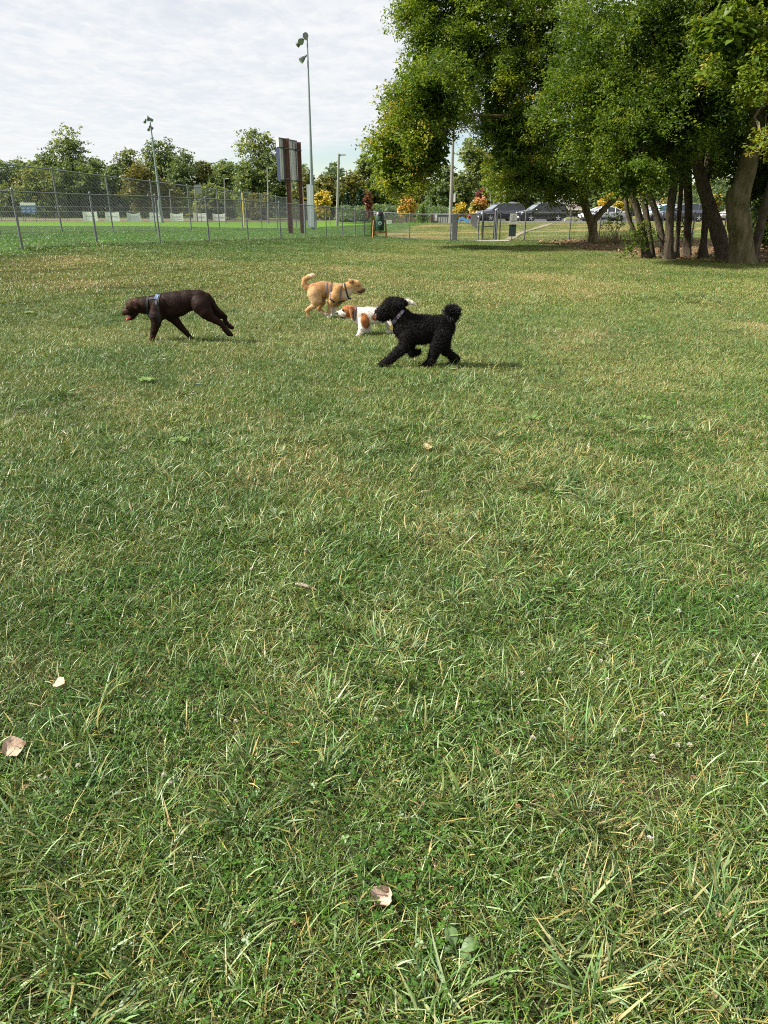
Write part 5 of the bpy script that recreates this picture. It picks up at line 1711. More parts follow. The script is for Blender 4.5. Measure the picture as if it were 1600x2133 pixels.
ASPH = mat('car park asphalt', (.045, .045, .047), .9, var=.2, scale=3, bump=.2)
lot_y0 = 74.0
strip('car_park', [(x, lot_y0 + .02 * x) for x in np.linspace(7, 90, 60)], [(x, 92) for x in np.linspace(7, 90, 60)], .04, ASPH, sub=16)
KERB = mat('pale concrete kerb', (.42, .41, .38), .85, var=.1)
mb = MB()
for x in np.linspace(7, 88, 55):
    y = lot_y0 + .02 * x; mb.box((x + .75, y - .1, float(gz(x, y)) + .03), (1.5, .16, .22))
o = mb.build('kerb', KERB, None, 'structure')
DIRT = mat('worn bare earth and concrete', (.15, .135, .07), .95, var=.2, scale=3, bump=.4, col2=(.23, .20, .135))
PP = [on(x, y) for x, y in ((1050, 502), (1062, 496), (1078, 489), (1097, 482), (1118, 475), (1135, 470), (1148, 466))]
strip('path', [(p.x - .20 + .1 * math.sin(i * 2.1), p.y) for i, p in enumerate(PP)], [(p.x + .20 + .12 * math.sin(i * 1.7), p.y - .2) for i, p in enumerate(PP)], .045, DIRT, sub=5)
SLAB = mat('concrete slab', (.27, .245, .20), .9, var=.15, scale=3, bump=.3)
strip('gate_slab', [(x, 41.2) for x in np.linspace(4.9, 6.6, 6)], [(x, 39.4) for x in np.linspace(4.9, 6.6, 6)], .052, SLAB, sub=4)
WARN = mat('brown infield dirt', (.17, .12, .09), .95, var=.15, scale=.5)
strip('dirt_track', [(x, 150) for x in np.linspace(-75, 2, 40)], [(x, 133.5) for x in np.linspace(-75, 2, 40)], .05, WARN, sub=6)
ROOF = mat('brown roof shingles', (.13, .105, .090), .9, var=.2, scale=3, stretch=(1, 1, 6))
WALL = mat('pale tan siding', (.33, .28, .22), .85, var=.1)


def house(x, ye, yt, w, Y, label, cupola):
    b = foot(x, 458, Y); ze = at(x, ye, Y).z; zr = at(x, yt, Y).z; W = w * Y / 1607
    e = thing('house', b, label, 'house')
    D = 8.0
    mb = MB(); mb.box((b.x, b.y + D / 2, (b.z + ze) / 2), (W * .86, D * .9, ze - b.z)); mb.build('wall', WALL, e)
    mb = MB(); y0 = b.y - .4; y1 = b.y + D + .4; ym = (y0 + y1) / 2
    P = [(b.x - W / 2, y0, ze), (b.x + W / 2, y0, ze), (b.x + W / 2, y1, ze), (b.x - W / 2, y1, ze), (b.x - W * .16, ym, zr), (b.x + W * .16, ym, zr)]
    mb.add(P, [(0, 1, 5, 4), (1, 2, 5), (2, 3, 4, 5), (3, 0, 4), (3, 2, 1, 0)]); mb.build('roof', ROOF, e)
    mb = MB(); mb.box((b.x, y0 + .05, ze - .08), (W * .99, .12, .2)); mb.build('gutter', WHITE, e)
    for dx in (-.25, .2):
        mb = MB(); mb.box((b.x + dx * W, b.y + D * .05 - .03, b.z + (ze - b.z) * .55), (1.2, .1, 1.2)); f = mb.build('window', WHITE, e)
        mb = MB(); mb.box((b.x + dx * W, b.y + D * .05 - .085, b.z + (ze - b.z) * .55), (1.0, .03, 1.0)); mb.build('pane', GLASS, f)
    if cupola:
        mb = MB(); mb.box((b.x - W * .14, ym - .6, zr + .1), (.9, .9, .9)); mb.box((b.x - W * .14, ym - .6, zr + .6), (1.1, 1.1, .12)); mb.build('cupola', WHITE, e)


GLASS = mat('dark tinted glass', (.025, .032, .038), .08, var=.1, spec=.8)
house(1182, 435, 416, 72, 108, 'brown hip-roofed house with white cupola behind the dark car', True)
house(1400, 434, 414, 60, 112, 'brown-roofed house glimpsed between the maple trunks', False)
# ================================================================== cars
TYRE = mat('tyre rubber', (.012, .012, .013), .85)
RIM = mat('alloy wheel', (.55, .56, .58), .3, metal=.8)
DARKP = mat('black plastic trim', (.018, .018, .02), .6)
HEADL = mat('headlamp lens', (.75, .77, .78), .12)
TAILL = mat('red tail lamp', (.35, .015, .015), .2)
PLATE = mat('number plate', (.6, .6, .6), .5)


def paint(name, c, metal=.25):
    m = mat(name, c, .28, metal=metal, var=.03, spec=.6)
    b = m.node_tree.nodes['Principled BSDF']
    b.inputs['Coat Weight'].default_value = 0.8
    b.inputs['Coat Roughness'].default_value = 0.06
    return m


def loft(mb, secs, smooth=True):
    n = len(secs[0]); V = [p for s in secs for p in s]; F = []
    for i in range(len(secs) - 1):
        for k in range(n):
            k2 = (k + 1) % n
            F.append((i * n + k, i * n + k2, (i + 1) * n + k2, (i + 1) * n + k))
    mb.add(V, F, smooth)
    mb.add(secs[0], [tuple(range(n - 1, -1, -1))]); mb.add(secs[-1], [tuple(range(n))])


def make_car(name, label, x, yb, Y, yaw, kind, pm, glass=None, rails=False):
    """car standing with its middle over photo pixel x at distance Y; yaw = heading in degrees (180 = to the left)"""
    p = foot(x, yb, Y)
    base = Vector((p.x, p.y, float(gz(p.x, p.y)) + .045))
    e = thing(name, base, label, 'car', 'cars parked along the far lot')
    c, s = math.cos(R(yaw)), math.sin(R(yaw))
    M = Matrix(((c, -s, 0), (s, c, 0), (0, 0, 1)))
    glass = glass or GLASS
    W = {'suv': .96, 'sedan': .90, 'hatch': .91}[kind]
    # stations: x, bottom, shoulder height, half width
    if kind == 'suv':
        st = [(-2.42, .55, .95, .72), (-2.36, .38, 1.08, .88), (-2.0, .30, 1.14, .95), (-1.0, .27, 1.12, .96), (.4, .27, 1.10, .96), (1.25, .28, 1.10, .95), (1.9, .30, 1.05, .92), (2.28, .36, .98, .85), (2.42, .48, .80, .70)]
        gh = [(-2.36, 1.10, .84), (-2.05, 1.66, .72), (-1.2, 1.75, .72), (.1, 1.74, .71), (.55, 1.66, .70), (1.30, 1.11, .82)]
        wx = (-1.42, 1.48); wr = .39; belt = 1.11
    elif kind == 'hatch':
        st = [(-2.20, .52, .90, .70), (-2.14, .36, 1.05, .85), (-1.7, .28, 1.10, .90), (-.8, .25, 1.06, .91), (.5, .25, 1.02, .91), (1.2, .27, 1.00, .90), (1.8, .30, .92, .86), (2.12, .36, .82, .78), (2.22, .45, .68, .62)]
        gh = [(-2.12, 1.08, .80), (-1.72, 1.52, .68), (-1.0, 1.62, .67), (.0, 1.60, .66), (.45, 1.50, .65), (1.35, 1.02, .78)]
        wx = (-1.32, 1.36); wr = .35; belt = 1.06
    else:
        st = [(-2.38, .50, .82, .66), (-2.30, .34, .96, .82), (-1.8, .26, 1.00, .89), (-.8, .23, .97, .90), (.5, .23, .95, .90), (1.2, .24, .94, .89), (1.85, .28, .86, .85), (2.25, .34, .74, .76), (2.36, .44, .62, .60)]
        gh = [(-1.72, 1.00, .78), (-1.05, 1.36, .64), (-.6, 1.44, .62), (.1, 1.44, .62), (.45, 1.38, .62), (1.32, .95, .76)]
        wx = (-1.38, 1.42); wr = .33; belt = .98

    def tw(v): return base + M @ Vector(v)

    # painted body shell
    mb = MB(); secs = []
    for (xx, zb, zt, hw) in st:
        zm_ = zb + (zt - zb) * .55
        half = [(hw * .72, zb), (hw * .95, zb + .10), (hw, zm_), (hw * .97, zt - .10), (hw * .86, zt - .01), (hw * .45, zt + .025)]
        secs.append([tw((xx, y_, z_)) for y_, z_ in half] + [tw((xx, -y_, z_)) for y_, z_ in half[::-1]])
    loft(mb, secs)
    mb.build('body', pm, e)
    # glass house
    mb = MB(); secs = []
    for i, (xx, zt, hw) in enumerate(gh):
        secs.append([tw((xx, .86 * W, belt - .06)) if i in (0, len(gh) - 1) else tw((xx, .89 * W, belt - .06)), tw((xx, hw + .03, zt - .05)), tw((xx, hw * .6, zt)), tw((xx, -hw * .6, zt)), tw((xx, -hw - .03, zt - .05)), tw((xx, -.89 * W, belt - .06))])
    loft(mb, secs, False)
    mb.build('windows', glass, e)
    # windscreen, sloping and a little proud of the glass house: it mirrors the sky
    a_, b_ = gh[-1], gh[-2]
    mb = MB()
    q0 = [tw((a_[0] + .02, sy_ * .74 * W, belt + .03)) for sy_ in (1, -1)]; q1 = [tw((b_[0] + .06, sy_ * (b_[2] - .03), b_[1] - .07)) for sy_ in (-1, 1)]
    mb.prism(q0 + q1, M @ Vector((.012, 0, .012)))
    mb.build('windscreen', SKYGLASS, e)
    # roof skin, a little proud
    mb = MB(); secs = []
    for (xx, zt, hw) in gh[1:-1]:
        secs.append([tw((xx, hw + .045, zt - .075)), tw((xx, hw + .03, zt - .02)), tw((xx, hw * .6, zt + .025)), tw((xx, -hw * .6, zt + .025)), tw((xx, -hw - .03, zt - .02)), tw((xx, -hw - .045, zt - .075))])
    loft(mb, secs)
    mb.build('roof', pm, e)
    for sy in (1, -1):
        # pillars
        pl = MB()
        for (xb, xt_i) in ((gh[-1][0], -2), (gh[0][0], 1)):
            q = gh[xt_i]
            pl.tube([tw((xb, sy * .87 * W, belt)), tw((q[0], sy * (q[2] + .035), q[1] - .04))], .055, 5)
        for xb in (-.12,) + ((-1.25,) if kind != 'sedan' else (-.95,)):
            zt = np.interp(xb, [g_[0] for g_ in gh], [g_[1] for g_ in gh]); hw = np.interp(xb, [g_[0] for g_ in gh], [g_[2] for g_ in gh])
            pl.tube([tw((xb, sy * .895 * W, belt - .03)), tw((xb - .03, sy * (hw + .032), zt - .05))], .04, 5)
        pl.build('pillars', pm, e)
        mb = MB(); mb.sphere(tw((.95, sy * (W + .06), belt + .02)), .10, 8, 5, (1, 1, .75)); mb.build('mirror', pm if kind != 'suv' else PALE, e)
        mb = MB(); mb.sphere(tw((st[-2][0] + .02, sy * st[-2][3] * .86, st[-2][2] - .10)), .13, 8, 5, (.7, 1.1, .55), M); mb.build('headlight', HEADL, e)
        mb = MB(); mb.sphere(tw((st[1][0] + .03, sy * st[1][3] * .93, st[1][2] - .05)), .13, 8, 5, (.5, .7, 1.2), M); mb.build('tail_light', TAILL, e)
        mb = MB(); mb.box(tw((.05, sy * (W * .985), .36)), (2.3, .05, .16), M); mb.build('sill', DARKP, e)
        for xx in wx:
            hub = Vector((xx, sy * (W - .03), wr))
            mb = MB(); mb.tube([tw(hub + Vector((0, -sy * .2, .03))), tw(hub + Vector((0, sy * .02, .03)))], wr * 1.16, 18); mb.build('wheel_arch', DARKP, e)
            mb = MB(); mb.tube([tw(hub + Vector((0, -sy * .16, 0))), tw(hub + Vector((0, -sy * .0, 0))), tw(hub + Vector((0, sy * .045, 0)))], [wr, wr, wr * .88], 18); wh = mb.build('wheel', TYRE, e)
            mb = MB(); q = hub + Vector((0, sy * .05, 0))
            for k in range(5):
                a = 6.283 * k / 5 + .3
                mb.box(tw(q + Vector((wr * .34 * math.cos(a), 0, wr * .34 * math.sin(a)))), (wr * .62, .03, wr * .22), M @ Matrix.Rotation(-a, 3, 'Y'))
            mb.tube([tw(q + Vector((0, -sy * .02, 0))), tw(q + Vector((0, sy * .02, 0)))], wr * .18, 8)
            mb.build('rim', RIM, wh)
        if rails:
            mb = MB(); mb.tube([tw((-1.8, sy * .62, 1.76)), tw((-1.0, sy * .63, 1.81)), tw((.2, sy * .62, 1.78))], .022, 5); mb.build('roof_rail', PALE, e)
        for xx in (-.12, .9):
            pass
    mb = MB(); f = st[-2]; mb.box(tw((f[0] + .09, 0, f[2] - .22)), (.08, f[3] * 1.1, .20), M); mb.build('grille', DARKP, e)
    mb = MB(); mb.box(tw((st[-1][0] + .01, 0, .50)), (.04, .46, .13), M); mb.build('number_plate', PLATE, e)
    mb = MB(); mb.box(tw((st[-1][0] - .06, 0, .40)), (.14, st[-1][3] * 1.7, .16), M); mb.build('bumper', DARKP, e)
    return e


P_GREY = paint('grey car paint', (.048, .054, .068)); P_DARK = paint('charcoal car paint', (.020, .023, .029)); P_WHITE = paint('white car paint', (.66, .67, .68), 0.0)
P_SILVER = paint('silver car paint', (.46, .45, .42), .4); P_BLUEGREY = paint('blue-grey car paint', (.07, .078, .11)); P_TEAL = paint('pearl white car paint', (.70, .70, .70), 0.0)
SKYGLASS = mat('windscreen glass', (.42, .47, .50), .12, metal=.85, var=.05)
make_car('parked_car', 'grey boxy car left of the other dark one, nearest the gate', 1041, 464, 79.5, 196, 'suv', P_GREY, rails=True)
make_car('parked_car', 'charcoal tall car with bright spoked wheels in front of the brown roof', 1126, 463.5, 77.0, 192, 'suv', P_DARK, rails=True)
make_car('parked_car', 'white sedan behind the forked maple trunk', 1254, 463, 77.5, 190, 'sedan', P_WHITE)
make_car('parked_car', 'pearl white car with teal windscreen, mostly hidden behind trunks', 1375, 463, 79, 195, 'hatch', P_TEAL, mat('teal tinted glass', (.08, .22, .25), .08))
make_car('parked_car', 'blue-grey hatchback behind the trunks with red tail lamp showing', 1418, 463, 75.2, 184, 'hatch', P_BLUEGREY)
make_car('parked_car', 'silver sedan behind the thickest trunk', 1540, 463, 75.5, 187, 'sedan', P_SILVER)
# ================================================================== dogs: one continuous implicit surface each
def surface_nets(Fv, org, h):
    ins = Fv < 0
    nx_, ny_, nz_ = Fv.shape
    cnt = np.zeros((nx_ - 1, ny_ - 1, nz_ - 1)); acc = np.zeros((nx_ - 1, ny_ - 1, nz_ - 1, 3))
    corners = [(i, j, k) for i in (0, 1) for j in (0, 1) for k in (0, 1)]

    def sl(c): return Fv[c[0]:nx_ - 1 + c[0], c[1]:ny_ - 1 + c[1], c[2]:nz_ - 1 + c[2]]
    for a in corners:
        for ax in range(3):
            if a[ax] == 0:
                b = list(a); b[ax] = 1
                fa, fb = sl(a), sl(tuple(b))
                m = (fa < 0) != (fb < 0)
                t = np.where(m, fa / np.where(m, fa - fb, 1), 0)
                for d in range(3):
                    acc[..., d] += np.where(m, a[d] + (t if d == ax else 0), 0)
                cnt += m
    act = cnt > 0
    vid = -np.ones(act.shape, np.int64); vid[act] = np.arange(act.sum())
    ii = np.argwhere(act)
    V = (ii + acc[act] / cnt[act][:, None]) * h + org
    Q = []
    for ax in range(3):
        u, v = (ax + 1) % 3, (ax + 2) % 3
        s0 = [slice(1, -1)] * 3; s1 = [slice(1, -1)] * 3
        s0[ax] = slice(0, -1); s1[ax] = slice(1, None)
        a, b = ins[tuple(s0)], ins[tuple(s1)]
        for flip, m in ((False, a & ~b), (True, ~a & b)):
            g_ = np.argwhere(m)
            if not len(g_): continue
            for d in (u, v): g_[:, d] += 1

            def cell(du, dv):
                q = g_.copy(); q[:, u] -= du; q[:, v] -= dv
                return vid[q[:, 0], q[:, 1], q[:, 2]]
            quad = np.stack([cell(1, 1), cell(0, 1), cell(0, 0), cell(1, 0)], 1)
            Q.append(quad[:, ::-1] if flip else quad)
    Fq = np.concatenate(Q)
    return V, Fq[(Fq >= 0).all(1)]


class Dog:
    """shape traced in a zoom's pixels: (zx, zy) -> photo pixel -> the dog's own upright plane, offsets across it in metres"""

    def __init__(self, zx0, zy0, k, Y, label, name='dog', yaw=0.0):
        self.z = (zx0, zy0, k); self.Y = Y; self.yaw = yaw
        self.label = label
        self.prims = []
        self.mpp = None

    def P(self, zx, zy, off=0.0):
        x0, y0, k = self.z
        return np.array(at(x0 + zx * k, y0 + zy * k, self.Y)) + np.array([0, off, 0])

    def start(self, zfx, zfy):
        p = self.P(zfx, zfy)
        self.mpp = float(np.linalg.norm(self.P(1000, 500) - self.P(0, 500))) / 1000
        self.base = Vector((p[0], self.Y, tz(p[0], self.Y)))
        self.e = thing('dog', self.base, self.label, 'dog')

    def chain(self, pts, off=0.0, sd=1.0, k=0.02):
        """pts: (zx, zy, r_zoom_px[, off])"""
        Q = [(self.P(p[0], p[1], p[3] if len(p) > 3 else off), p[2] * self.mpp) for p in pts]
        for i in range(max(1, len(Q) - 1)):
            a, ra = Q[i]; b, rb = Q[min(i + 1, len(Q) - 1)]
            self.prims.append((a, ra, b, rb, sd, k))

    def solve(self, h=0.008, noise=None):
        lo = np.min([np.minimum(p[0] - p[1], p[2] - p[3]) for p in self.prims], 0) - 0.05
        hi = np.max([np.maximum(p[0] + p[1], p[2] + p[3]) for p in self.prims], 0) + 0.05
        n = np.ceil((hi - lo) / h).astype(int) + 1
        ax = [lo[d] + np.arange(n[d]) * h for d in range(3)]
        Fv = np.full(n, 1.0)
        for a, ra, b, rb, sd, k in self.prims:
            m = 0.06
            l = np.minimum(a - ra, b - rb) - m; u = np.maximum(a + ra, b + rb) + m
            s = [slice(max(0, int((l[d] - lo[d]) / h)), min(n[d], int((u[d] - lo[d]) / h) + 2)) for d in range(3)]
            X, Y, Z = np.meshgrid(ax[0][s[0]], ax[1][s[1]], ax[2][s[2]], indexing='ij')
            ab = b - a; L2 = max(1e-9, ab @ ab)
            t = np.clip(((X - a[0]) * ab[0] + (Y - a[1]) * ab[1] + (Z - a[2]) * ab[2]) / L2, 0, 1)
            r = ra + (rb - ra) * t
            d = np.sqrt((X - a[0] - ab[0] * t) ** 2 + ((Y - a[1] - ab[1] * t) / sd) ** 2 + (Z - a[2] - ab[2] * t) ** 2) - r
            f0 = Fv[tuple(s)]
            hh = np.clip(0.5 + 0.5 * (f0 - d) / k, 0, 1)
            Fv[tuple(s)] = f0 * (1 - hh) + d * hh - k * hh * (1 - hh)
        if noise is not None:
            X, Y, Z = np.meshgrid(*ax, indexing='ij')
            near = np.abs(Fv) < 0.05
            Fv[near] += noise(X[near], Y[near], Z[near])
        V, Fq = surface_nets(Fv, lo, h)
        # light smoothing
        for _ in range(1):
            acc = np.zeros_like(V); c = np.zeros(len(V))
            for i in range(4):
                a, b = Fq[:, i], Fq[:, (i + 1) % 4]
                np.add.at(acc, a, V[b]); np.add.at(c, a, 1)
            V = 0.45 * V + 0.55 * acc / np.maximum(c, 1)[:, None] if noise is None else 0.75 * V + 0.25 * acc / np.maximum(c, 1)[:, None]
        self.V, self.F = V, Fq
        self.bvh = BVHTree.FromPolygons([Vector(v) for v in V], [tuple(f) for f in Fq])
        return V, Fq

    def zoom(self, V):
        x0, y0, k = self.z
        # pixels of the vertex pushed onto the dog's plane
        W = V.copy()
        s = self.Y / W[:, 1]
        px, py = project(np.stack([W[:, 0], np.full(len(W), self.Y), W[:, 2]], 1))
        return (px - x0) / k, (py - y0) / k

    def skin(self, material, colour):
        zx, zy = self.zoom(self.V)
        C = colour(zx, zy, self.V - self.P(0, 0))
        self.C = C
        me = np_mesh('body', self.V - np.array(self.base), self.F, True, {'col': ('FLOAT_COLOR', np.concatenate([np.clip(C, 0.002, .9), np.ones((len(C), 1))], 1))})
        self.body = link_mesh('body', me, material, self.e)

    def fur(self, n, length, width, flow, lift, material, sd, curl=0.0, tone=(.75, 1.25)):
        """short hairs rooted on the skin, lying along the flow direction, coloured like the skin under them"""
        r = np.random.default_rng(sd)
        tri = np.concatenate([self.F[:, [0, 1, 2]], self.F[:, [0, 2, 3]]])
        A, B, C_ = self.V[tri[:, 0]], self.V[tri[:, 1]], self.V[tri[:, 2]]
        N = np.cross(B - A, C_ - A); ar = np.linalg.norm(N, axis=1); N /= ar[:, None] + 1e-12
        k = r.choice(len(tri), n, p=ar / ar.sum())
        u, v = r.random(n), r.random(n); sw = u + v > 1; u[sw] = 1 - u[sw]; v[sw] = 1 - v[sw]
        P = A[k] + u[:, None] * (B - A)[k] + v[:, None] * (C_ - A)[k]
        nr = N[k]
        mid = self.V.mean(0)
        d = np.array(flow)[None] + r.normal(0, .35 + curl, (n, 3))
        d -= (d * nr).sum(1, keepdims=True) * nr
        d /= np.linalg.norm(d, axis=1, keepdims=True) + 1e-9
        L = length * r.uniform(.6, 1.3, (n, 1))
        s = np.cross(nr, d)
        m1 = P + d * L * .5 + nr * L * lift * .8
        tip = P + d * L + nr * L * lift + s * L * curl * r.normal(0, 1, (n, 1))
        V = np.stack([P - s * width / 2 - nr * .001, P + s * width / 2 - nr * .001, m1 + s * width * .35, tip, m1 - s * width * .35], 1).reshape(-1, 3)
        F = (np.arange(n) * 5)[:, None] + np.array([[0, 1, 2, 4]]); F2 = (np.arange(n) * 5)[:, None] + np.array([[4, 2, 3, 3]])
        col = self.C[tri[k, 0]] * r.uniform(tone[0], tone[1], (n, 1))
        C = np.concatenate([np.repeat(np.clip(col, .001, .9), 5, 0), np.ones((n * 5, 1))], 1)
        T = np.concatenate([F[:, [0, 1, 2]], F[:, [0, 2, 3]], F2[:, [0, 1, 2]]])
        me = np_mesh('fur', V - np.array(self.base), T, True, {'col': ('FLOAT_COLOR', C)})
        link_mesh('fur', me, material, self.e, kind='stuff')

    def ball(self, name, zx, zy, off, r, m, sc=(1, 1, 1), parent=None):
        mb = MB(); mb.sphere(self.P(zx, zy, off), r * self.mpp, 10, 7, sc)
        return mb.build(name, m, parent or self.e)

    def surf_off(self, zx, zy, side=-1, span=0.5):
        """depth offset of the dog's skin at a zoom pixel on the side facing the camera"""
        p = Vector(self.P(zx, zy, side * span))
        hit = self.bvh.ray_cast(p, Vector((0, -side, 0)))
        return (hit[0].y - self.Y) if hit[0] is not None else 0.0

    def band(self, name, top, bottom, width, m, lift=0.005, n=40, th=0.004, parent=None, span=0.35):
        """strap lying on the skin: a loop through two zoom points (top and bottom of the loop)"""
        a, b = Vector(self.P(*top)), Vector(self.P(*bottom))
        c = (a + b) / 2; up = (a - b).normalized(); side = Vector((0, 1, 0)); ax = up.cross(side).normalized()
        R0 = (a - b).length / 2
        ring = []
        for i in range(n):
            t = 2 * math.pi * i / n
            d = up * math.cos(t) + side * math.sin(t)
            pts = []
            for w in (-.5, .5):
                o = c + ax * (w * width)
                hit = self.bvh.ray_cast(o + d * 0.6, -d)
                rr = (hit[0] - o).dot(d) if hit[0] is not None else R0
                rr = min(max(rr, R0 * 0.35), R0 * 1.15)
                pts.append((o, d, rr))
            rr = (pts[0][2] + pts[1][2]) / 2
            ring.append([(pts[0][0] + d * (pts[0][2] + lift)), (pts[1][0] + d * (pts[1][2] + lift)), (pts[1][0] + d * (pts[1][2] + lift + th)), (pts[0][0] + d * (pts[0][2] + lift + th))])
        mb = MB(); V = [p for r_ in ring for p in r_]; F = []
        for i in range(n):
            j = (i + 1) % n
            for k in range(4):
                k2 = (k + 1) % 4
                F.append((i * 4 + k, i * 4 + k2, j * 4 + k2, j * 4 + k))
        mb.add(V, F, False)
        return mb.build(name, m, parent or self.e)

    def strap(self, name, zpts, width, m, side=-1, lift=0.004, parent=None):
        """open strap following zoom pixels over the skin on one side"""
        V, F = [], []
        P2 = []
        for i in range(len(zpts) - 1):
            for t in np.linspace(0, 1, 5)[:-1]:
                P2.append((zpts[i][0] + (zpts[i + 1][0] - zpts[i][0]) * t, zpts[i][1] + (zpts[i + 1][1] - zpts[i][1]) * t))
        P2.append(zpts[-1])
        for i, (zx, zy) in enumerate(P2):
            a = P2[max(0, i - 1)]; b = P2[min(len(P2) - 1, i + 1)]
            d = np.array([b[0] - a[0], b[1] - a[1]], float); d /= np.linalg.norm(d); nn = np.array([-d[1], d[0]]) * width / 2
            for sg in (-1, 1):
                q = (zx + nn[0] * sg, zy + nn[1] * sg)
                of = self.surf_off(*q, side)
                V.append(Vector(self.P(*q, of + side * lift))); V.append(Vector(self.P(*q, of + side * (lift + .004))))
        for i in range(len(P2) - 1):
            b = i * 4
            F += [(b, b + 2, b + 6, b + 4), (b + 1, b + 5, b + 7, b + 3), (b, b + 4, b + 5, b + 1), (b + 2, b + 3, b + 7, b + 6)]
        mb = MB(); mb.add(V, F); return mb.build(name, m, parent or self.e)


def ell(zx, zy, cx, cy, rx, ry, soft=0.25, rot=0.0):
    c, s = math.cos(rot), math.sin(rot)
    dx, dy = zx - cx, zy - cy
    return sstep(1 + soft, 1 - soft, np.sqrt(((dx * c + dy * s) / rx) ** 2 + ((-dx * s + dy * c) / ry) ** 2))


def lerp(C, col, w):
    return C * (1 - w[:, None]) + np.array(col) * w[:, None]


COAT = vcol_mat('short glossy coat', 0.6, 0.10, bump=.5, bscale=70, sheen=.0, grain=.16, gscale=30, stretch=(.5, 1, 1))
FUR = vcol_mat('short soft coat', 0.75, 0.2, bump=.55, bscale=85, sheen=.2, grain=.10, gscale=26)
CURL = vcol_mat('black woolly curls', 0.8, 0.12, bump=.9, bscale=95, sheen=.0, grain=.3, gscale=60)
NOSE = mat('black wet nose', (.012, .011, .011), .25)
BNOSE = mat('brown nose', (.09, .04, .03), .3)
EYE = mat('dark eye', (.012, .008, .006), .08)
TONGUE = mat('pink tongue', (.52, .10, .11), .35)
BLACKWEB = mat('black webbing', (.008, .008, .009), .75, var=.2)
GREYWEB = mat('grey-violet webbing', (.13, .105, .12), .6)
STEELB = mat('dull steel buckle', (.16, .16, .17), .25, metal=.8)
BLUEH = mat('pale blue patch', (.10, .18, .32), .6)

# ---------------------------------------------------------------- chocolate dog, trotting left
Yd = on(240 + 478 * .1625, 580 + 806 * .1625).y
D = Dog(240, 580, .1625, Yd, 'chocolate brown dog in a black harness trotting left with its tongue out')
D.start(520, 800)
D.chain([(560, 375, 150), (680, 350, 158), (800, 325, 150), (940, 280, 124), (1080, 268, 112), (1160, 285, 92)], 0, .62, .03)
D.chain([(600, 290, 80), (500, 330, 98), (400, 345, 104), (320, 345, 100)], 0, .68, .03)         # neck
D.chain([(290, 330, 84), (225, 345, 82)], 0, .78, .02)                                           # skull
D.chain([(215, 385, 66), (160, 415, 50), (112, 430, 40)], 0, .80, .014)                          # muzzle
D.chain([(250, 440, 46), (215, 492, 34), (178, 520, 20)], 0, .62, .01)                            # lower jaw
D.chain([(100, 428, 22)], 0, .9, .008)
for s in (-1, 1):                                                                                # ears
    D.chain([(245, 300, 26), (285, 320, 34), (300, 360, 28), (302, 395, 10)], s * .084, .36, .005)
D.chain([(545, 470, 95, -.06), (545, 570, 58, -.075), (522, 650, 46, -.075), (505, 720, 34, -.075), (490, 775, 29, -.075), (468, 800, 26, -.075), (450, 808, 20, -.075)], 0, .8, .010)
D.chain([(600, 330, 88, -.085), (545, 440, 74, -.085)], 0, .45, .010)
D.chain([(1085, 300, 86, -.07), (1140, 380, 88, -.08)], 0, .5, .010)
D.chain([(700, 400, 70, -.075), (860, 380, 60, -.06)], 0, .35, .02)
D.chain([(660, 450, 90, .06), (735, 530, 62, .075), (815, 625, 44, .075), (890, 705, 33, .075), (930, 755, 28, .075), (968, 788, 25, .075), (990, 796, 18, .075)], 0, .8, .010)
D.chain([(1110, 340, 118, -.05), (1180, 420, 92, -.07), (1230, 480, 62, -.07), (1310, 530, 45, -.07), (1375, 570, 37, -.07), (1425, 640, 36, -.07), (1470, 690, 36, -.07), (1505, 712, 22, -.07)], 0, .72, .010)
D.chain([(1120, 360, 95, .06), (1215, 445, 60, .085), (1300, 490, 40, .085), (1385, 500, 30, .085), (1395, 570, 28, .085), (1450, 625, 27, .085), (1485, 645, 24, .085)], 0, .72, .015)
D.chain([(1175, 235, 46), (1230, 300, 42), (1300, 395, 32), (1370, 450, 24), (1435, 488, 9)], 0, .9, .02)
D.chain([(985, 385, 24), (1030, 385, 20)], 0, 1, .012)
D.solve(.0075)


def choc(zx, zy, q):
    n = fbm(zx * .02, zy * .02, 5)[:, None]
    C = np.array([.0165, .0074, .0048]) * (0.55 + .95 * n)
    C = lerp(C, (.075, .034, .018), ell(zx, zy, 190, 300, 150, 60, .5) * .5 + 0 * zx)
    C = lerp(C, (.085, .045, .030), ell(zx, zy, 120, 425, 60, 50, .5) * .7)
    C = lerp(C, (.060, .030, .018), ell(zx, zy, 470, 790, 60, 90, .5) * .7)
    C = lerp(C, (.050, .024, .014), ell(zx, zy, 272, 325, 42, 66, .4, -.3) * .8)
    C = lerp(C, (.010, .005, .004), ell(zx, zy, 225, 470, 60, 26, .4, .6) * .8)
    return C


D.skin(COAT, choc)
D.fur(16000, .020, .0030, (1, 0, -.45), .10, COAT, 1, tone=(.7, 1.5))
D.ball('nose', 92, 428, 0, 17, BNOSE, (.8, 1.1, .9))
for s in (-1, 1): D.ball('eye', 165, 375, s * .052, 11, EYE)
mb = MB(); mb.tube([D.P(235, 470), D.P(195, 497), D.P(165, 512), D.P(150, 535)], [.02, .023, .021, .010], 9); mb.build('tongue', TONGUE, D.e)
hn = D.band('harness', (572, 195), (606, 560), .036, BLACKWEB, .004)
D.band('neck_strap', (428, 225), (430, 480), .026, BLACKWEB, .004, parent=hn)
D.strap('side_strap', [(430, 250), (500, 245), (570, 240)], 26, BLACKWEB, parent=hn)
D.strap('side_strap', [(425, 440), (500, 470), (590, 470)], 22, BLACKWEB, parent=hn)
mb = MB(); mb.tube([D.P(520, 212), D.P(545, 192), D.P(570, 186), D.P(592, 205)], .010, 6); mb.build('handle', BLACKWEB, hn)
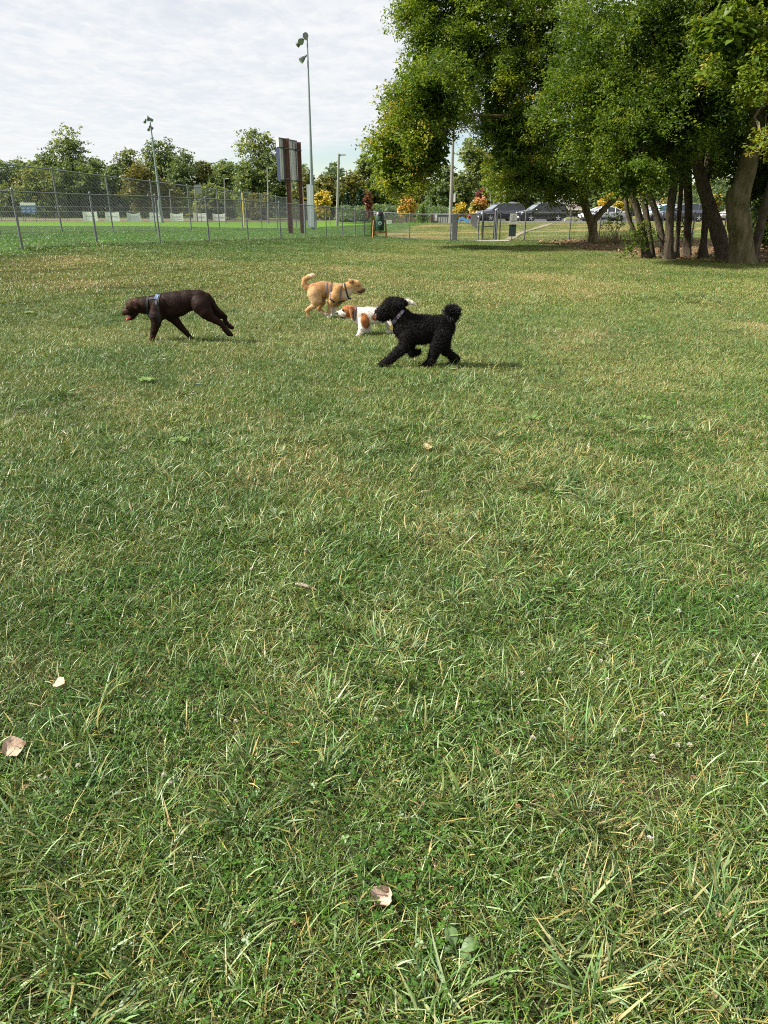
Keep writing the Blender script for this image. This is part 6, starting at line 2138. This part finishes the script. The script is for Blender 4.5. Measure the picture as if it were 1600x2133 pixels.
D.strap('blue_patch', [(520, 225), (572, 225)], 46, BLUEH, lift=.009, parent=hn)
D.strap('buckle', [(556, 275), (568, 318)], 26, STEELB, lift=.011, parent=hn)

# ---------------------------------------------------------------- tan dog, running right
Yd = on(610 + 445 * .175, 560 + 598 * .175).y
D = Dog(610, 560, .175, Yd, 'tan dog with white paws and curled tail running right, farthest of the four')
D.start(430, 590)
D.chain([(255, 245, 82), (340, 240, 88), (430, 255, 88), (520, 285, 104), (590, 300, 92)], 0, .62, .025)
D.chain([(560, 270, 84), (630, 250, 76), (690, 215, 66)], 0, .7, .025)
D.chain([(715, 190, 62), (755, 195, 60)], 0, .85, .015)
D.chain([(765, 215, 48), (805, 245, 37), (838, 252, 27)], 0, .8, .012)
D.chain([(745, 265, 34), (795, 288, 19), (822, 294, 11)], 0, .7, .008)
for s in (-1, 1):
    D.chain([(688, 145, 22), (705, 150, 26), (716, 172, 16), (722, 190, 6)], s * .062, .4, .006)
D.chain([(205, 250, 40), (165, 215, 36), (135, 180, 32), (140, 130, 29), (185, 98, 27), (235, 82, 26), (255, 80, 20)], 0, .9, .015)
D.chain([(265, 300, 88, -.05), (285, 370, 66, -.07), (270, 425, 36, -.07), (205, 465, 27, -.07), (178, 490, 24, -.07), (190, 535, 20, -.07), (203, 578, 21, -.07), (220, 590, 15, -.07)], 0, .75, .009)
D.chain([(320, 320, 70, .05), (345, 400, 40, .075), (318, 455, 25, .075), (305, 480, 22, .075), (345, 520, 20, .075), (395, 548, 21, .075), (432, 566, 18, .075)], 0, .75, .012)
D.chain([(505, 330, 76, -.05), (465, 390, 46, -.07), (447, 460, 29, -.07), (432, 530, 23, -.07), (428, 566, 22, -.07), (445, 574, 16, -.07)], 0, .8, .009)
D.chain([(545, 240, 50, -.075), (510, 330, 50, -.08)], 0, .45, .010)
D.chain([(262, 270, 64, -.06), (285, 340, 62, -.075)], 0, .5, .010)
D.chain([(540, 380, 60, .05), (510, 440, 34, .07), (490, 500, 24, .07), (468, 555, 20, .07), (455, 592, 20, .07), (468, 604, 14, .07)], 0, .8, .012)
D.solve(.0075)


def tan(zx, zy, q):
    n = fbm(zx * .025, zy * .025, 15)[:, None]
    C = np.array([.44, .250, .098]) * (0.80 + .40 * n)
    C = lerp(C, (.38, .20, .080), ell(zx, zy, 330, 190, 190, 70, .5) * .8)
    C = lerp(C, (.55, .38, .20), ell(zx, zy, 250, 360, 80, 120, .5) * .6)
    C = lerp(C, (.62, .52, .40), ell(zx, zy, 670, 300, 70, 60, .4) * .8)
    C = lerp(C, (.58, .42, .24), ell(zx, zy, 740, 250, 50, 40, .5) * .7)
    C = lerp(C, (.65, .58, .48), sstep(500, 560, zy) * (zx > 330))
    C = lerp(C, (.62, .50, .36), sstep(530, 590, zy) * (zx <= 330))
    C = lerp(C, (.66, .60, .50), (zx > 455) * sstep(440, 480, zy))
    C = lerp(C, (.60, .45, .28), ell(zx, zy, 240, 85, 50, 40, .5))
    C = lerp(C, (.045, .032, .028), ell(zx, zy, 838, 262, 34, 32, .4) * .85)
    C = lerp(C, (.02, .015, .014), ell(zx, zy, 795, 275, 36, 10, .4, .25))
    C = lerp(C, (.26, .12, .045), ell(zx, zy, 708, 155, 18, 28, .4) * .7)
    C = lerp(C, (.06, .04, .03), ell(zx, zy, 722, 150, 8, 24, .4) * .8)
    C = lerp(C, (.16, .08, .035), ell(zx, zy, 780, 200, 26, 14, .5) * .6)
    return C


D.skin(FUR, tan)
D.fur(14000, .024, .0032, (-1, 0, -.45), .10, FUR, 2, tone=(.95, 1.4))
D.ball('nose', 852, 246, 0, 15, NOSE, (.8, 1.1, 1))
for s in (-1, 1): D.ball('eye', 778, 202, s * .047, 10, EYE)
hn = D.band('harness', (462, 160), (440, 370), .020, GREYWEB, .003)
D.band('girth_strap', (410, 165), (392, 345), .018, GREYWEB, .003, parent=hn)
D.band('chest_band', (585, 190), (560, 400), .020, GREYWEB, .003, parent=hn)
D.strap('side_strap', [(445, 345), (520, 400), (610, 380)], 20, BLACKWEB, parent=hn)
cl = D.band('collar', (618, 185), (665, 345), .022, BLACKWEB, .004)
mb = MB(); mb.sphere(D.P(685, 352, -.01), .016, 8, 6); mb.build('tag', BLACKWEB, cl)

# ---------------------------------------------------------------- brown and white hound, running left
Yd = on(610 + 795 * .175, 560 + 790 * .175).y
D = Dog(610, 560, .175, Yd, 'low brown and white hound with long ears, half hidden behind the black dog')
D.start(900, 780)
D.chain([(800, 565, 102), (900, 558, 100), (1010, 552, 95), (1110, 548, 92), (1190, 550, 84)], 0, .70, .025)
D.chain([(800, 545, 84), (740, 530, 74), (690, 515, 64)], 0, .75, .02)
D.chain([(690, 498, 66), (650, 500, 66)], 0, .82, .015)
D.chain([(640, 515, 54), (590, 530, 42), (535, 532, 27)], 0, .8, .012)
D.chain([(640, 560, 38), (595, 575, 22), (560, 580, 13)], 0, .75, .01)
for s in (-1, 1):
    D.chain([(695, 455, 22), (708, 500, 30), (715, 550, 30), (712, 592, 18)], s * .068, .30, .006)
D.chain([(840, 620, 72, -.05), (830, 690, 46, -.065), (812, 740, 36, -.065), (795, 778, 32, -.065), (772, 792, 24, -.065)], 0, .85, .012)
D.chain([(880, 630, 64, .05), (885, 690, 36, .065), (900, 730, 26, .065), (885, 752, 24, .065), (862, 762, 18, .065)], 0, .85, .012)
D.chain([(1185, 600, 74, -.05), (1215, 680, 44, -.07), (1245, 730, 28, -.07), (1225, 775, 26, -.07), (1200, 785, 20, -.07)], 0, .8, .012)
D.chain([(1170, 600, 70, .05), (1150, 690, 40, .07), (1165, 740, 27, .07), (1140, 775, 25, .07), (1115, 785, 18, .07)], 0, .8, .012)
D.chain([(1255, 510, 34), (1290, 440, 28), (1325, 385, 25), (1370, 385, 26), (1420, 405, 24), (1462, 432, 12)], 0, .95, .012)
D.solve(.0075)


def hound(zx, zy, q):
    n = fbm(zx * .03, zy * .03, 25)[:, None]
    C = np.array([.70, .64, .56]) * (0.9 + .18 * n)
    w = .12 * (fbm(zx * .02, zy * .02, 35) - .5)
    BR = (.30, .105, .028)
    C = lerp(C, BR, ell(zx, zy, 862, 610, 52, 100, .12, -.25))
    C = lerp(C, BR, ell(zx, zy, 985, 570, 48, 40, .15))
    C = lerp(C, (.22, .075, .025), ell(zx, zy, 1120, 530, 90, 70, .15))
    head = ell(zx, zy, 678, 490, 98, 112, .10) * (zx < 762)
    C = lerp(C, BR, head)
    C = lerp(C, (.66, .60, .52), ell(zx, zy, 565, 540, 66, 44, .2, -.2) * (zy < 575))
    C = lerp(C, (.66, .6, .5), ell(zx, zy, 640, 590, 70, 16, .3))
    C = lerp(C, (.05, .025, .018), ell(zx, zy, 735, 540, 26, 74, .3) * .85)
    C = lerp(C, (.40, .17, .06), ell(zx, zy, 690, 540, 14, 60, .3) * .7)
    C = lerp(C, (.04, .03, .028), ell(zx, zy, 590, 578, 46, 9, .4, .1))
    C = lerp(C, (.04, .03, .03), ell(zx, zy, 528, 530, 16, 18, .4))
    C = lerp(C, (.12, .04, .015), ell(zx, zy, 605, 485, 22, 16, .4) * .8)
    C = lerp(C, (.05, .045, .04), ell(zx, zy, 1000, 458, 60, 10, .5) * .7)
    C = lerp(C, BR, ell(zx, zy, 1300, 430, 50, 50, .3))
    sp = (fbm(zx * .09, zy * .09, 45, 2) > .70) & (zx > 880) & (zy < 520) & (zx < 1100)
    C = lerp(C, (.2, .15, .12), sp * .6)
    return C


D.skin(FUR, hound)
D.fur(9000, .022, .0032, (1, 0, -.4), .08, FUR, 3, tone=(.95, 1.15))
D.ball('nose', 516, 524, 0, 16, NOSE, (.8, 1.1, .9))
for s in (-1, 1): D.ball('eye', 598, 488, s * .048, 10, EYE)
cl = D.band('collar', (748, 462), (735, 605), .022, GREYWEB, .004)

# ---------------------------------------------------------------- black curly dog, running left
Yd = on(770 + 830 * .1375, 600 + 1205 * .1375).y
D = Dog(770, 600, .1375, Yd, 'black curly-coated dog with patterned collar and pompom tail running left, nearest of the four')
D.start(800, 1200)
D.chain([(545, 600, 196), (660, 622, 206), (800, 630, 212), (950, 608, 182), (1080, 592, 165), (1150, 600, 146)], 0, .60, .03)
D.chain([(560, 500, 130), (480, 440, 132), (400, 370, 128)], 0, .72, .03)
D.chain([(390, 300, 130), (310, 290, 128)], 0, .80, .03)                                   # skull with topknot
D.chain([(260, 340, 112), (190, 380, 98), (150, 395, 78)], 0, .78, .02)                     # beard and muzzle
D.chain([(230, 430, 70), (190, 445, 56)], 0, .8, .02)
D.chain([(300, 215, 60), (400, 215, 66)], 0, .9, .03)
for s in (-1, 1):
    D.chain([(390, 230, 56), (450, 225, 62), (510, 225, 50), (545, 222, 28)], s * .070, .45, .012)   # ears blown back
D.chain([(570, 730, 128, -.05), (520, 870, 84, -.08), (430, 950, 70, -.085), (340, 1030, 62, -.085), (250, 1095, 54, -.085), (195, 1130, 50, -.085), (170, 1138, 34, -.085)], 0, .8, .02)
D.chain([(620, 760, 100, .05), (632, 880, 64, .08), (622, 970, 52, .08), (640, 1015, 48, .08), (700, 1000, 44, .08), (752, 985, 40, .08)], 0, .8, .02)
D.chain([(1080, 720, 140, -.05), (1010, 860, 98, -.075), (965, 980, 74, -.075), (925, 1080, 58, -.075), (850, 1150, 48, -.075), (780, 1190, 44, -.075), (740, 1205, 30, -.075)], 0, .75, .02)
D.chain([(1130, 720, 128, .05), (1130, 860, 98, .08), (1165, 970, 72, .08), (1255, 1050, 56, .08), (1325, 1088, 48, .08), (1290, 1135, 42, .08), (1235, 1175, 40, .08), (1195, 1185, 26, .08)], 0, .75, .02)
D.chain([(1180, 520, 70), (1235, 470, 50), (1262, 430, 50)], 0, .9, .02)
D.chain([(1245, 405, 100), (1262, 365, 96)], 0, .92, .03)


def curlnoise(X, Y, Z):
    # overlapping lumps about 2 cm across
    f = 330
    a = np.sin(X * f + 3 * np.sin(Z * 90)) * np.sin(Y * f + 2 * np.sin(X * 80)) * np.sin(Z * f + 3 * np.sin(Y * 85))
    b = np.sin(X * 170 + 1.3 * np.sin(Z * 60 + Y * 50)) * np.sin(Z * 180 + np.sin(X * 70))
    return 0.0030 * a + 0.0055 * b


D.solve(.0065, curlnoise)


def black(zx, zy, q):
    n = fbm(zx * .06, zy * .06, 55, 3)[:, None]
    C = np.array([.0062, .0053, .0049]) * (0.4 + 1.2 * n)
    C = lerp(C, (.010, .009, .0085), ell(zx, zy, 1255, 350, 130, 120, .3) * .7)
    C = lerp(C, (.30, .20, .15), ell(zx, zy, 88, 418, 14, 34, .3) * .8)
    return C


D.skin(CURL, black)
D.fur(15000, .026, .0050, (.5, 0, -.5), .42, CURL, 4, curl=.55, tone=(.5, 2.2))
D.ball('nose', 92, 352, 0, 24, NOSE, (.8, 1.1, .9))
for s in (-1, 1): D.ball('eye', 200, 300, s * .062, 14, EYE)
mb = MB(); mb.tube([D.P(130, 425), D.P(100, 428), D.P(92, 445)], [.014, .014, .008], 8); mb.build('tongue', mat('pale pink tongue', (.5, .22, .17), .4), D.e)
# long curls of the tail pompom, topknot and beard as tapered locks
r = np.random.default_rng(77)
mb = MB()
for i in range(1300):
    u = r.normal(0, 1, 3); u /= np.linalg.norm(u)
    u[2] = abs(u[2]) * .9 + .1 if r.random() < .7 else u[2]
    c = D.P(1250, 385); rad = 138 * D.mpp * r.uniform(.72, 1.25)
    a = c + u * rad * .35; b2 = c + u * rad; bend = r.normal(0, .007, 3)
    mb.tube([a, (a + b2) / 2 + bend, b2 + np.array([0, 0, -.006])], [.0055, .0045, .0008], 4, caps=False)
mb.build('tail_hair', CURLH := mat('black hair locks', (.006, .0055, .0055), .65, var=.5, scale=30), D.e, kind='stuff')
mb = MB()
for (cx, cy, rr, nn, of) in ((350, 260, 140, 170, 0), (180, 390, 100, 120, 0), (470, 225, 66, 90, -.07), (470, 225, 66, 60, .07), (190, 450, 66, 60, 0)):
    for i in range(nn):
        u = r.normal(0, 1, 3); u /= np.linalg.norm(u)
        c = D.P(cx, cy, of); uu = u * np.array([1, .72, 1])
        a = c + uu * rr * D.mpp * .8; b2 = c + uu * rr * D.mpp * r.uniform(.98, 1.10) + np.array([.004, 0, -.008])
        mb.tube([a, b2], [.006, .0015], 4, caps=False)
mb.build('head_hair', CURLH, D.e, kind='stuff')


def pattern_mat():
    m, nt, b = new_mat('patterned collar weave')
    N, L = nt.nodes, nt.links
    t = N.new('ShaderNodeTexCoord'); v = N.new('ShaderNodeTexVoronoi'); v.inputs['Scale'].default_value = 75
    L.new(t.outputs['Object'], v.inputs['Vector'])
    rp = N.new('ShaderNodeValToRGB'); cr = rp.color_ramp; cr.interpolation = 'CONSTANT'
    cr.elements[0].color = (.55, .5, .52, 1); cr.elements[0].position = 0
    cr.elements[1].color = (.02, .018, .03, 1); cr.elements[1].position = .42
    e_ = cr.elements.new(.70); e_.color = (.30, .22, .36, 1)
    L.new(v.outputs['Distance'], rp.inputs[0]); mr = N.new('ShaderNodeMath'); mr.operation = 'MULTIPLY'; mr.inputs[1].default_value = 1.3
    L.new(v.outputs['Distance'], mr.inputs[0]); L.new(mr.outputs[0], rp.inputs[0])
    L.new(rp.outputs[0], b.inputs['Base Color']); b.inputs['Roughness'].default_value = .6
    return m


cl = D.band('collar', (500, 335), (330, 540), .034, pattern_mat(), .006)
mb = MB(); mb.tube([D.P(330, 590, -.03), D.P(330, 590, -.036)], 28 * D.mpp, 12); mb.build('tag', mat('yellow tag', (.62, .50, .08), .35, var=.1), cl)
mb = MB(); mb.tube([D.P(325, 545, -.03), D.P(328, 568, -.033)], .004, 6); mb.build('ring', STEELB, cl)
mb = MB(); mb.box(D.P(392, 445, D.surf_off(392, 445) - .012), (.03, .01, .03)); mb.build('buckle', BLACKWEB, cl)
# ================================================================== fallen leaves, sticks, clover flowers, broad weeds
DRY = vcol_mat('dry fallen leaf', .75, .2, bump=.3, bscale=120, grain=.2, gscale=60)


def dry_leaf(x, y, length, label, col, yaw, tilt, lift, curl=.25, cat='leaf', group=None):
    c = on(x, y)
    z = float(gz(c.x, c.y)) + lift
    n, m_ = 13, 7
    V, C = [], []
    r = np.random.default_rng(int(x))
    for i in range(n):
        t = i / (n - 1)
        w = .50 * math.sin(math.pi * min(1, t ** .8 * 1.01)) ** .75 * (1 + .09 * math.sin(11 * t + x) + .06 * math.sin(23 * t + 2 * x))
        for j in range(m_):
            s = (j / (m_ - 1) - .5) * 2
            p = Vector(((t - .5) * length, s * w * length, curl * length * (abs(s) ** 1.5 * .45 - (t - .5) ** 2 * .9) + .012 * length * math.sin(8 * t + 5 * s)))
            p = Matrix.Rotation(yaw, 3, 'Z') @ Matrix.Rotation(tilt, 3, 'X') @ p
            V.append((p.x, p.y, p.z)); k = .85 + .2 * r.random() - .12 * (abs(s) < .1)
            C.append([q * k for q in col] + [1])
    F = [(i * m_ + j, i * m_ + j + 1, (i + 1) * m_ + j + 1, (i + 1) * m_ + j) for i in range(n - 1) for j in range(m_ - 1)]
    V = np.array(V); nv = len(V)
    V2 = V.copy(); V2[:, 2] -= .0008
    F2 = [tuple(q + nv for q in f[::-1]) for f in F]
    me = np_mesh('fallen_leaf', np.concatenate([V, V2]), np.array(F + F2), True, {'col': ('FLOAT_COLOR', np.array(C + C))})
    e = thing('fallen_leaf', (c.x, c.y, z), label, cat, group)
    link_mesh('blade', me, DRY, e)
    mb = MB(); a = Vector((c.x, c.y, z)) + Matrix.Rotation(yaw, 3, 'Z') @ Vector((-length * .48, 0, -.1 * curl * length)); b = Vector((c.x, c.y, z)) + Matrix.Rotation(yaw, 3, 'Z') @ Vector((-length * .95, .08 * length, -.05 * length))
    mb.tube([a, (a + b) / 2 + Vector((0, 0, .004)), b], [.0016, .0014, .0012], 5); mb.build('stalk', DRY2, e)


DRY2 = mat('dry leaf stalk', (.30, .19, .09), .8)
dry_leaf(796, 1897, .056, 'pale beige fallen leaf in front, largest on the grass near the bottom', (.40, .29, .22), .9, .15, .030, .5)
dry_leaf(33, 1570, .072, 'curled beige fallen leaf at the left edge of the grass', (.44, .32, .23), .6, .4, .05, .4)
dry_leaf(126, 1432, .045, 'small torn tan leaf lying on the left foreground grass', (.46, .36, .25), -.3, .3, .045)
dry_leaf(890, 942, .075, 'tan leaf scrap in the grass below the black dog', (.42, .31, .17), .2, .3, .04)
# twig
c = on(636, 1229); d = on(700, 1240)
mb = MB(); zz = float(gz(c.x, c.y)) + .032
c = Vector((c.x, c.y, zz))
mb.tube([c + Vector((-.045, .02, 0)), c + Vector((-.01, .004, .006)), c + Vector((.04, -.022, 0)), c + Vector((.055, -.03, -.004))], [.007, .009, .007, .003], 8)
o = mb.build('stick', mat('bleached wood', (.27, .215, .165), .9, var=.2, scale=30, stretch=(.3, 1, 1))); tag(o, 'short pale broken stick lying in the grass, left of centre', 'stick')
for (x, y, lab) in ((413, 804, 'small teal scrap of litter in the grass below the brown dog'),):
    c = on(x, y); mb = MB(); mb.box(Vector((c.x, c.y, float(gz(c.x, c.y)) + .03)), (.045, .018, .006), Matrix.Rotation(.4, 3, 'Z') @ Matrix.Rotation(.3, 3, 'X'))
    mb.box(Vector((c.x + .04, c.y + .01, float(gz(c.x, c.y)) + .032)), (.03, .016, .005), Matrix.Rotation(-.3, 3, 'Z'))
    o = mb.build('plastic_scrap', mat('teal plastic film', (.05, .16, .17), .4)); tag(o, lab, 'litter')
# plantain weeds: broad ribbed leaves
PLANT = vcol_mat('broad weed leaf', .5, .4, bump=.3, bscale=100, grain=.12, gscale=40)


def broad_weed(x, y, leaves, label, col=(.075, .125, .040)):
    c = on(x, y); base = Vector((c.x, c.y, float(gz(c.x, c.y)) + .015))
    e = thing('broadleaf_weed', base, label, 'weed')
    for (az, L, w, rise) in leaves:
        L *= .62
        V, C = [], []
        n, m_ = 10, 7
        for i in range(n):
            t = i / (n - 1)
            ww = w * (.12 + .88 * math.sin(math.pi * min(1, max(0, (t - .22) / .78))) ** .7) if t > .22 else w * .12
            for j in range(m_):
                s = (j / (m_ - 1) - .5) * 2
                p = Vector((L * t, s * ww * L, rise * L * math.sin(t * 2.2) + .05 * L * abs(s) + .008 * L * math.cos(s * 9)))
                p = Matrix.Rotation(az, 3, 'Z') @ p
                V.append(tuple(p)); k = (.8 + .3 * random.random()) * (1.25 if j == m_ // 2 else 1)
                C.append([q * k for q in col] + [1])
        F = [(i * m_ + j, i * m_ + j + 1, (i + 1) * m_ + j + 1, (i + 1) * m_ + j) for i in range(n - 1) for j in range(m_ - 1)]
        me = np_mesh('leaf', np.array(V), np.array(F), True, {'col': ('FLOAT_COLOR', np.array(C))})
        link_mesh('leaf', me, PLANT, e)


broad_weed(950, 2005, [(1.9, .085, .30, .55), (.2, .085, .34, .5), (-.6, .06, .3, .45), (2.9, .05, .3, .4)], 'broad-leaved plantain weed near the bottom edge, right of the beige leaf')
broad_weed(305, 800, [(k * 1.05 + .2, .14, .30, .35) for k in range(6)], 'bright green broad-leaved weed below the brown dog', (.10, .18, .03))
broad_weed(1110, 880, [(k * 1.25, .14, .28, .35) for k in range(5)], 'bright green dandelion-like weed in the right middle grass', (.09, .165, .03))
broad_weed(1118, 1080, [(k * 1.25 + .5, .10, .28, .4) for k in range(5)], 'broad green weed in the middle grass right of centre', (.09, .17, .03))
broad_weed(375, 925, [(k * 1.25 + .5, .13, .28, .35) for k in range(5)], 'yellow-green weed left of centre in the middle grass', (.10, .17, .03))
broad_weed(60, 655, [(k * 1.05 + .5, .16, .28, .35) for k in range(6)], 'yellow-green weed at the left, beyond the brown dog', (.11, .18, .03))
broad_weed(575, 1082, [(.3, .10, .3, .5), (2.0, .11, .3, .5), (4, .08, .3, .4)], 'greyish broad weed leaf left of centre in the grass', (.12, .17, .08))
broad_weed(1340, 880, [(k * 1.3, .12, .28, .35) for k in range(5)], 'light green weed at the right in the middle grass', (.12, .19, .04))

# clover flower heads
WH = leaf_mat('clover florets', [(0, (.55, .50, .38)), (1, (.78, .76, .68))], .3, tcol=(1, 1, .95))
BRN = leaf_mat('withered clover florets', [(0, (.26, .14, .07)), (1, (.45, .30, .18))], .3, tcol=(1, .95, .8))
STEM = mat('clover stem', (.07, .12, .03), .7)
protos = []
for k, m in enumerate((WH, BRN)):
    r = np.random.default_rng(5 + k)
    n = 46
    u = r.normal(0, 1, (n, 3)); u /= np.linalg.norm(u, axis=1, keepdims=True); u[:, 2] = np.abs(u[:, 2]) * (1 if k == 0 else -.3) + (0 if k == 0 else .2)
    P = u * .003 + np.array([0, 0, .045])
    d = u * (.0085 if k == 0 else .0075)
    s = np.cross(d, r.normal(0, 1, (n, 3))); s = s / np.linalg.norm(s, axis=1, keepdims=True) * .0016
    V = np.stack([P, P + d * .6 + s, P + d, P + d * .6 - s], 1).reshape(-1, 3)
    b = (np.arange(n) * 4)[:, None]
    protos.append((np_mesh('flower_head', V, np.concatenate([b + [[0, 1, 2]], b + [[0, 2, 3]]]), False, {'tint': ('FLOAT', r.random(4 * n))}), m))
sm = MB(); sm.tube([(0, 0, 0), (.003, .002, .025), (0, 0, .045)], [.0011, .001, .0009], 5)
stem_me = bpy.data.meshes.new('stem'); stem_me.from_pydata(sm.v, [], sm.f); stem_me.materials.append(STEM)
spots = [(175, 1240, 0), (525, 1200, 0), (345, 1640, 0), (360, 1660, 0), (490, 1520, 0), (170, 1615, 0), (85, 1625, 0), (92, 1640, 0), (60, 1648, 1), (780, 1530, 0), (828, 1490, 0), (700, 1480, 0),
         (1110, 1562, 0), (1265, 1440, 0), (1300, 1545, 0), (1405, 1580, 0), (1430, 1582, 0), (1465, 1478, 0), (1345, 1780, 0), (1350, 1600, 0), (1510, 1420, 0), (1560, 1390, 0), (1590, 1540, 1), (1380, 1510, 0), (1140, 1410, 0), (985, 1590, 1), (1100, 1530, 1), (830, 1590, 1),
         (1030, 1600, 1), (1185, 1560, 1), (1300, 1475, 1), (1150, 1690, 1), (1440, 1650, 1), (1500, 1690, 1), (555, 1505, 1), (410, 1500, 1), (690, 1590, 1), (875, 1715, 1), (1075, 1720, 1), (1010, 1690, 1), (605, 1540, 1), (790, 1470, 1), (500, 1330, 1), (630, 1500, 1), (335, 1540, 1), (120, 1650, 1),
         (640, 1160, 0), (780, 985, 0), (1090, 1425, 0), (1245, 1395, 0), (1410, 1290, 0), (1530, 1260, 0), (1490, 1940, 1), (1480, 2110, 1), (580, 1900, 1), (610, 1960, 1), (1290, 1655, 1)]
for i, (x, y, k) in enumerate(spots):
    if k and i % 3 == 0: continue
    c = on(x, y)
    e = thing('clover_flower', (c.x, c.y, float(gz(c.x, c.y)) + .005), 'small white clover flower head standing in the grass' if k == 0 else 'withered brown clover flower head in the grass', 'flower', 'white clover flowers' if k == 0 else 'withered clover flowers')
    me, m = protos[k]
    h = link_mesh('flower_head', me, m, e); s = link_mesh('stem', stem_me, STEM, e)
    sc = random.uniform(.62, .95)
    for q in (h, s): q.scale = (sc, sc, random.uniform(.8, 1.05))
    e.rotation_euler = (random.uniform(-.2, .2), random.uniform(-.2, .2), random.uniform(0, 6))

# leaf litter under the maples and a few leaves strewn on the lawn
LIT = leaf_mat('brown leaf litter', [(0, (.09, .05, .025)), (.5, (.22, .13, .06)), (1, (.40, .29, .16))], .15, tcol=(1, .9, .7))
r = np.random.default_rng(91)
n = 9000
X = r.uniform(6, 26, n); Y = r.uniform(23, 41, n)
w = litter_bed(X, Y)
k = r.random(n) < w * .9 + .02
X, Y = X[k], Y[k]
P = np.stack([X, Y, gz(X, Y) + .02 + .03 * r.random(len(X))], -1)
V, F, T = leaf_arrays(P, .11, r.random(len(X)), r, down=0.0, wide=.7, up=2.0)
me = np_mesh('leaf_litter', V, F, False, {'tint': ('FLOAT', T)})
o = link_mesh('leaf_litter', me, LIT); tag(o, 'brown fallen leaves littering the bare ground under the maples', 'leaf litter', kind='stuff')
# rough dead stems by the forked maple
DEADM = leaf_mat('dead weed stems', [(0, (.10, .07, .045)), (1, (.26, .19, .10))], .2)
n = 520
cx, cy = on(1270, 503).x, on(1270, 503).y
X = r.normal(cx, .85, n); Y = r.normal(cy, .25, n)
Hh = r.uniform(.2, .7, n)
V = []; T = []
b = np.stack([X, Y, gz(X, Y)], -1); t_ = b + np.stack([r.normal(0, .12, n), r.normal(0, .1, n), Hh], -1)
s = np.stack([np.full(n, .006), np.zeros(n), np.zeros(n)], -1)
V = np.stack([b - s, b + s, t_ + s * .3, t_ - s * .3], 1).reshape(-1, 3)
F = (np.arange(n) * 4)[:, None] + np.array([[0, 1, 2, 3]])
me = np_mesh('dry_weeds', V, F, False, {'tint': ('FLOAT', np.repeat(r.random(n), 4))})
o = link_mesh('dry_weeds', me, DEADM); tag(o, 'tangle of brown dead weeds at the fence right of the forked maple', 'weeds', kind='stuff')
